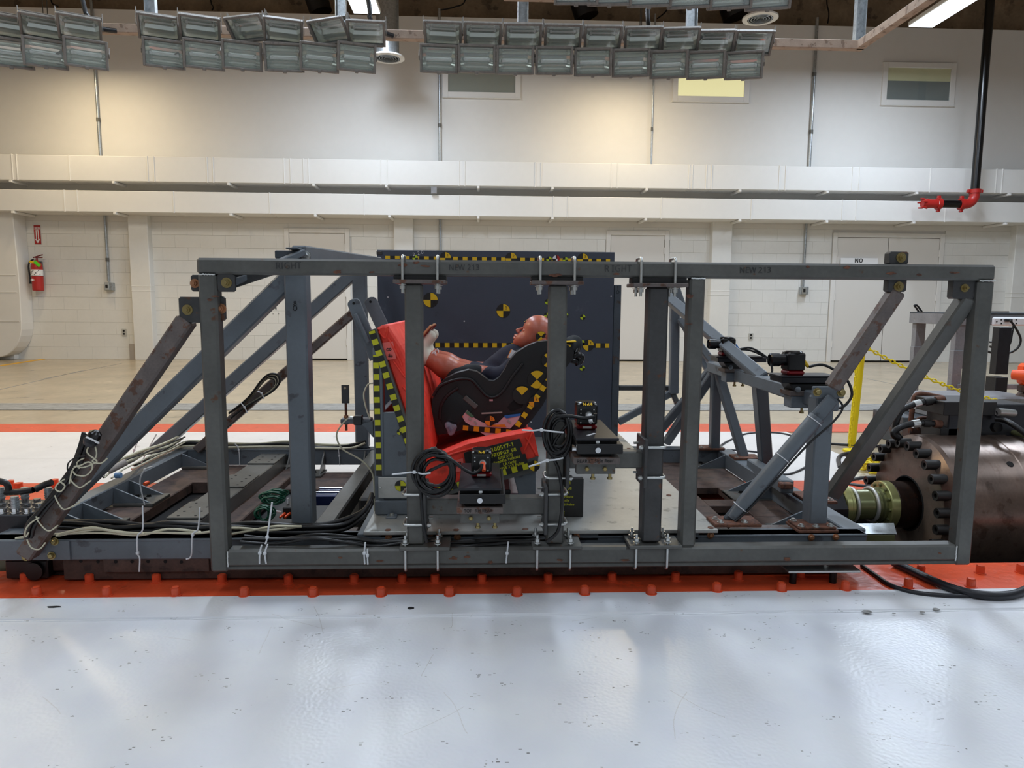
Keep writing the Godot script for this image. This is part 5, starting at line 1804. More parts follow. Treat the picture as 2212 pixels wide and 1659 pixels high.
func build_child_seat() -> void:
	var zn := -2.73
	var zf := -3.17
	var t := thing("child_seat", "black rear-facing child car seat strapped to the red bench", "child seat", Vector3(0.029, 0.406, -2.95))
	var side := [Vector3(-0.208, 0.509, -2.73), Vector3(-0.204, 0.583, -2.73), Vector3(-0.186, 0.631, -2.73), Vector3(-0.156, 0.662, -2.73), Vector3(-0.111, 0.686, -2.73), Vector3(-0.062, 0.699, -2.73), Vector3(-0.029, 0.692, -2.73), Vector3(-0.001, 0.672, -2.73), Vector3(0.019, 0.657, -2.73), Vector3(0.037, 0.655, -2.73), Vector3(0.059, 0.67, -2.73), Vector3(0.081, 0.7, -2.73), Vector3(0.099, 0.736, -2.73), Vector3(0.128, 0.769, -2.73), Vector3(0.17, 0.795, -2.73), Vector3(0.208, 0.81, -2.73), Vector3(0.252, 0.816, -2.73), Vector3(0.296, 0.812, -2.73), Vector3(0.332, 0.798, -2.73), Vector3(0.355, 0.772, -2.73), Vector3(0.352, 0.745, -2.73), Vector3(0.323, 0.708, -2.73), Vector3(0.283, 0.662, -2.73), Vector3(0.262, 0.615, -2.73), Vector3(0.233, 0.558, -2.73), Vector3(0.193, 0.503, -2.73), Vector3(0.152, 0.46, -2.73), Vector3(0.13, 0.442, -2.73), Vector3(0.054, 0.449, -2.73), Vector3(-0.029, 0.457, -2.73), Vector3(-0.084, 0.46, -2.73), Vector3(-0.13, 0.447, -2.73), Vector3(-0.185, 0.438, -2.73)]
	for z in [zn, zf + 0.06]:
		var st := mb()
		var o := PackedVector2Array()
		for p in side: o.append(Vector2(p.x, p.y))
		prism(st, Transform3D(Basis.IDENTITY, Vector3(0, 0, z - 0.06)), o, 0.06, 0.012)
		build(st, "side_shell", M.seat_plastic, t)
	var st := mb()
	var pan := [Vector3(-0.197, 0.513, -2.73), Vector3(-0.19, 0.572, -2.73), Vector3(-0.129, 0.62, -2.73), Vector3(-0.065, 0.639, -2.73), Vector3(0.008, 0.606, -2.73), Vector3(0.059, 0.606, -2.73), Vector3(0.114, 0.67, -2.73), Vector3(0.19, 0.731, -2.73), Vector3(0.282, 0.763, -2.73), Vector3(0.34, 0.757, -2.73), Vector3(0.316, 0.702, -2.73), Vector3(0.262, 0.615, -2.73), Vector3(0.193, 0.503, -2.73), Vector3(0.134, 0.447, -2.73), Vector3(-0.084, 0.466, -2.73), Vector3(-0.176, 0.446, -2.73)]
	var o := PackedVector2Array()
	for p in pan: o.append(Vector2(p.x, p.y))
	prism(st, Transform3D(Basis.IDENTITY, Vector3(0, 0, zf + 0.02)), o, zn - zf - 0.04, 0.0)
	build(st, "seat_pan", M.seat_fabric, t)
	# leg-rest pad and side pads of fabric
	st = mb()
	blob(st, [[Vector3(-0.12, 0.652, -2.95), Vector3(-0.039, 0.664, -2.95), 0.045, 0.04], [Vector3(-0.116, 0.663, -2.85), Vector3(-0.038, 0.674, -2.85), 0.045, 0.04], [Vector3(-0.124, 0.642, -3.05), Vector3(-0.04, 0.654, -3.05), 0.045, 0.04]], 0.012, 0.03)
	build(st, "leg_pad", M.seat_fabric, t)
	# raised ribs and recess of the shell side
	for r in [[Vector3(-0.2, 0.596, -2.727), Vector3(-0.174, 0.635, -2.724), Vector3(-0.111, 0.661, -2.722), Vector3(-0.054, 0.662, -2.722), Vector3(-0.02, 0.629, -2.722), Vector3(0.011, 0.597, -2.722), Vector3(0.041, 0.592, -2.722), Vector3(0.074, 0.616, -2.722), Vector3(0.114, 0.676, -2.724), Vector3(0.153, 0.726, -2.726)], [Vector3(-0.175, 0.504, -2.727), Vector3(-0.171, 0.551, -2.724), Vector3(-0.147, 0.595, -2.722), Vector3(-0.102, 0.628, -2.722)]]:
		wire(r, 0.006, "shell_rib", M.seat_plastic, t, 5, 8)
	for q in [[[Vector3(-0.174, 0.502, -2.728), Vector3(-0.168, 0.55, -2.728), Vector3(-0.142, 0.594, -2.728), Vector3(-0.113, 0.615, -2.728), Vector3(-0.069, 0.583, -2.728), Vector3(-0.043, 0.543, -2.728), Vector3(-0.076, 0.504, -2.728), Vector3(-0.111, 0.472, -2.728), Vector3(-0.157, 0.468, -2.728)], M.black_gloss, "belt_path_recess"], [[Vector3(0.092, 0.55, -2.728), Vector3(0.114, 0.576, -2.728), Vector3(0.151, 0.595, -2.728), Vector3(0.162, 0.576, -2.728), Vector3(0.151, 0.55, -2.728), Vector3(0.107, 0.532, -2.728)], M.gap, "belt_slot"]]:
		st = mb()
		plate(st, q[0], 0.004)
		build(st, q[2], q[1], t)
	st = mb()
	bar(st, Vector3(-0.078, 0.592, -2.722), Vector3(-0.029, 0.551, -2.722), 0.02, 0.006, 0.002)
	build(st, "belt_guide", M.steel, t)
	# labels
	st = mb()
	plate(st, [Vector3(-0.087, 0.514, -2.722), Vector3(-0.067, 0.54, -2.722), Vector3(-0.04, 0.51, -2.722), Vector3(-0.01, 0.492, -2.722), Vector3(0.026, 0.482, -2.722), Vector3(0.054, 0.488, -2.722), Vector3(0.078, 0.512, -2.722), Vector3(0.144, 0.521, -2.722), Vector3(0.137, 0.499, -2.722), Vector3(0.104, 0.466, -2.722), Vector3(-0.029, 0.475, -2.722), Vector3(-0.054, 0.479, -2.722), Vector3(-0.074, 0.492, -2.722)], 0.003)
	build(st, "warning_label", M.pink, t)
	st = mb()
	plate(st, [Vector3(-0.021, 0.455, -2.721), Vector3(0.108, 0.443, -2.721), Vector3(0.097, 0.434, -2.721), Vector3(0.054, 0.428, -2.721), Vector3(0.019, 0.43, -2.721)], 0.003)
	build(st, "warning_label", M.pink, t)
	for q in [[[Vector3(-0.074, 0.529, -2.72), Vector3(-0.065, 0.54, -2.72), Vector3(-0.04, 0.516, -2.72), Vector3(-0.047, 0.509, -2.72)], M.tag_green], [[Vector3(0.078, 0.516, -2.72), Vector3(0.085, 0.52, -2.72), Vector3(0.146, 0.527, -2.72), Vector3(0.144, 0.518, -2.72), Vector3(0.089, 0.507, -2.72)], M.tag_blue], [[Vector3(0.023, 0.481, -2.72), Vector3(0.082, 0.483, -2.72), Vector3(0.089, 0.472, -2.72), Vector3(0.021, 0.475, -2.72)], M.tag_orange], [[Vector3(-0.087, 0.514, -2.72), Vector3(-0.082, 0.52, -2.72), Vector3(-0.084, 0.511, -2.72)], M.tag_orange]]:
		st = mb()
		plate(st, q[0], 0.001)
		build(st, "label_band", q[1], t)
	for f in [[Vector3(-0.062, 0.509, -2.72), Vector3(-0.051, 0.5, -2.72)], [Vector3(-0.038, 0.496, -2.72), Vector3(-0.029, 0.483, -2.72)], [Vector3(0.093, 0.5, -2.72), Vector3(0.107, 0.488, -2.72)]]:
		st = mb()
		bar(st, f[0], f[1], 0.008, 0.0008, 0)
		build(st, "label_figure", M.grey_base, t)
	st = mb()
	box(st, Vector3(0.021, 0.583, -2.722), Vector3(0.035, 0.576, -2.724), 0)
	build(st, "small_mark", M.pink, t)
	st = mb()
	bar(st, Vector3(-0.01, 0.527, -2.722), Vector3(0.072, 0.531, -2.722), 0.006, 0.0008, 0)
	build(st, "stamped_text", M.grey_base, t)
	# survey targets and tapes stuck on the shell
	survey_target(t, Vector3(0.209, 0.662, -2.726), 0.037, Vector3.BACK, PI / 4, M.tape_yellow)
	survey_target(t, Vector3(0.15, 0.6, -2.724), 0.037, Vector3.BACK, PI / 4, M.tape_yellow, 1)
	survey_target(t, Vector3(0.256, 0.739, -2.724), 0.03, Vector3.BACK, PI * 0.25, M.tape_yellow)
	survey_target(t, Vector3(0.198, 0.574, -2.719), 0.0215, Vector3.BACK, 0.0, M.tape_amber, 3, "4")
	survey_target(t, Vector3(0.023, 0.498, -2.719), 0.0205, Vector3.BACK, 0.0, M.tag_orange, 3, "3")
	check_tape(t, Vector3(0.119, 0.458, -2.72), Vector3(0.26, 0.67, -2.72), 0.0215, Vector3.BACK, "marker_tape", 1, 0.0215, M.tape_yellow)
	check_tape(t, Vector3(-0.084, 0.47, -2.72), Vector3(0.119, 0.451, -2.72), 0.0205, Vector3.BACK, "marker_tape", 0, 0.0215, M.tape_amber)
	# harness strap and wings at the head end
	st = mb()
	blob(st, [[Vector3(0.334, 0.79, -2.8), Vector3(0.369, 0.799, -2.84), 0.035, 0.03], [Vector3(0.369, 0.799, -2.84), Vector3(0.368, 0.763, -2.86), 0.03, 0.025]], 0.008, 0.02)
	build(st, "head_wing", M.seat_fabric, t)
	st = mb()
	bar(st, Vector3(0.326, 0.81, -2.77), Vector3(0.367, 0.812, -2.77), 0.006, 0.03, 0.002)
	build(st, "yellow_edge", M.tape_yellow, t)
	st = mb()
	plate(st, [Vector3(0.321, 0.8, -2.758), Vector3(0.345, 0.798, -2.758), Vector3(0.345, 0.791, -2.758), Vector3(0.332, 0.787, -2.758), Vector3(0.331, 0.776, -2.758), Vector3(0.321, 0.776, -2.758)], 0.003)
	build(st, "yellow_sticker", M.tape_yellow, t)
	for w in [[Vector3(0.367, 0.807, -2.83), Vector3(0.378, 0.785, -2.82), Vector3(0.368, 0.756, -2.8), Vector3(0.386, 0.738, -2.79), Vector3(0.382, 0.719, -2.79)], [Vector3(0.33, 0.758, -2.8), Vector3(0.359, 0.749, -2.79), Vector3(0.378, 0.757, -2.79), Vector3(0.395, 0.746, -2.79), Vector3(0.386, 0.723, -2.79)], [Vector3(0.327, 0.739, -2.8), Vector3(0.352, 0.734, -2.79), Vector3(0.373, 0.727, -2.79), Vector3(0.381, 0.716, -2.79)]]:
		wire(w, 0.012, "folded_strap", M.black_gloss, t, 5, 8)
	# harness over the chest
	for z in [-2.88, -3.02]:
		st = mb()
		tube(st, smooth_path([Vector3(-0.002, 0.654, z), Vector3(0.056, 0.697, z), Vector3(0.1, 0.734, z), Vector3(0.152, 0.769, z)], 5), 0.011, 6)
		build(st, "harness_strap", M.seat_fabric, t)
	st = mb()
	plate(st, [Vector3(0.095, 0.745, -2.79), Vector3(0.112, 0.776, -2.79), Vector3(0.132, 0.767, -2.79), Vector3(0.108, 0.741, -2.79)], 0.004)
	build(st, "care_label", M.white, t)
	st = mb()
	plate(st, [Vector3(0.093, 0.743, -2.792), Vector3(0.108, 0.778, -2.792), Vector3(0.116, 0.774, -2.792), Vector3(0.101, 0.741, -2.792)], 0.006)
	build(st, "care_label", M.tag_orange, t)
	# plastic bag with hardware hanging at the side
	var bg := thing("hardware_bag", "small clear plastic bag of hardware against the child seat", "plastic bag", Vector3(-0.127, 0.447, -2.7))
	st = mb()
	blob(st, [[Vector3(-0.141, 0.484, -2.7), Vector3(-0.13, 0.455, -2.7), 0.014, 0.012], [Vector3(-0.117, 0.477, -2.7), Vector3(-0.127, 0.459, -2.7), 0.012, 0.012]], 0.005, 0.01)
	build(st, "bag", M.bag, bg)
	st = mb()
	bar(st, Vector3(-0.139, 0.479, -2.7), Vector3(-0.128, 0.459, -2.7), 0.012, 0.008, 0.002)
	build(st, "buckle", M.blue_case, bg)
	# chrome latch at the bench corner
	var bl := thing("seat_latch", "chrome seat anchor clip beside the left clamped post", "latch", Vector3(-0.179, 0.428, -2.47))
	for k in 2:
		st = mb()
		bar(st, Vector3(-0.192, 0.443, -2.465) - Vector3(0, k * 0.012, 0), Vector3(-0.172, 0.445, -2.465) - Vector3(0, k * 0.012, 0), 0.006, 0.012, 0.002)
		build(st, "bar", M.chrome, bl)
	st = mb()
	bar(st, Vector3(-0.172, 0.446, -2.465), Vector3(-0.174, 0.428, -2.465), 0.006, 0.012, 0.002)
	build(st, "hook", M.chrome, bl)


# ---------------------------------------------------------------- soft shapes

# surface nets over smoothly joined tapered capsules: [from, to, radius, radius]
func blob(st: SurfaceTool, prims: Array, cell: float, k: float) -> void:
	var lo: Vector3 = prims[0][0]
	var hi := lo
	for p in prims:
		var r: float = maxf(p[2], p[3]) + k * 0.5 + cell * 2
		for e in 2:
			lo = lo.min(p[e] - Vector3.ONE * r)
			hi = hi.max(p[e] + Vector3.ONE * r)
	var n := Vector3i(((hi - lo) / cell).ceil()) + Vector3i.ONE
	var field := PackedFloat32Array()
	field.resize(n.x * n.y * n.z)
	field.fill(1.0)
	for p in prims:
		var a: Vector3 = p[0]
		var b: Vector3 = p[1]
		var ra: float = p[2]
		var rb: float = p[3]
		var reach := maxf(ra, rb) + k + cell * 2
		var i0 := Vector3i(((a.min(b) - Vector3.ONE * reach - lo) / cell).floor()).clamp(Vector3i.ZERO, n - Vector3i.ONE)
		var i1 := Vector3i(((a.max(b) + Vector3.ONE * reach - lo) / cell).ceil()).clamp(Vector3i.ZERO, n - Vector3i.ONE)
		var ab := b - a
		var l2 := maxf(ab.length_squared(), 1e-9)
		for z in range(i0.z, i1.z + 1):
			for y in range(i0.y, i1.y + 1):
				for x in range(i0.x, i1.x + 1):
					var q := lo + Vector3(x, y, z) * cell
					var h := clampf((q - a).dot(ab) / l2, 0.0, 1.0)
					var d := q.distance_to(a + ab * h) - lerpf(ra, rb, h)
					var id := (z * n.y + y) * n.x + x
					var f := field[id]
					var m := maxf(k - absf(d - f), 0.0) / k
					field[id] = minf(d, f) - m * m * k * 0.25
	var verts := {}
	var strides := [1, n.x, n.x * n.y]
	for z in n.z - 1:
		for y in n.y - 1:
			for x in n.x - 1:
				var id := (z * n.y + y) * n.x + x
				var mask := 0
				for c in 8:
					if field[id + (c & 1) + ((c >> 1) & 1) * n.x + ((c >> 2) & 1) * n.x * n.y] < 0.0: mask |= 1 << c
				if mask == 0 or mask == 255: continue
				var s := Vector3.ZERO
				var cnt := 0
				for c in 8:
					for ax in 3:
						var c2 := c | (1 << ax)
						if c2 == c or ((mask >> c) & 1) == ((mask >> c2) & 1): continue
						var f0 := field[id + (c & 1) + ((c >> 1) & 1) * n.x + ((c >> 2) & 1) * n.x * n.y]
						var f1 := field[id + (c2 & 1) + ((c2 >> 1) & 1) * n.x + ((c2 >> 2) & 1) * n.x * n.y]
						var p0 := Vector3(c & 1, (c >> 1) & 1, (c >> 2) & 1)
						p0[ax] += f0 / (f0 - f1)
						s += p0
						cnt += 1
				verts[id] = lo + (Vector3(x, y, z) + s / cnt) * cell
	var grad := func(v: Vector3) -> Vector3:
		var q := ((v - lo) / cell).clamp(Vector3.ONE, Vector3(n) - Vector3.ONE * 2.01)
		var i := Vector3i(q.round())
		var id := (i.z * n.y + i.y) * n.x + i.x
		var g := Vector3(field[id + 1] - field[id - 1], field[id + n.x] - field[id - n.x], field[id + n.x * n.y] - field[id - n.x * n.y])
		var fr := q - Vector3(i)
		for ax in 3:
			var sgn := 1 if fr[ax] > 0 else -1
			var j: int = id + sgn * strides[ax]
			if j - strides[2] < 0 or j + strides[2] >= field.size(): continue
			var g2 := Vector3(field[j + 1] - field[j - 1], field[j + n.x] - field[j - n.x], field[j + n.x * n.y] - field[j - n.x * n.y])
			g = g.lerp(g2, absf(fr[ax]) * 0.5)
		return g.normalized()
	var norms := {}
	for id in verts: norms[id] = grad.call(verts[id])
	for id: int in verts:
		var x := id % n.x
		var y := (id / n.x) % n.y
		var z := id / (n.x * n.y)
		for ax in 3:
			var u: int = strides[(ax + 1) % 3]
			var w: int = strides[(ax + 2) % 3]
			if [x, y, z][(ax + 1) % 3] == 0 or [x, y, z][(ax + 2) % 3] == 0: continue
			var f0 := field[id]
			var f1 := field[id + strides[ax]]
			if (f0 < 0.0) == (f1 < 0.0): continue
			var q := [id, id - u, id - u - w, id - w]
			if not (verts.has(q[1]) and verts.has(q[2]) and verts.has(q[3])): continue
			if f0 < 0.0: q = [q[0], q[3], q[2], q[1]]
			quad_n(st, [verts[q[0]], verts[q[1]], verts[q[2]], verts[q[3]]], [norms[q[0]], norms[q[1]], norms[q[2]], norms[q[3]]])


# ---------------------------------------------------------------- the dummy

func build_dummy() -> void:
	var z := -2.95
	var t := thing("crash_dummy", "child crash dummy with a brown head lying in the car seat", "crash dummy", Vector3(0.028, 0.577, -2.95))
	# head axes: up runs from chin to crown, fore points out of the face
	var hc := Vector3(0.232, 0.821, -2.95)
	var up := Vector3(0.574, 0.819, 0).normalized()
	var fore := Vector3(-0.819, 0.574, 0).normalized()
	fore = (fore - up * fore.dot(up)).normalized()
	var sx := Vector3(0, 0, 1)
	var st := mb()
	var h := func(u: float, f: float, s := 0.0) -> Vector3: return hc + up * u + fore * f + sx * s
	var prims := [
		[h.call(0.02, -0.018, 0.018), h.call(0.02, 0.018, 0.016), 0.068, 0.062], [h.call(0.02, -0.018, -0.018), h.call(0.02, 0.018, -0.016), 0.068, 0.062],
		[h.call(-0.03, 0.02, 0.0), h.call(-0.05, 0.042, 0.0), 0.056, 0.034],
		[h.call(-0.056, 0.05, 0.012), h.call(-0.056, 0.05, -0.012), 0.027, 0.027],
		[h.call(-0.078, 0.06, 0.0), h.call(-0.074, 0.046, 0.0), 0.014, 0.022],
		[h.call(-0.03, 0.03, 0.03), h.call(-0.045, 0.04, 0.026), 0.034, 0.03], [h.call(-0.03, 0.03, -0.03), h.call(-0.045, 0.04, -0.026), 0.034, 0.03]]
	blob(st, prims, 0.0045, 0.02)
	# nose, lips, brow and ears
	blob(st, [[h.call(-0.006, 0.074), h.call(-0.03, 0.091), 0.004, 0.0065], [h.call(-0.034, 0.083, 0.007), h.call(-0.034, 0.083, -0.007), 0.0055, 0.0055]], 0.0025, 0.008)
	blob(st, [[h.call(-0.053, 0.078, 0.013), h.call(-0.053, 0.083, 0.0), 0.005, 0.0065], [h.call(-0.053, 0.083, 0.0), h.call(-0.053, 0.078, -0.013), 0.0065, 0.005]], 0.0025, 0.003)
	blob(st, [[h.call(-0.064, 0.077, 0.011), h.call(-0.064, 0.081, 0.0), 0.005, 0.0065], [h.call(-0.064, 0.081, 0.0), h.call(-0.064, 0.077, -0.011), 0.0065, 0.005]], 0.0025, 0.003)
	for s in [-1, 1]:
		blob(st, [[h.call(0.0, 0.07, s * 0.02), h.call(-0.002, 0.062, s * 0.038), 0.009, 0.009]], 0.003, 0.004)
		blob(st, [[h.call(-0.014, 0.066, s * 0.026), h.call(-0.014, 0.062, s * 0.034), 0.009, 0.009]], 0.003, 0.004)
		blob(st, [[h.call(0.0, -0.02, s * 0.082), h.call(-0.03, -0.01, s * 0.078), 0.012, 0.009]], 0.003, 0.004)
	# trunk, arms and legs in one skin
	var neck := Vector3(0.15, 0.746, -2.95)
	var chest := Vector3(0.123, 0.697, -2.95)
	var hip := Vector3(0.032, 0.613, -2.95)
	var limbs := [[h.call(-0.06, -0.01), neck, 0.036, 0.034], [neck, chest, 0.04, 0.075], [chest, hip, 0.078, 0.085]]
	for s in [-1, 1]:
		var kz: float = z + s * 0.085
		var hp := Vector3(hip.x, hip.y, z + s * 0.055)
		var kn := Vector3(-0.088, 0.661, kz)
		var an := Vector3(-0.253, 0.745, kz)
		limbs.append([hp, kn, 0.062, 0.05])
		limbs.append([kn, kn.lerp(an, 0.45), 0.046, 0.043])
		limbs.append([kn.lerp(an, 0.45), an, 0.043, 0.031])
		var sh := Vector3(chest.x + 0.02, chest.y + 0.02, z + s * 0.11)
		var el := Vector3(0.075, 0.656, z + s * 0.14)
		var wr := Vector3(0.004, 0.675, z + s * 0.1)
		limbs.append([sh, el, 0.036, 0.03])
		limbs.append([el, wr, 0.03, 0.024])
		limbs.append([wr, wr + Vector3(-0.04, 0.005, -s * 0.01), 0.02, 0.014])
		for f in 4:
			var b0: Vector3 = wr + Vector3(-0.035, 0.002, s * (-0.02 + f * 0.012))
			limbs.append([b0, b0 + Vector3(-0.03, -0.008, 0), 0.008, 0.006])
		limbs.append([wr + Vector3(-0.005, 0.012, -s * 0.015), wr + Vector3(-0.03, 0.02, -s * 0.022), 0.008, 0.007])
	blob(st, limbs, 0.0085, 0.025)
	build(st, "body", M.skin, t)
	# clothing: navy shirt and shorts over the trunk
	st = mb()
	var cloth := [[neck + Vector3(-0.012, -0.012, 0), chest, 0.05, 0.09], [chest, hip, 0.09, 0.098]]
	for s in [-1, 1]:
		var hp := Vector3(hip.x, hip.y, z + s * 0.055)
		var kn := Vector3(-0.088, 0.661, z + s * 0.085)
		cloth.append([hp, hp.lerp(kn, 0.6), 0.074, 0.066])
		var sh := Vector3(chest.x + 0.02, chest.y + 0.02, z + s * 0.11)
		var el := Vector3(0.075, 0.656, z + s * 0.14)
		var wr := Vector3(0.004, 0.675, z + s * 0.1)
		cloth.append([sh, el, 0.046, 0.042])
		cloth.append([el, wr.lerp(el, 0.3), 0.042, 0.034])
	blob(st, cloth, 0.0085, 0.025)
	build(st, "shirt", M.navy, t)
	st = mb()
	blob(st, [[h.call(-0.075, 0.0), neck + Vector3(0.005, 0.008, 0), 0.038, 0.046]], 0.006, 0.01)
	build(st, "neck_sleeve", M.seat_fabric, t)
	# round target on the head, and small ones
	var outw := (sx + fore * 0.04).normalized()
	survey_target(t, hc + sx * 0.0835 + up * 0.005 - fore * 0.0, 0.0225, outw, PI * 0.25, M.tape_yellow)
	for s in [h.call(0.032, 0.0785), h.call(0.092, 0.01)]:
		survey_target(t, s, 0.02, (s - hc).normalized(), 0.3, M.tape_yellow)
	# shoes
	for s in [-1, 1]:
		var kz: float = z + s * 0.085
		var an := Vector3(-0.253, 0.745, kz)
		var heel := Vector3(-0.297, 0.745, kz)
		var toe := Vector3(-0.215, 0.84, kz)
		st = mb()
		blob(st, [[heel.lerp(an, 0.3), toe.lerp(an, 0.15), 0.026, 0.023], [an, heel.lerp(toe, 0.4), 0.032, 0.028], [an + Vector3(0.012, -0.008, 0), an, 0.034, 0.033]], 0.006, 0.02)
		var shoe := build(st, "shoe", M.white_cloth, t)
		st = mb()
		var d := (toe - heel).normalized()
		var n := Vector3(-d.y, d.x, 0)
		bx(st, Transform3D(Basis(n, d, n.cross(d)), (heel + toe) * 0.5 + n * 0.018), Vector3(0.014, heel.distance_to(toe) + 0.05, 0.056), 0.006)
		build(st, "sole", M.sole, shoe)
		st = mb()
		bx(st, Transform3D(Basis(n, d, n.cross(d)), (heel + toe) * 0.5 + n * 0.012), Vector3(0.003, heel.distance_to(toe) + 0.052, 0.058), 0.001)
		build(st, "sole_stripe", M.red_base, shoe)
		for q in 3:
			wire([an + Vector3(0.03, -0.005, 0.01 * q), an + Vector3(0.05, 0.01 + 0.004 * q, 0.02), an + Vector3(0.055, -0.012, 0.012 * q), an + Vector3(0.035, -0.02, 0.02)], 0.0028, "shoelace", M.white, shoe)


# ---------------------------------------------------------------- high-speed cameras

# a cube camera on a red base; b.z is where the rear panel looks, c the middle of its foot
func cube_camera(label: String, c: Vector3, b: Basis, code: String, lens: bool, boot: Material) -> Node3D:
	var t := thing("high_speed_camera", label, "camera", c, "high-speed cameras on the sled")
	var at := func(x: float, y: float, z: float) -> Vector3: return c + b * Vector3(x, y, z)
	var st := mb()
	bx(st, Transform3D(b, at.call(0, 0.009, 0)), Vector3(0.066, 0.018, 0.066), 0.006)
	var base := build(st, "red_base", M.red_base, t)
	st = mb()
	bx(st, Transform3D(b, at.call(0, 0.009, 0.0335)), Vector3(0.028, 0.007, 0.001), 0)
	build(st, "serial_plate", M.bare_edge, base)
	st = mb()
	bx(st, Transform3D(b, at.call(0, 0.05, 0)), Vector3(0.066, 0.064, 0.066), 0.004)
	lathe(st, Transform3D(b, at.call(0, 0.08, 0)), [[0.033, 0.0], [0.033, 0.006], [0.028, 0.01], [0, 0.01]], 24)
	build(st, "body", M.black_gloss, t)
	st = mb()
	bx(st, Transform3D(b, at.call(0, 0.046, 0.0335)), Vector3(0.05, 0.05, 0.002), 0.001)
	var pn := build(st, "rear_panel", M.black, t)
	for s in [[-0.021, 0.021], [0.021, 0.021], [-0.021, -0.021], [0.021, -0.021], [-0.021, 0.009]]:
		st = mb()
		cyl(st, at.call(s[0], 0.046 + s[1], 0.0345), at.call(s[0], 0.046 + s[1], 0.0355), 0.0022, -1, 10)
		build(st, "screw", M.zinc, pn)
	for s in [[-1, -1], [-1, 1], [1, -1], [1, 1]]:
		st = mb()
		cyl(st, at.call(s[0] * 0.027, 0.082, s[1] * 0.027), at.call(s[0] * 0.027, 0.085, s[1] * 0.027), 0.004, -1, 10)
		build(st, "screw", M.zinc, t)
	st = mb()
	cyl(st, at.call(0.004, 0.05, 0.033), at.call(0.004, 0.05, 0.043), 0.0115, 0.0105, 18)
	build(st, "socket", M.zinc, t)
	st = mb()
	cyl(st, at.call(0.004, 0.05, 0.042), at.call(0.008, 0.030, 0.062), 0.0085, 0.006, 14)
	build(st, "cable_boot", boot, t)
	if lens:
		st = mb()
		lathe(st, Transform3D(b * Basis(Vector3.RIGHT, -PI / 2), at.call(0, 0.056, -0.033)), [[0, 0], [0.022, 0.0], [0.022, 0.02], [0.025, 0.022], [0.025, 0.055], [0.021, 0.058], [0.019, 0.05], [0, 0.05]], 24)
		build(st, "lens", M.black_gloss, t)
	if code:
		var tb := b * Basis(Vector3.RIGHT, -0.9)
		lettering(t, code, 0.011, Transform3D(tb, at.call(0, 0.0845, 0.0335)), M.tape_yellow, "lettering", true)
	return t


func camera_shelf(label: String, c: Vector3, w: float, d: float, tag_words: String) -> Node3D:
	# c: middle of the near top edge of the shelf
	var t := thing("camera_shelf", label, "camera shelf", c - Vector3(0, 0.1, 0), "camera shelves clamped to the frame")
	var st := mb()
	var top := PackedVector2Array()
	box(st, c + Vector3(-w * 0.5, -0.008, -d), c + Vector3(w * 0.5, 0, 0), 0.0015)
	build(st, "top_plate", M.black_plate, t)
	st = mb()
	box(st, c + Vector3(-w * 0.5 + 0.004, -0.018, -d + 0.02), c + Vector3(w * 0.5 - 0.004, -0.008, -0.012), 0.001)
	build(st, "spacer", M.gap, t)
	st = mb()
	box(st, c + Vector3(-w * 0.5 + 0.004, -0.048, -d + 0.01), c + Vector3(w * 0.5 + 0.012, -0.018, 0.004), 0.002)
	build(st, "slide_block", M.black, t)
	st = mb()
	box(st, c + Vector3(-w * 0.36, -0.06, -d + 0.02), c + Vector3(w * 0.36, -0.048, -0.02), 0.001)
	build(st, "lower_spacer", M.gap, t)
	st = mb()
	box(st, c + Vector3(-w * 0.54, -0.082, -d + 0.05), c + Vector3(w * 0.54, -0.06, -0.004), 0.002)
	var wp := build(st, "written_plate", M.brown_steel, t)
	lettering(wp, tag_words, 0.010, Transform3D(Basis(Vector3.BACK, 0.01), c + Vector3(-0.005, -0.071, -0.0035)), M.ink, "marker_pen")
	st = mb()
	box(st, c + Vector3(-w * 0.46, -0.116, -0.05), c + Vector3(w * 0.46, -0.082, -0.02), 0.002)
	var ag := build(st, "angle_clip", M.steel, t)
	for s in [-1, 1]:
		bolt(ag, c + Vector3(s * w * 0.21, -0.099, -0.02), Vector3.BACK, 0.0075, M.gold_zinc, "bolt", false)
		st = mb()
		cyl(st, c + Vector3(s * w * 0.2 + 0.02, -0.136, -0.035), c + Vector3(s * w * 0.2 + 0.02, -0.116, -0.035), 0.005, -1, 10)
		cyl(st, c + Vector3(s * w * 0.2 + 0.02, -0.136, -0.035), c + Vector3(s * w * 0.2 + 0.02, -0.129, -0.035), 0.008, -1, 6)
		build(st, "clamp_screw", M.gold_zinc, ag)
	st = mb()
	cyl(st, c + Vector3(0.0, -0.034, 0.004), c + Vector3(0.0, -0.034, 0.016), 0.0085, -1, 20)
	build(st, "pinch_screw", M.chrome, t)
	st = mb()
	cyl(st, c + Vector3(0.002, -0.013, -0.012), c + Vector3(0.002, -0.013, -0.006), 0.006, -1, 14)
	build(st, "set_screw", M.zinc, t)
	return t


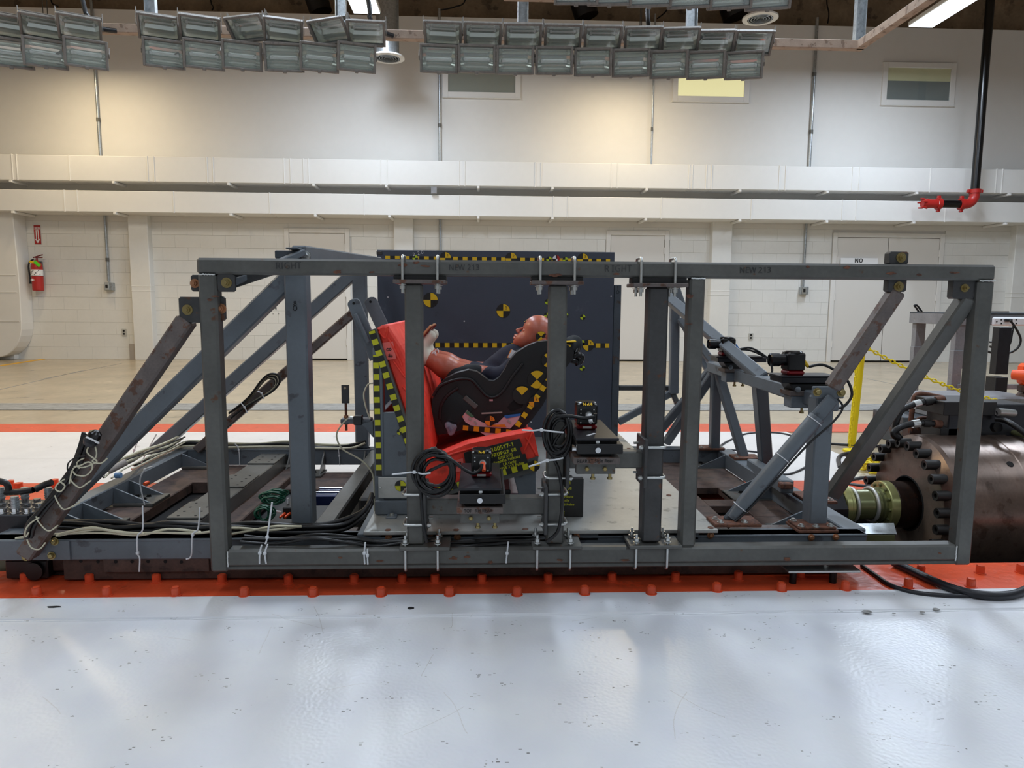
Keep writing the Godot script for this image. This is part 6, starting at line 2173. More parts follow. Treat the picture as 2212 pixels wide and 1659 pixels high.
func build_cameras() -> void:
	# lower camera between the first two clamped posts
	var c := Vector3(-0.012, 0.402, -2.06)
	var t := camera_shelf("black camera shelf marked rear, low before the red seat", c, 0.132, 0.34, "TOP  RH REAR")
	arm(t, -0.19, 0.20, c.y - 0.10)
	cube_camera("black cube camera with an orange plug before the red seat", c + Vector3(0.004, 0.0, -0.16), Basis.IDENTITY, "N4", false, M.orange_boot)
	# upper camera between the second and third clamped posts
	c = Vector3(0.344, 0.556, -2.06)
	t = camera_shelf("black camera shelf marked side rear, right of the child seat", c, 0.132, 0.34, "REAR LT Side Rear")
	arm(t, 0.268, 0.52, c.y - 0.10)
	var st := mb()
	bx(st, Transform3D(Basis(Vector3.UP, 0.9), c + Vector3(-0.01, 0.0007, -0.06)), Vector3(0.045, 0.001, 0.009), 0)
	build(st, "paper_strip", M.chalk, t)
	cube_camera("black cube camera with a white plug right of the child seat", c + Vector3(-0.012, 0.0, -0.17), Basis.IDENTITY, "NR4", false, M.white)
	st = mb()
	cyl(st, c + Vector3(-0.075, -0.034, -0.02), c + Vector3(-0.058, -0.034, -0.02), 0.011, -1, 18)
	build(st, "side_knob", M.chrome, t)


func arm(t: Node, x0: float, x1: float, y: float) -> void:
	var st := mb()
	box(st, Vector3(x0, y - 0.028, -2.252), Vector3(x1, y + 0.028, -2.2), 0.005)
	var a := build(st, "cross_arm", M.steel, t)
	for x in [x0, x1]:
		st = mb()
		var s := -1.0 if x == x0 else 1.0
		box(st, Vector3(x - 0.006, y - 0.085, -2.285), Vector3(x + 0.006, y + 0.075, -2.165), 0.002)
		var p := build(st, "end_plate", M.steel_dark, a)
		for dy in [0.045, -0.055]:
			st = mb()
			var f := -2.186
			var b := -2.264
			var o: float = x + s * 0.07
			tube(st, PackedVector3Array([Vector3(x - s * 0.02, y + dy, f), Vector3(o - s * 0.012, y + dy, f), Vector3(o - s * 0.003, y + dy, f - 0.004), Vector3(o, y + dy, f - 0.014), Vector3(o, y + dy, b + 0.014), Vector3(o - s * 0.003, y + dy, b + 0.004), Vector3(o - s * 0.012, y + dy, b), Vector3(x - s * 0.02, y + dy, b)]), 0.0045, 10)
			cyl(st, Vector3(x - s * 0.008, y + dy, f), Vector3(x - s * 0.016, y + dy, f), 0.009, -1, 6)
			build(st, "u_bolt", M.zinc, t)


# ---------------------------------------------------------------- camera mount at the right end

func build_right_mount() -> void:
	var t := thing("camera_mount", "blue-grey tubular camera mount welded over the sled's right end", "camera mount", Vector3(1.2, 0.17, -2.9))
	var st := mb()
	bar(st, Vector3(1.227, 0.617, -2.38), Vector3(1.219, 0.632, -3.66), 0.056, 0.056, 0.005, Vector3.UP)
	build(st, "cross_beam", M.blue_steel, t)
	# near post on its bolted foot
	var nx := 1.198
	st = mb()
	box(st, Vector3(nx - 0.034, 0.168, -2.43), Vector3(nx + 0.03, 0.642, -2.365), 0.005)
	build(st, "near_post", M.blue_steel, t)
	st = mb()
	box(st, Vector3(1.10, 0.168, -2.42), Vector3(1.245, 0.178, -2.312), 0.002)
	box(st, Vector3(1.105, 0.178, -2.415), Vector3(1.24, 0.186, -2.32), 0.002)
	var ft := build(st, "foot_plate", M.rust, t)
	for p in [[1.12, -2.335], [1.225, -2.335], [1.12, -2.40], [1.225, -2.40], [1.17, -2.33]]:
		bolt(ft, Vector3(p[0], 0.186, p[1]), Vector3.UP, 0.009, M.zinc)
	# clip plate at the top of the near post
	st = mb()
	var lo := Vector3(1.138, 0.64, -2.34)
	var hi := Vector3(1.248, 0.682, -2.34)
	box(st, lo, Vector3(hi.x, hi.y, -2.355), 0.003)
	var cp := build(st, "clip_plate", M.blue_steel, t)
	for p in [Vector3(1.151, 0.663, -2.339), Vector3(1.236, 0.661, -2.339)]:
		bolt(cp, p, Vector3.BACK, 0.011, M.gold_zinc)
	# other legs
	for l in [[Vector3(1.225, 0.631, -3.03), Vector3(1.40, 0.17, -3.33), 0.056], [Vector3(1.229, 0.616, -3.62), Vector3(1.27, 0.17, -3.72), 0.05], [Vector3(1.23, 0.618, -3.6), Vector3(1.36, 0.17, -3.52), 0.046], [Vector3(1.231, 0.614, -3.64), Vector3(1.05, 0.17, -3.9), 0.046]]:
		st = mb()
		bar(st, l[0], l[1], l[2], l[2], 0.005)
		build(st, "leg", M.blue_steel, t)
	for p in [Vector3(1.36, 0.168, -3.50), Vector3(1.25, 0.168, -3.74)]:
		st = mb()
		box(st, p - Vector3(0.07, 0, 0.05), p + Vector3(0.07, 0.012, 0.05), 0.002)
		var fp := build(st, "foot_plate", M.rust, t)
		for s in [-1, 1]:
			bolt(fp, p + Vector3(0.055 * s, 0.012, 0.03), Vector3.UP, 0.008, M.zinc)
	# diagonals from the backdrop's post
	for l in [[Vector3(0.984, 1.037, -3.9), Vector3(1.233, 0.638, -3), 0.052], [Vector3(1.108, 0.877, -3.9), Vector3(1.237, 0.632, -3.66), 0.04], [Vector3(1.114, 0.877, -3.92), Vector3(1.282, 0.462, -3.66), 0.03], [Vector3(1.084, 1.073, -3.95), Vector3(1.097, 0.449, -3.95), 0.05], [Vector3(1.083, 1.081, -3.95), Vector3(1.154, 0.877, -3.93), 0.035]]:
		st = mb()
		bar(st, l[0], l[1], l[2], l[2], 0.005)
		build(st, "brace", M.blue_steel, t)
	for l in [[Vector3(0.782, 0.475, -4), Vector3(1.101, 0.475, -4), 0.03], [Vector3(0.787, 0.272, -4), Vector3(1.102, 0.457, -3.97), 0.04], [Vector3(1.091, 0.458, -3.96), Vector3(1.121, 0.372, -3.92), 0.03], [Vector3(1.017, 0.235, -3.93), Vector3(1.231, 0.622, -3.68), 0.045]]:
		st = mb()
		bar(st, l[0], l[1], l[2], l[2], 0.005)
		build(st, "brace", M.blue_steel if l[2] > 0.03 else M.steel_dark, t)
	# round strut running down to the plate
	var rs := thing("round_strut", "round grey strut with flattened ends and zip ties", "strut", Vector3(0.842, 0.186, -2.35), "sled struts")
	var a := Vector3(0.865, 0.194, -2.36)
	var b := Vector3(1.189, 0.624, -2.33)
	var d := (b - a).normalized()
	st = mb()
	cyl(st, a + d * 0.10, b - d * 0.06, 0.027, -1, 24)
	cyl(st, a + d * 0.02, a + d * 0.10, 0.02, 0.027, 24)
	build(st, "tube", M.blue_steel, rs)
	for e in [[a, a + d * 0.09], [b - d * 0.07, b + d * 0.025]]:
		st = mb()
		bar(st, e[0], e[1], 0.05, 0.014, 0.006)
		build(st, "flattened_end", M.blue_steel, rs)
	st = mb()
	box(st, Vector3(0.80, 0.194, -2.40), Vector3(0.965, 0.206, -2.30), 0.002)
	var rp := build(st, "foot_plate", M.rust, rs)
	for p in [Vector3(0.82, 0.206, -2.36), Vector3(0.825, 0.206, -2.32), Vector3(0.91, 0.206, -2.32)]:
		bolt(rp, p, Vector3.UP, 0.009, M.zinc)
	for k in [0.13, 0.55, 0.86]:
		zip_ring(rs, a.lerp(b, k), d, 0.029)
	wire([b + Vector3(0.02, 0.02, 0.02), b + Vector3(0.035, -0.01, 0.03), b + Vector3(0.0, -0.06, 0.035), a.lerp(b, 0.7) + Vector3(0.02, -0.015, 0.028), a.lerp(b, 0.4) + Vector3(0.016, -0.012, 0.028), a.lerp(b, 0.15) + Vector3(0.012, -0.01, 0.025), a + Vector3(-0.01, -0.012, 0.03)], 0.004, "taped_cable", M.rubber, rs)
	# struts from the side frame
	strut("frame_strut", "brown-grey square strut from the top rail to the camera mount", Vector3(1.346, 1.01, -2.235), Vector3(1.182, 0.682, -2.3), 0.046, M.brown_steel)
	strut("frame_strut", "long rusty square strut from the right post to the sled end", Vector3(1.587, 0.994, -2.235), Vector3(1.332, 0.237, -2.55), 0.05, M.steel)
	# front-facing and rear cameras with their tilt heads
	mount_camera("black camera with lens on the right mount's near shelf", "wide black camera shelf on the mount's near end", Vector3(1.224, 0.701, -2.58), 0.235, "", Vector3(1.161, 0.716, -2.56))
	mount_camera("black cube camera marked N5 on the mount's far shelf", "wide black camera shelf on the mount's far end", Vector3(1.226, 0.718, -3.3), 0.235, "N5", Vector3(1.167, 0.722, -3.3))
	# grey box ends behind the sled's right beam
	t = thing("bumper_tube", "grey square tube lying outside the sled's right end", "tube", Vector3(1.47, 0.1, -3.2))
	st = mb()
	bar(st, Vector3(1.34, 0.17, -3.35), Vector3(1.25, 0.216, -2.75), 0.055, 0.055, 0.005, Vector3.UP)
	build(st, "tube", M.blue_steel, t)
	st = mb()
	box(st, Vector3(1.30, 0.168, -2.82), Vector3(1.42, 0.18, -2.66), 0.002)
	var fp2 := build(st, "foot_plate", M.rust, t)
	bolt(fp2, Vector3(1.40, 0.18, -2.68), Vector3.UP, 0.009, M.zinc)
	bolt(fp2, Vector3(1.33, 0.18, -2.68), Vector3.UP, 0.009, M.zinc)
	st = mb()
	box(st, Vector3(1.213, 0.214, -2.72), Vector3(1.265, 0.237, -2.76), 0.004)
	build(st, "rusty_end", M.rust, t)


func zip_ring(parent: Node, c: Vector3, axis: Vector3, r: float) -> void:
	var st := mb()
	var u := axis.cross(Vector3.UP).normalized()
	var v := axis.cross(u)
	var pts := PackedVector3Array()
	for i in 21:
		var g := TAU * i / 20
		pts.append(c + (u * cos(g) + v * sin(g)) * r)
	tube(st, pts, 0.002, 5)
	build(st, "zip_tie", M.zip, parent)


func mount_camera(label: String, shelf_label: String, c: Vector3, w: float, code: String, cam_at: Vector3) -> void:
	var t := thing("camera_shelf", shelf_label, "camera shelf", c - Vector3(0, 0.09, 0), "camera shelves on the right mount")
	var st := mb()
	box(st, c + Vector3(-w * 0.5 - 0.01, -0.006, -0.06), c + Vector3(w * 0.5 - 0.02, 0.0, 0.06), 0.001)
	build(st, "top_plate", M.black_plate, t)
	st = mb()
	box(st, c + Vector3(-w * 0.5, -0.028, -0.055), c + Vector3(w * 0.5, -0.006, 0.055), 0.002)
	build(st, "slide_block", M.black_plate, t)
	st = mb()
	prism(st, Transform3D(Basis.IDENTITY, c + Vector3(0, 0, -0.045)), PackedVector2Array([Vector2(-0.085, -0.03), Vector2(0.075, -0.03), Vector2(0.05, -0.06), Vector2(-0.065, -0.06)]), 0.09, 0.004)
	build(st, "tilt_head", M.black, t)
	for s in [-1, 1]:
		st = mb()
		cyl(st, c + Vector3(s * 0.055 + 0.0, -0.052, 0.045), c + Vector3(s * 0.055, -0.052, 0.056), 0.011, -1, 18)
		build(st, "clamp_screw", M.chrome, t)
	st = mb()
	box(st, c + Vector3(-0.08, -0.078, -0.045), c + Vector3(0.05, -0.06, 0.045), 0.002)
	build(st, "base_plate", M.brown_steel, t)
	st = mb()
	box(st, c + Vector3(-0.07, -0.125, -0.03), c + Vector3(0.05, -0.078, 0.038), 0.003)
	var cl := build(st, "beam_clip", M.blue_steel, t)
	for s in [-0.02, 0.02]:
		st = mb()
		cyl(st, c + Vector3(s, -0.145, 0.02), c + Vector3(s, -0.125, 0.02), 0.005, -1, 10)
		cyl(st, c + Vector3(s, -0.147, 0.02), c + Vector3(s, -0.14, 0.02), 0.009, -1, 6)
		build(st, "clamp_screw", M.gold_zinc, cl)
	var b := Basis(Vector3.UP, PI / 2)
	var o := cube_camera(label, Vector3(cam_at.x, c.y, cam_at.z), b, "", true, M.tape_yellow if code == "" else M.tag_blue)
	if code:
		lettering(o, code, 0.014, Transform3D(Basis.IDENTITY, Vector3(cam_at.x, c.y + 0.06, cam_at.z + 0.034)), M.tape_yellow, "lettering", true)
	var p := Vector3(cam_at.x + 0.062, c.y + 0.03, cam_at.z)
	for k in (2 if code else 1):
		var q := wire([p + Vector3(0, 0, 0), p + Vector3(0.05, 0.008 - k * 0.012, 0), p + Vector3(0.1, -0.015 - k * 0.008, 0.01), p + Vector3(0.14, -0.05, 0.02), p + Vector3(0.15, -0.1, 0.04), p + Vector3(0.12, -0.14, 0.05), p + Vector3(0.08, -0.155, 0.05)], 0.0055, "camera_cable", M.rubber)
		tag(q, "black cable looping from the lens camera on the near shelf" if code == "" else ["black cable looping from the N5 camera", "second black cable looping under the N5 camera's first"][k], "cable", "cables of the right cameras")


# ---------------------------------------------------------------- the actuator behind the right post

func disc(st: SurfaceTool, c: Vector3, prof: Array, seg := 56) -> void:
	# a turned shape whose axis runs to +x from c
	lathe(st, Transform3D(Basis(Vector3.DOWN, Vector3.RIGHT, Vector3.BACK), c), prof, seg)


func build_actuator() -> void:
	var c := Vector3(1.92, 0.072, -3.0)
	var t := thing("actuator", "huge brown steel pneumatic cylinder driving the sled from the right", "actuator", Vector3(2.6, 0.014, -3.0))
	var st := mb()
	disc(st, c, [[0.125, 0.02], [0.125, 0.0], [0.262, 0.0]], 64)
	build(st, "flange_face", M.bronze_face, t)
	st = mb()
	disc(st, c, [[0.262, 0.0], [0.308, 0.03], [0.312, 0.05], [0.312, 0.34], [0.314, 0.345], [0.314, 0.43], [0.31, 0.435], [0.31, 0.60], [0.313, 0.605], [0.313, 2.6]], 72)
	build(st, "barrel", M.bronze, t)
	st = mb()
	disc(st, c, [[0.12, -0.004], [0.125, 0.0], [0.12, 0.2]], 48)
	build(st, "bore", M.gap, t)
	for i in 24:
		var g := TAU * (i + 0.5) / 24
		var p := c + Vector3(0.012, cos(g) * 0.272, sin(g) * 0.272)
		st = mb()
		disc(st, p, [[0.0, -0.036], [0.0095, -0.036], [0.0095, -0.052], [0.0205, -0.054], [0.0215, -0.051], [0.0215, 0.012]], 20)
		build(st, "socket_bolt", M.socket_black, t)
	# strap and fittings round the barrel
	st = mb()
	var pts := PackedVector3Array()
	for i in 25:
		var g := lerpf(-0.25, 2.6, i / 24.0)
		pts.append(c + Vector3(0.47 + 0.03 * sin(g * 2.0), cos(g) * 0.325, sin(g) * 0.325))
	tube(st, pts, 0.012, 10)
	build(st, "oil_line", M.olive, t)
	for q in [[0.30, 0.75], [0.52, 1.25], [0.62, 0.2]]:
		var g: float = q[1]
		var n := Vector3(0, cos(g), sin(g))
		st = mb()
		cyl(st, c + Vector3(q[0], 0, 0) + n * 0.305, c + Vector3(q[0], 0, 0) + n * (0.314 if q[0] < 0.5 else 0.345), 0.014, -1, 14)
		build(st, "plug" if q[0] < 0.5 else "grease_fitting", M.gap if q[0] < 0.5 else M.zinc, t)
	# cradle
	st = mb()
	box(st, Vector3(2.0, 0.0, -3.28), Vector3(2.3, 0.06, -2.72), 0.01)
	box(st, Vector3(3.4, 0.0, -3.28), Vector3(3.7, 0.06, -2.72), 0.01)
	build(st, "cradle", M.steel_dark, t)
	st = mb()
	disc(st, Vector3(2.42, 0.05, -2.70), [[0.0, -0.02], [0.06, -0.02], [0.065, 0.0], [0.065, 0.1]], 30)
	build(st, "side_port", M.rust_plate, t)
	# thrust column: dark rod, brass collar, olive drum, nose plate
	var r := thing("thrust_column", "olive and brass thrust column between the actuator and sled", "thrust column", Vector3(1.6, 0.05, -3.0))
	var k := Vector3(1.945, 0.066, -3.0)
	st = mb()
	disc(st, k, [[0.102, -0.115], [0.106, -0.11], [0.106, 0.05]], 48)
	build(st, "dark_rod", M.dark_rod, r)
	st = mb()
	disc(st, k, [[0.06, -0.152], [0.104, -0.152], [0.107, -0.148], [0.107, -0.115], [0.1, -0.112]], 48)
	var col := build(st, "brass_collar", M.brass, r)
	for i in 12:
		var g := TAU * i / 12
		bolt(col, k + Vector3(-0.152, cos(g) * 0.09, sin(g) * 0.09), Vector3.LEFT, 0.0075, M.olive, "bolt", false)
	st = mb()
	disc(st, k, [[0.06, -0.305], [0.068, -0.30], [0.068, -0.17], [0.078, -0.165], [0.078, -0.152]], 44)
	build(st, "olive_drum", M.olive, r)
	st = mb()
	disc(st, k, [[0.0, -0.35], [0.088, -0.35], [0.094, -0.344], [0.094, -0.322], [0.09, -0.318], [0.09, -0.306], [0.068, -0.302]], 44)
	build(st, "nose_plate", M.brass, r)
	for x in [-0.285, -0.195]:
		st = mb()
		pts = PackedVector3Array()
		for i in 31:
			var g := TAU * i / 30
			pts.append(k + Vector3(x, cos(g) * 0.075, sin(g) * 0.075))
		tube(st, pts, 0.008, 10)
		build(st, "ring", M.bare_edge, r)
	st = mb()
	prism(st, Transform3D(Basis(Vector3.UP, -PI / 2), Vector3(1.59, -0.02, -3.0)), PackedVector2Array([Vector2(-0.12, 0.0), Vector2(0.12, 0.0), Vector2(0.12, 0.10), Vector2(0.06, 0.16), Vector2(-0.06, 0.16), Vector2(-0.12, 0.10)]), 0.11, 0.004)
	build(st, "buffer_block", M.black_plate, r)
	# pale green guard under the drum
	var gd := thing("drip_tray", "pale green folded steel guard below the thrust column", "guard", Vector3(1.57, 0.02, -2.76))
	st = mb()
	var fold := [Vector3(1.559, 0.049, -2.78), Vector3(1.731, 0.05, -2.78)]
	fold.append_array([Vector3(1.69, 0.034, -2.69), Vector3(1.527, 0.035, -2.69)])
	quad(st, fold[0], fold[1], fold[2], fold[3])
	quad(st, fold[0] - Vector3(0, 0.004, 0), fold[3] - Vector3(0, 0.004, 0), fold[2] - Vector3(0, 0.004, 0), fold[1] - Vector3(0, 0.004, 0))
	build(st, "upper_fold", M.galvanised, gd)
	st = mb()
	box(st, fold[3] + Vector3(0.005, -0.06, -0.01), fold[2] + Vector3(-0.005, -0.004, 0), 0.002)
	build(st, "lower_fold", M.olive, gd)
	# valve block with hoses on top of the barrel
	var v := thing("valve_block", "black hydraulic valve block with hoses on the big cylinder", "valve block", Vector3(2.25, 0.45, -3.0))
	st = mb()
	box(st, Vector3(2.086, 0.526, -3), Vector3(2.446, 0.304, -3.16), 0.004)
	build(st, "housing", M.black_plate, v)
	st = mb()
	box(st, Vector3(2.046, 0.539, -2.98), Vector3(2.29, 0.477, -3.2), 0.003)
	build(st, "top_flange", M.socket_black, v)
	st = mb()
	box(st, Vector3(2.052, 0.416, -3), Vector3(2.236, 0.347, -3.14), 0.003)
	build(st, "lower_flange", M.socket_black, v)
	st = mb()
	cyl(st, Vector3(2.262, 0.429, -2.95), Vector3(2.263, 0.433, -2.93), 0.022, -1, 18)
	build(st, "knob", M.black_gloss, v)
	for h in [[Vector3(2.093, 0.542, -3.05), Vector3(2.039, 0.533, -3.05), Vector3(1.986, 0.525, -3.05), Vector3(1.939, 0.512, -3.05), Vector3(1.894, 0.486, -3.05), Vector3(1.876, 0.435, -3.05), Vector3(1.875, 0.392, -3.05), Vector3(1.901, 0.358, -3.05)], [Vector3(2.07, 0.432, -3.02), Vector3(2.017, 0.434, -3.02), Vector3(1.969, 0.436, -3.02), Vector3(1.92, 0.43, -3.02), Vector3(1.878, 0.417, -3.02), Vector3(1.848, 0.394, -3.02), Vector3(1.854, 0.377, -3.02), Vector3(1.876, 0.366, -3.02)]]:
		wire(h, 0.014, "hose", M.rubber, v, 5, 10)
		for q in [[0, 1], [1, 2], [2, 3]]:
			st = mb()
			cyl(st, h[q[0]].lerp(h[q[1]], 0.1), h[q[0]].lerp(h[q[1]], 0.75), 0.018, -1, 10)
			build(st, "hose_fitting", [M.rust, M.socket_black, M.zinc][q[0]], v)
	wire([Vector3(2.218, 0.521, -3.2), Vector3(2.149, 0.535, -3.2), Vector3(2.08, 0.546, -3.2), Vector3(2.052, 0.534, -3.2), Vector3(2.044, 0.492, -3.2), Vector3(2.04, 0.414, -3.2), Vector3(2.042, 0.358, -3.2)], 0.012, "rusty_pipe", M.rust, v, 6, 10)
	wire([Vector3(2.204, 0.418, -3.2), Vector3(2.135, 0.425, -3.2), Vector3(2.085, 0.427, -3.2), Vector3(2.073, 0.409, -3.2), Vector3(2.074, 0.355, -3.2)], 0.011, "rusty_pipe", M.rust, v, 6, 10)
	st = mb()
	cyl(st, Vector3(2.032, 0.361, -3.22), Vector3(2.098, 0.361, -3.22), 0.032, -1, 18)
	build(st, "pipe_union", M.rust_plate, v)
	for h in [[Vector3(2.286, 0.462, -2.98), Vector3(2.305, 0.461, -2.95), Vector3(2.314, 0.445, -2.9), Vector3(2.347, 0.403, -2.85)], [Vector3(2.283, 0.487, -2.98), Vector3(2.363, 0.484, -3), Vector3(2.542, 0.468, -3.1)]]:
		wire(h, 0.012, "hose", M.rubber, v, 5, 10)
	st = mb()
	cyl(st, Vector3(2.286, 0.495, -2.97), Vector3(2.384, 0.486, -3), 0.017, -1, 12)
	build(st, "hose_fitting", M.zinc, v)


# ---------------------------------------------------------------- behind the actuator

func build_right_background() -> void:
	# yellow post and chain
	var t := thing("barrier_post", "slanting yellow barrier post with a hanging chain", "barrier post", Vector3(2.515, -0.035, -4.6))
	var st := mb()
	cyl(st, Vector3(2.524, -0.025, -4.6), Vector3(2.554, 0.702, -4.6), 0.026, -1, 16)
	build(st, "post", M.yellow_paint, t)
	st = mb()
	cyl(st, Vector3(2.552, 0.676, -4.6), Vector3(2.556, 0.72, -4.6), 0.034, -1, 16)
	build(st, "cap", M.yellow_paint, t)
	st = mb()
	cyl(st, Vector3(2.435, 0, -4.438), Vector3(2.435, 0, -4.438) + Vector3(0, 0.012, 0), 0.05, -1, 24)
	build(st, "base", M.yellow_paint, t)
	chain(thing("plastic_chain", "yellow plastic chain hanging down beside the barrier post", "chain", Vector3(2.496, -0.008, -4.55)), [Vector3(2.498, 0.655, -4.55), Vector3(2.497, 0.467, -4.55), Vector3(2.493, 0.279, -4.55), Vector3(2.488, 0.12, -4.55), Vector3(2.486, -0.002, -4.55)], 0.034)
	chain(thing("plastic_chain", "long yellow plastic chain slanting down to the right", "chain", Vector3(3.278, 0.35, -4.5)), [Vector3(2.512, 0.695, -4.5), Vector3(2.72, 0.591, -4.5), Vector3(2.949, 0.49, -4.5), Vector3(3.211, 0.393, -4.5), Vector3(3.44, 0.334, -4.5), Vector3(3.704, 0.262, -4.5)], 0.04)
	var pile := thing("chain_pile", "small heap of yellow plastic chain behind the actuator", "chain pile", Vector3(2.167, -0.005, -3.8))
	for i in 34:
		var p := Vector3(2.169 + rng.randf_range(-0.11, 0.11), rng.randf_range(0.02, 0.09), -3.8 + rng.randf_range(-0.08, 0.08))
		var q := Basis.from_euler(Vector3(rng.randf() * TAU, rng.randf() * TAU, rng.randf() * TAU))
		st = mb()
		tube(st, smooth_path([p + q * Vector3(-0.022, 0.01, 0), p + q * Vector3(0.022, 0.01, 0), p + q * Vector3(0.022, -0.01, 0), p + q * Vector3(-0.022, -0.01, 0)], 4, true), 0.006, 6)
		build(st, "link", M.yellow_paint, pile)
	# work table
	t = thing("work_table", "grey steel work table behind the frame's right post", "table", Vector3(3.659, 0, -5.196))
	var zt := -5.55
	st = mb()
	var y1 := 0.9
	var x0 := 3.866
	box(st, Vector3(x0, y1 - 0.09, zt - 0.65), Vector3(x0 + 0.012, y1, zt), 0.002)
	box(st, Vector3(x0, y1 - 0.09, zt - 0.012), Vector3(5.3, y1, zt), 0.002)
	build(st, "apron", M.table_grey, t)
	st = mb()
	box(st, Vector3(x0, y1, zt - 0.65), Vector3(5.3, y1 + 0.012, zt + 0.01), 0.002)
	build(st, "table_top", M.blue_dark, t)
	for l in [[x0 + 0.02, -6.12, 0.06], [x0 + 0.01, -5.57, 0.07], [5.0, -5.57, 0.06], [5.0, -6.12, 0.06]]:
		st = mb()
		box(st, Vector3(l[0], 0.45, l[1] - 0.06), Vector3(l[0] + l[2] + 0.03, y1 - 0.05, l[1]), 0.003)
		box(st, Vector3(l[0] - 0.01, 0, l[1] - 0.05), Vector3(l[0] + l[2], 0.6, l[1] + 0.006), 0.003)
		build(st, "leg", M.table_grey, t)
	st = mb()
	box(st, Vector3(x0 + 0.05, 0.28, zt - 0.04), Vector3(5.2, 0.32, zt), 0.002)
	build(st, "stretcher", M.table_grey, t)
	var col := thing("lift_column", "thick black square column standing under the work table", "column", Vector3(4.446, 0, -5.743))
	st = mb()
	box(st, Vector3(3.807, 0.46, -5.07), Vector3(3.902, y1 - 0.09, -5.0), 0.003)
	build(st, "mast", M.black_plate, col)
	st = mb()
	box(st, Vector3(3.8, 0.30, -5.09), Vector3(3.892, 0.44, -4.98), 0.003)
	box(st, Vector3(3.782, 0.0, -5.12), Vector3(3.907, 0.30, -4.95), 0.003)
	build(st, "foot_block", M.black_plate, col)
	var ps := thing("power_strip", "white power strip with a black plug on the table edge", "power strip", Vector3(4.146, 0.848, -5.35))
	st = mb()
	box(st, Vector3(4.143, 0.877, -5.52), Vector3(4.536, 0.807, -5.545), 0.012)
	build(st, "case", M.white, ps)
	st = mb()
	box(st, Vector3(4.234, 0.863, -5.5), Vector3(4.294, 0.84, -5.52), 0.004)
	build(st, "plug", M.black, ps)
	for q in [Vector3(4.21, 0.855, -5.519), Vector3(4.213, 0.825, -5.519), Vector3(4.335, 0.856, -5.519), Vector3(4.338, 0.826, -5.519), Vector3(4.173, 0.84, -5.519)]:
		st = mb()
		cyl(st, q, q + Vector3(0, 0, 0.002), 0.006, -1, 8)
		build(st, "outlet", M.gap, ps)
	for h in [[[Vector3(4.037, 0.858, -5.2), Vector3(4.095, 0.787, -5.2), Vector3(4.136, 0.705, -5.2), Vector3(4.105, 0.634, -5.2), Vector3(4.016, 0.605, -5.2), Vector3(3.893, 0.658, -5.2)], "black cable looping from the power strip under the table"], [[Vector3(4.069, 0.83, -5.2), Vector3(4.061, 0.759, -5.2), Vector3(4.047, 0.669, -5.2), Vector3(3.979, 0.601, -5.2), Vector3(3.883, 0.615, -5.2)], "thin grey cable looping behind the black cable"], [[Vector3(3.897, 0.897, -6.1), Vector3(3.855, 0.951, -6.1), Vector3(3.841, 0.967, -6.1), Vector3(3.867, 0.967, -6.1), Vector3(3.927, 0.897, -6.1)], "small black cable loop rising from the table top"], [[Vector3(4.065, 0.787, -5.2), Vector3(4.032, 0.751, -5.2), Vector3(3.963, 0.705, -5.2), Vector3(3.891, 0.69, -5.2)], "black cable crossing the square column"]]:
		var o := wire(h[0], 0.008, "table_cable", M.rubber)
		tag(o, h[1], "cable", "cables on the work table")
	st = mb()
	box(st, Vector3(4.12, y1 + 0.012, -5.62), Vector3(4.32, y1 + 0.026, -5.58), 0.002)
	tag(build(st, "bracket_rail", M.chrome), "bright metal rail lying on the table edge above the power strip", "rail")
	# grey cabinet behind the valve block
	var cb := thing("grey_cabinet", "low grey metal cabinet behind the valve block", "cabinet", Vector3(3.527, 0, -5.005))
	st = mb()
	box(st, Vector3(3.074, 0.20, -5.0), Vector3(3.823, 0.34, -4.6), 0.01)
	build(st, "body", M.table_grey, cb)
	st = mb()
	box(st, Vector3(2.891, 0.0, -5.0), Vector3(3.827, 0.20, -4.62), 0.005)
	build(st, "plinth", M.blue_dark, cb)
	st = mb()
	cyl(st, Vector3(3.137, 0.234, -4.595), Vector3(3.134, 0.234, -4.59), 0.012, -1, 12)
	build(st, "lock", M.gap, cb)
	st = mb()
	box(st, Vector3(3.52, 0.193, -4.59), Vector3(3.63, 0.155, -4.6), 0.004)
	build(st, "handle", M.gap, cb)
	# orange machine at the right edge
	var og := thing("orange_nozzle", "orange cast machine part with a round mouth at the right edge", "machine part", Vector3(3.765, 0.438, -4.7))
	st = mb()
	var oc := Vector3(3.744, 0.491, -4.6)
	lathe(st, Transform3D(Basis(Vector3.UP, 0.6) * Basis(Vector3.RIGHT, PI / 2), oc), [[0.018, -0.02], [0.026, 0.02], [0.038, 0.025], [0.038, -0.02], [0.034, -0.1]], 24)
	box(st, oc + Vector3(-0.01, -0.07, -0.12), oc + Vector3(0.2, 0.08, -0.03), 0.02)
	build(st, "casting", M.orange_boot, og)
	st = mb()
	tube(st, PackedVector3Array(ring_points(oc + Vector3(0.0, 0.05, 0.0), Vector3.RIGHT, Vector3.UP, 0.02, 14)), 0.004, 6)
	build(st, "lifting_ring", M.steel, og)
	st = mb()
	box(st, oc + Vector3(-0.01, -0.12, -0.1), oc + Vector3(0.15, -0.07, -0.04), 0.01)
	cyl(st, oc + Vector3(0.08, -0.2, -0.12), oc + Vector3(0.08, -0.2, -0.04), 0.09, -1, 20)
	build(st, "wheel", M.rust_plate, og)


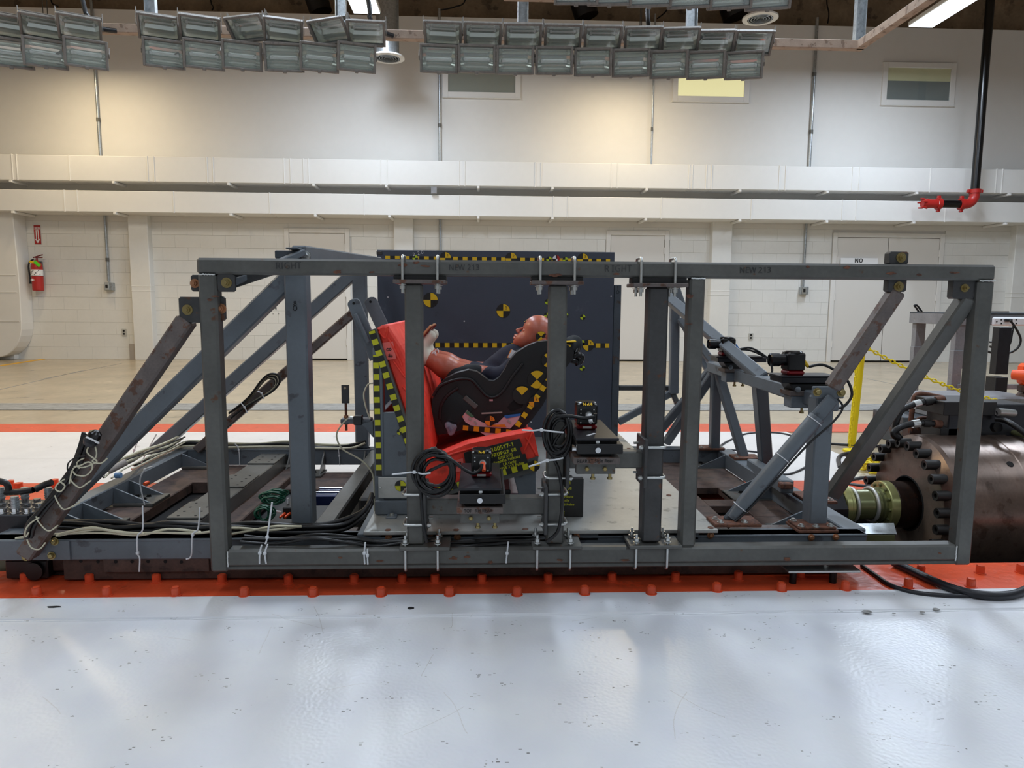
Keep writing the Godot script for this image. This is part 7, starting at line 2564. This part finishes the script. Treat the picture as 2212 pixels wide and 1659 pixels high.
func chain(t: Node3D, pts: Array, size: float) -> void:
	var path := smooth_path(pts, 40)
	var acc := 0.0
	var k := 0
	var last := path[0]
	for i in range(1, path.size()):
		acc += path[i].distance_to(path[i - 1])
		if acc >= size * 0.72:
			acc = 0.0
			var d := (path[i] - last).normalized()
			last = path[i]
			var n := Vector3.BACK if k % 2 else Vector3(-d.y, d.x, 0)
			k += 1
			var st := mb()
			var a := size * 0.34
			var b := size * 0.2
			tube(st, smooth_path([path[i] - d * a + n * b, path[i] + d * a + n * b, path[i] + d * a - n * b, path[i] - d * a - n * b], 3, true), size * 0.12, 5)
			build(st, "link", M.yellow_paint, t)


# ---------------------------------------------------------------- loose cables, ties and coils

func build_cables() -> void:
	# coils hung on the two clamped posts
	coil("black cable coil tied to the left clamped post", [Vector3(-0.155, 0.427, -2.165)], 0.062, 0.068, 8, [Vector3(-0.152, 0.484, -2.15), Vector3(-0.11, 0.475, -2.15), Vector3(-0.066, 0.442, -2.15), Vector3(-0.034, 0.426, -2.15), Vector3(-0.011, 0.439, -2.15), Vector3(-0.006, 0.457, -2.15)], [Vector3(-0.196, 0.412, -2.165), Vector3(-0.199, 0.336, -2.165), Vector3(-0.194, 0.26, -2.165), Vector3(-0.183, 0.196, -2.165)])
	coil("long black cable coil tied to the middle clamped post", [Vector3(0.236, 0.553, -2.165)], 0.040, 0.068, 8, [Vector3(0.232, 0.611, -2.15), Vector3(0.276, 0.609, -2.15), Vector3(0.315, 0.603, -2.15), Vector3(0.346, 0.608, -2.15), Vector3(0.35, 0.618, -2.15)], [Vector3(0.213, 0.501, -2.165), Vector3(0.236, 0.441, -2.165), Vector3(0.25, 0.365, -2.165), Vector3(0.249, 0.288, -2.165), Vector3(0.237, 0.227, -2.165), Vector3(0.202, 0.196, -2.165)])
	for p in [[[Vector3(-0.289, 0.423, -2.15), Vector3(-0.248, 0.428, -2.15), Vector3(-0.219, 0.431, -2.15), Vector3(-0.194, 0.425, -2.15), Vector3(-0.168, 0.428, -2.15)], "white zip tie holding the left cable coil"], [[Vector3(0.119, 0.567, -2.14), Vector3(0.151, 0.565, -2.14), Vector3(0.18, 0.567, -2.14), Vector3(0.217, 0.562, -2.14), Vector3(0.25, 0.559, -2.14)], "white zip tie holding the top of the middle coil"], [[Vector3(0.141, 0.45, -2.14), Vector3(0.17, 0.459, -2.14), Vector3(0.199, 0.469, -2.14), Vector3(0.225, 0.472, -2.14), Vector3(0.25, 0.478, -2.14)], "white zip tie slanting round the middle coil's tail"]]:
		zip(p[0], p[1])
	# run of black cables along the near beam
	for k in 5:
		var dy := k * 0.006 - 0.006
		var dz := -0.03 - (k % 3) * 0.012
		run_cable([Vector3(-1.437, 0.205, -2.3), Vector3(-1.335, 0.198, -2.3), Vector3(-1.245, 0.191, -2.3), Vector3(-1.154, 0.187, -2.3), Vector3(-1.078, 0.19, -2.3), Vector3(-0.994, 0.186, -2.3), Vector3(-0.91, 0.183, -2.3), Vector3(-0.787, 0.185, -2.3), Vector3(-0.664, 0.184, -2.3), Vector3(-0.556, 0.183, -2.3), Vector3(-0.47, 0.199, -2.3), Vector3(-0.407, 0.242, -2.3), Vector3(-0.393, 0.273, -2.36)], Vector3(0, dy, dz), 0.008, M.rubber, "black cable of the bundle on the near beam, %s from the top" % ["fifth", "fourth", "third", "second", "first"][k], "black cables on the near beam")
	for k in 4:
		run_cable([[Vector3(-1.427, 0.178, -2.295), Vector3(-1.303, 0.193, -2.295), Vector3(-1.175, 0.18, -2.295), Vector3(-1.083, 0.189, -2.295), Vector3(-0.954, 0.178, -2.295), Vector3(-0.847, 0.197, -2.295), Vector3(-0.724, 0.193, -2.295), Vector3(-0.616, 0.2, -2.295)], [Vector3(-1.559, 0.171, -2.295), Vector3(-1.424, 0.178, -2.295), Vector3(-1.273, 0.182, -2.295), Vector3(-1.152, 0.181, -2.295), Vector3(-1.06, 0.192, -2.295), Vector3(-0.954, 0.183, -2.295)], [Vector3(-1.413, 0.186, -2.29), Vector3(-1.314, 0.201, -2.29), Vector3(-1.225, 0.186, -2.29), Vector3(-1.134, 0.186, -2.29)], [Vector3(-0.868, 0.179, -2.29), Vector3(-0.784, 0.188, -2.29), Vector3(-0.707, 0.202, -2.29), Vector3(-0.653, 0.21, -2.29), Vector3(-0.615, 0.2, -2.29)]][k], Vector3(0, 0.004, -0.01), 0.0042, M.cream_wire, "cream wire lying on the near beam, %s" % ["the longest one", "running out to the left corner", "by the brown strut", "before the grey post"][k], "cream wires on the near beam")
	for k in 4:
		run_cable([Vector3(-0.795, 0.174, -2.24), Vector3(-0.678, 0.172, -2.24), Vector3(-0.557, 0.183, -2.24), Vector3(-0.436, 0.171, -2.24), Vector3(-0.345, 0.161, -2.24), Vector3(-0.223, 0.17, -2.24), Vector3(-0.131, 0.156, -2.24), Vector3(0.008, 0.163, -2.24), Vector3(0.116, 0.164, -2.24), Vector3(0.209, 0.167, -2.24)], Vector3(0, 0.004 + (k % 2) * 0.006, 0.012 - k * 0.011), 0.005, M.rubber, "thin black cable on the bottom rail, %s strand" % ["front", "second", "third", "rear"][k], "thin cables on the bottom rail")
	# bundle along the far beam
	for k in 5:
		run_cable([Vector3(-1.811, 0.102, -3.6), Vector3(-1.762, 0.124, -3.7), Vector3(-1.673, 0.163, -3.75), Vector3(-1.586, 0.193, -3.75), Vector3(-1.414, 0.18, -3.75), Vector3(-1.217, 0.183, -3.75), Vector3(-1.068, 0.188, -3.75), Vector3(-0.869, 0.172, -3.75), Vector3(-0.719, 0.179, -3.75), Vector3(-0.644, 0.205, -3.75)], Vector3(0, (k % 3) * 0.009, -0.012 * k + 0.02), 0.0065, M.rubber if k % 2 else M.cream_wire, "%s cable on the far beam, %s strand" % ["black" if k % 2 else "cream", ["first", "second", "third", "fourth", "fifth"][k]], "cables on the far beam")
	for k in 9:
		run_cable([Vector3(-1.618, 0.197, -2.95), Vector3(-1.615, 0.217, -3.05), Vector3(-1.62, 0.209, -3.2), Vector3(-1.664, 0.196, -3.4), Vector3(-1.666, 0.18, -3.6), Vector3(-1.643, 0.191, -3.74)], Vector3(0.009 * k - 0.03, 0.016 + (k % 4) * 0.009, 0.012 * sin(k * 1.7)), 0.0038 if k % 3 else 0.0055, M.rubber if k % 3 == 1 else M.cream_wire, "%s wire along the left end beam, %s strand from outside" % ["black" if k % 3 == 1 else "cream", ["first", "second", "third", "fourth", "fifth", "sixth", "seventh", "eighth", "ninth"][k]], "wires along the left end beam")
	# wires tangled round the brown strut
	for k in 5:
		run_cable([Vector3(-1.243, 0.548, -2.2), Vector3(-1.261, 0.496, -2.2), Vector3(-1.293, 0.436, -2.2), Vector3(-1.34, 0.369, -2.2), Vector3(-1.39, 0.309, -2.2), Vector3(-1.434, 0.257, -2.2), Vector3(-1.451, 0.211, -2.2)], Vector3(-0.018 + k * 0.006, -0.004, 0.004 * (k % 3) - 0.01), 0.006, M.rubber, "black cable strapped along the brown strut, %s" % ["outermost", "second", "third", "fourth", "innermost"][k], "cables strapped to the brown strut")
	var loops := [[[Vector3(-1.218, 0.524, -2.17), Vector3(-1.232, 0.499, -2.17), Vector3(-1.228, 0.485, -2.17), Vector3(-1.206, 0.466, -2.17), Vector3(-1.211, 0.458, -2.17), Vector3(-1.247, 0.444, -2.17), Vector3(-1.268, 0.447, -2.17), Vector3(-1.282, 0.432, -2.17), Vector3(-1.293, 0.392, -2.17)], "cream wire looping from the black connector down the strut"], [[Vector3(-1.21, 0.521, -2.17), Vector3(-1.204, 0.495, -2.17), Vector3(-1.207, 0.476, -2.17), Vector3(-1.218, 0.463, -2.17), Vector3(-1.193, 0.457, -2.17), Vector3(-1.172, 0.473, -2.17)], "cream wire hooking across the strut's upper face"], [[Vector3(-1.279, 0.432, -2.17), Vector3(-1.27, 0.42, -2.17), Vector3(-1.242, 0.418, -2.17), Vector3(-1.222, 0.436, -2.17), Vector3(-1.22, 0.454, -2.17), Vector3(-1.232, 0.461, -2.17), Vector3(-1.254, 0.451, -2.17), Vector3(-1.275, 0.447, -2.17)], "round cream wire loop in the middle of the strut"], [[Vector3(-1.288, 0.414, -2.17), Vector3(-1.285, 0.399, -2.17), Vector3(-1.262, 0.38, -2.17), Vector3(-1.236, 0.395, -2.17), Vector3(-1.226, 0.402, -2.17)], "cream wire bent round the strut's front edge"], [[Vector3(-1.243, 0.478, -2.18), Vector3(-1.272, 0.474, -2.18), Vector3(-1.297, 0.456, -2.18), Vector3(-1.301, 0.432, -2.18), Vector3(-1.288, 0.424, -2.18)], "dark wire loop standing out left of the strut"], [[Vector3(-1.248, 0.471, -2.18), Vector3(-1.266, 0.462, -2.18), Vector3(-1.272, 0.449, -2.18), Vector3(-1.264, 0.438, -2.18)], "small cream wire loop at the strut's left side"], [[Vector3(-1.306, 0.407, -2.17), Vector3(-1.328, 0.392, -2.17), Vector3(-1.336, 0.376, -2.17), Vector3(-1.322, 0.367, -2.17), Vector3(-1.307, 0.385, -2.17), Vector3(-1.323, 0.4, -2.17)], "curly cream wire knot left of the strut"], [[Vector3(-1.346, 0.352, -2.18), Vector3(-1.338, 0.33, -2.18), Vector3(-1.321, 0.307, -2.18), Vector3(-1.289, 0.319, -2.18), Vector3(-1.271, 0.33, -2.18)], "cream tie wire round the lower strut"], [[Vector3(-1.408, 0.285, -2.18), Vector3(-1.399, 0.263, -2.18), Vector3(-1.373, 0.237, -2.18), Vector3(-1.343, 0.255, -2.18)], "cream tie wire near the strut's foot"], [[Vector3(-1.441, 0.21, -2.18), Vector3(-1.429, 0.183, -2.18), Vector3(-1.405, 0.178, -2.18), Vector3(-1.385, 0.199, -2.18)], "cream tie wire at the strut's foot"], [[Vector3(-1.399, 0.281, -2.18), Vector3(-1.426, 0.263, -2.18), Vector3(-1.443, 0.241, -2.18), Vector3(-1.445, 0.218, -2.18), Vector3(-1.434, 0.233, -2.18)], "cream wire bundle bulging left of the strut foot"]]
	for w in loops:
		tag(wire(w[0], 0.0023, "loose_wire", M.rubber if w[1].begins_with("dark") else M.cream_wire), w[1], "wire", "wires tangled round the brown strut")
	var cn := thing("cable_connector", "black round connector with a white band on the brown strut", "connector", Vector3(-1.213, 0.539, -2.17))
	var st := mb()
	lathe(st, Transform3D(Basis(Vector3.BACK, -0.5), Vector3(-1.219, 0.526, -2.17)), [[0, -0.012], [0.018, -0.012], [0.022, 0.0], [0.018, 0.01], [0.014, 0.014]], 20)
	build(st, "collar", M.hose, cn)
	st = mb()
	lathe(st, Transform3D(Basis(Vector3.BACK, -0.5), Vector3(-1.21, 0.539, -2.17)), [[0.016, -0.008], [0.02, 0.0], [0.018, 0.016], [0.008, 0.024], [0, 0.025]], 20)
	build(st, "cap", M.black_gloss, cn)
	st = mb()
	tube(st, PackedVector3Array(ring_points(Vector3(-1.205, 0.533, -2.155), Vector3(0.9, -0.45, 0), Vector3(0, 0.25, 0.4), 0.019, 18)), 0.003, 6)
	build(st, "white_band", M.white, cn)
	# blue tag and grey plug on the left beam
	st = mb()
	cyl(st, Vector3(-1.538, 0.236, -2.9), Vector3(-1.514, 0.236, -2.9), 0.012, -1, 12)
	tag(build(st, "blue_sleeve", plain(Color(0.45, 0.62, 0.80), 0.5)), "pale blue cable sleeve on the left end beam", "sleeve")
	st = mb()
	cyl(st, Vector3(-1.537, 0.266, -2.85), Vector3(-1.492, 0.293, -2.9), 0.013, 0.015, 12)
	tag(build(st, "cable_plug", M.grey_base), "grey cable plug with a dark tip on the left beam", "plug")
	st = mb()
	cyl(st, Vector3(-1.421, 0.198, -2.9), Vector3(-1.415, 0.201, -2.92), 0.008, -1, 10)
	tag(build(st, "orange_plug", M.orange_boot), "tiny orange plug lying on the rusty left deck", "plug")
	# green coil in the sled
	for k in 5:
		var c: Vector3 = [Vector3(-0.816, 0.179, -2.55), Vector3(-0.816, 0.178, -2.54), Vector3(-0.799, 0.214, -2.6), Vector3(-0.808, 0.223, -2.62), Vector3(-0.796, 0.228, -2.64)][k]
		var rx: float = [0.03, 0.026, 0.035, 0.042, 0.036][k]
		st = mb()
		var pts := []
		for i in 44:
			var g := TAU * 3.0 * i / 43.0
			pts.append(c + Vector3(cos(g) * rx + sin(g * 0.37) * 0.008, sin(g) * rx * (0.9 if k < 2 else 0.4), sin(g * 1.7) * 0.012))
		tube(st, smooth_path(pts, 3), 0.0035, 6)
		tag(build(st, "green_coil", M.green_wire), "coil of green wire in the sled, %s" % ["large lower ring", "small lower ring", "flattened middle turn", "flattened upper turn", "topmost loose turn"][k], "wire coil", "green wire coils in the sled")
	# coil on the thin far diagonal
	for k in 6:
		var pts := []
		var sc := 0.75 + 0.07 * k
		for q in [[Vector3(-1.332, 0.381, -3.68), 0], [Vector3(-1.233, 0.46, -3.68), 0], [Vector3(-1.163, 0.549, -3.68), 0], [Vector3(-1.121, 0.583, -3.68), 0], [Vector3(-1.08, 0.579, -3.68), 0], [Vector3(-1.072, 0.539, -3.68), 0], [Vector3(-1.112, 0.493, -3.68), 0], [Vector3(-1.185, 0.451, -3.68), 0], [Vector3(-1.259, 0.406, -3.68), 0], [Vector3(-1.321, 0.357, -3.68), 0]]:
			var m: Vector3 = Vector3(-1.204, 0.468, -3.68)
			pts.append(m + (q[0] - m) * (0.8 + 0.045 * k) + Vector3(0, 0, 0.006 * k))
		tag(wire(pts, 0.006, "looped_cable", M.cream_wire if k % 3 == 1 else M.rubber), "%s turn of the cable loop tied to the thin diagonal, %s" % ["cream" if k % 3 == 1 else "black", ["innermost", "second", "third", "fourth", "fifth", "outermost"][k]], "cable", "cable loop on the thin diagonal")
	for p in [[[Vector3(-1.174, 0.5, -3.62), Vector3(-1.153, 0.488, -3.62), Vector3(-1.142, 0.459, -3.62)], "zip tie round the cable loop near its top"], [[Vector3(-1.261, 0.439, -3.62), Vector3(-1.243, 0.415, -3.62), Vector3(-1.23, 0.386, -3.62)], "zip tie round the cable loop near its lower end"]]:
		zip(p[0], p[1])
	# zip ties round the beams
	for p in [[[Vector3(-1.127, 0.287, -2.28), Vector3(-1.131, 0.208, -2.28), Vector3(-1.149, 0.185, -2.28), Vector3(-1.152, 0.126, -2.28), Vector3(-1.146, 0.108, -2.28), Vector3(-1.15, 0.062, -2.28)], "long white zip tie standing up from the near beam, left one"], [[Vector3(-0.941, 0.28, -2.28), Vector3(-0.95, 0.209, -2.28), Vector3(-0.969, 0.188, -2.28), Vector3(-0.977, 0.116, -2.28), Vector3(-0.994, 0.104, -2.28)], "long white zip tie standing up from the near beam, right one"], [[Vector3(-0.701, 0.188, -2.185), Vector3(-0.694, 0.211, -2.185), Vector3(-0.675, 0.325, -2.185)], "white zip tie standing up beside the green coil"], [[Vector3(-0.723, 0.12, -2.19), Vector3(-0.721, 0.156, -2.19), Vector3(-0.714, 0.183, -2.19)], "white zip tie on the bottom rail, first from the left"], [[Vector3(-0.702, 0.12, -2.19), Vector3(-0.705, 0.155, -2.19), Vector3(-0.695, 0.185, -2.19)], "white zip tie on the bottom rail, second from the left"], [[Vector3(-0.386, 0.116, -2.19), Vector3(-0.387, 0.153, -2.19), Vector3(-0.383, 0.189, -2.19)], "white zip tie on the bottom rail, third from the left"], [[Vector3(-0.376, 0.115, -2.19), Vector3(-0.377, 0.145, -2.19), Vector3(-0.376, 0.168, -2.19)], "white zip tie on the bottom rail, fourth from the left"], [[Vector3(0.073, 0.116, -2.19), Vector3(0.076, 0.149, -2.19), Vector3(0.08, 0.188, -2.19)], "white zip tie on the bottom rail, rightmost"], [[Vector3(-1.336, 0.204, -3.72), Vector3(-1.316, 0.169, -3.72), Vector3(-1.314, 0.085, -3.72)], "white zip tie on the far beam behind the left post"], [[Vector3(-0.786, 0.173, -3.72), Vector3(-0.782, 0.135, -3.72), Vector3(-0.78, 0.084, -3.72)], "white zip tie on the far beam left of the far post"], [[Vector3(-1.278, 0.198, -2.6), Vector3(-1.29, 0.287, -2.6), Vector3(-1.269, 0.332, -2.6), Vector3(-1.24, 0.344, -2.6)], "white zip tie hooped over the left end beam"], [[Vector3(-1.828, 0.132, -3.6), Vector3(-1.806, 0.195, -3.6), Vector3(-1.771, 0.273, -3.6)], "thin white wire end sticking up behind the left beam"], [[Vector3(-1.774, 0.127, -3.6), Vector3(-1.735, 0.2, -3.6), Vector3(-1.689, 0.278, -3.6)], "second thin white wire end sticking up behind the left beam"]]:
		zip(p[0], p[1])
	# white sensor wire arching by the trigger flag
	for w in [[[Vector3(-0.409, 0.665, -2.56), Vector3(-0.427, 0.661, -2.56), Vector3(-0.441, 0.635, -2.56), Vector3(-0.443, 0.61, -2.56), Vector3(-0.434, 0.566, -2.56), Vector3(-0.421, 0.532, -2.56)], "thin cream wire arching left of the checker tape"], [[Vector3(-0.503, 0.535, -2.56), Vector3(-0.523, 0.514, -2.56), Vector3(-0.545, 0.48, -2.56), Vector3(-0.542, 0.445, -2.56), Vector3(-0.522, 0.415, -2.56), Vector3(-0.483, 0.392, -2.56), Vector3(-0.449, 0.369, -2.56), Vector3(-0.419, 0.33, -2.56), Vector3(-0.411, 0.277, -2.56), Vector3(-0.412, 0.161, -2.56)], "long thin cream wire drooping from the sensor"]]:
		tag(wire(w[0], 0.0032, "sensor_wire", M.cream_wire), w[1], "wire", "sensor wires by the bench")
	# hoses on the floor
	for w in [[[Vector3(1.377, 0.02, -2.384), Vector3(1.376, 0.02, -2.297), Vector3(1.379, 0.02, -2.204), Vector3(1.422, 0.02, -2.146), Vector3(1.506, 0.02, -2.119), Vector3(1.58, 0.02, -2.113)], 0.008, "thinner black hose lying over the orange rail at the right"], [[Vector3(1.496, 0.03, -2.387), Vector3(1.511, 0.03, -2.329), Vector3(1.53, 0.03, -2.228), Vector3(1.558, 0.03, -2.15), Vector3(1.604, 0.03, -2.104), Vector3(1.672, 0.03, -2.092), Vector3(1.749, 0.03, -2.112), Vector3(1.868, 0.03, -2.181)], 0.014, "thick black hose curving out over the white ledge"]]:
		tag(wire(w[0], w[1], "floor_hose", M.hose, null, 6, 10), w[2], "hose", "hoses on the floor")
	for w in [[[Vector3(1.487, 0.012, -4.252), Vector3(1.59, 0.012, -4.537), Vector3(1.751, 0.012, -4.776), Vector3(1.931, 0.012, -4.985), Vector3(2.074, 0.012, -5.04), Vector3(2.217, 0.012, -5.003), Vector3(2.284, 0.012, -4.773), Vector3(2.386, 0.012, -4.64), Vector3(2.547, 0.012, -4.576), Vector3(2.865, 0.012, -4.512)], 0.009, "thin black cable curving over the far white floor"], [[Vector3(1.598, 0.012, -4.432), Vector3(1.695, 0.012, -4.403), Vector3(1.804, 0.012, -4.331)], 0.008, "short black cable between the mount's far legs"], [[Vector3(1.639, 0.012, -3.793), Vector3(1.678, 0.012, -3.76), Vector3(1.764, 0.012, -3.802), Vector3(1.923, 0.012, -3.97), Vector3(2.06, 0.012, -4.154)], 0.009, "short black cable curving behind the round strut"], [[Vector3(2.1, 0.012, -3.933), Vector3(2.219, 0.012, -4.179), Vector3(2.343, 0.012, -4.312), Vector3(2.48, 0.012, -4.339), Vector3(2.478, 0.012, -4.176)], 0.014, "thick black hose loop beside the white floor's end"], [[Vector3(1.962, 0.012, -3.593), Vector3(2.082, 0.012, -3.672), Vector3(2.174, 0.012, -3.65)], 0.014, "thick black hose before the yellow chain heap"], [[Vector3(1.945, 0.012, -3.536), Vector3(2.011, 0.012, -3.497), Vector3(2.109, 0.012, -3.515)], 0.014, "thick black hose lowest before the actuator flange"]]:
		tag(wire(w[0], w[1], "floor_cable", M.hose, null, 6, 8), w[2], "cable", "cables on the far floor")
	# clamp foot at the sled's right end
	var t := thing("anchor_clamp", "steel anchor plate with black studs at the rail's right", "clamp", Vector3(1.301, 0.014, -2.344))
	st = mb()
	box(st, Vector3(1.03, 0.060, -2.30), Vector3(1.28, 0.068, -2.22), 0.001)
	build(st, "clamp_plate", M.zinc, t)
	for x in [1.06, 1.2]:
		st = mb()
		cyl(st, Vector3(x, 0.014, -2.25), Vector3(x, 0.062, -2.25), 0.012, -1, 10)
		build(st, "stud", M.black_bolt, t)
	bolt(t, Vector3(1.18, 0.068, -2.27), Vector3.UP, 0.01, M.chrome)


func run_cable(pts: Array, off: Vector3, r: float, m: Material, label: String, group: String) -> void:
	var q := []
	for i in pts.size():
		q.append(pts[i] + off + Vector3(0, sin(i * 2.3 + off.z * 200.0 + off.x * 170.0) * 0.004, cos(i * 1.7 + off.y * 300.0) * 0.005))
	tag(wire(q, r, "strapped_cable", m, null, 5, 7), label, "cable", group)


func zip(pts: Array, label: String) -> void:
	var t := thing("zip_tie", label, "zip tie", pts[0], "white zip ties")
	wire(pts, 0.0028, "strap", M.zip, t, 5, 6)
	var st := mb()
	var c: Vector3 = pts[pts.size() / 2]
	box(st, c - Vector3(0.005, 0.005, 0.004), c + Vector3(0.005, 0.005, 0.004), 0.0015)
	build(st, "head", M.zip, t)


func coil(label: String, at: Array, rx: float, ry: float, turns: int, lead: Array, tail: Array) -> void:
	var c: Vector3 = at[0]
	var pts := []
	pts.append_array(lead.duplicate())
	pts.reverse()
	var n := turns * 12
	for i in n:
		var g := TAU * i / 12.0 + 1.2
		var turn := i / 12
		var k := 0.68 + 0.34 * absf(sin(turn * 1.9 + 0.4))
		pts.append(c + Vector3(cos(g) * rx * k + 0.008 * sin(turn * 2.7), sin(g) * ry * k + 0.01 * cos(turn * 1.3), 0.011 * sin(turn * 2.1) + 0.003 * sin(i * 0.9)))
	pts.append_array(tail)
	var st := mb()
	tube(st, smooth_path(pts, 3), 0.0055, 7)
	var o := build(st, "cable_coil", M.rubber)
	tag(o, label, "cable coil", "camera cable coils")
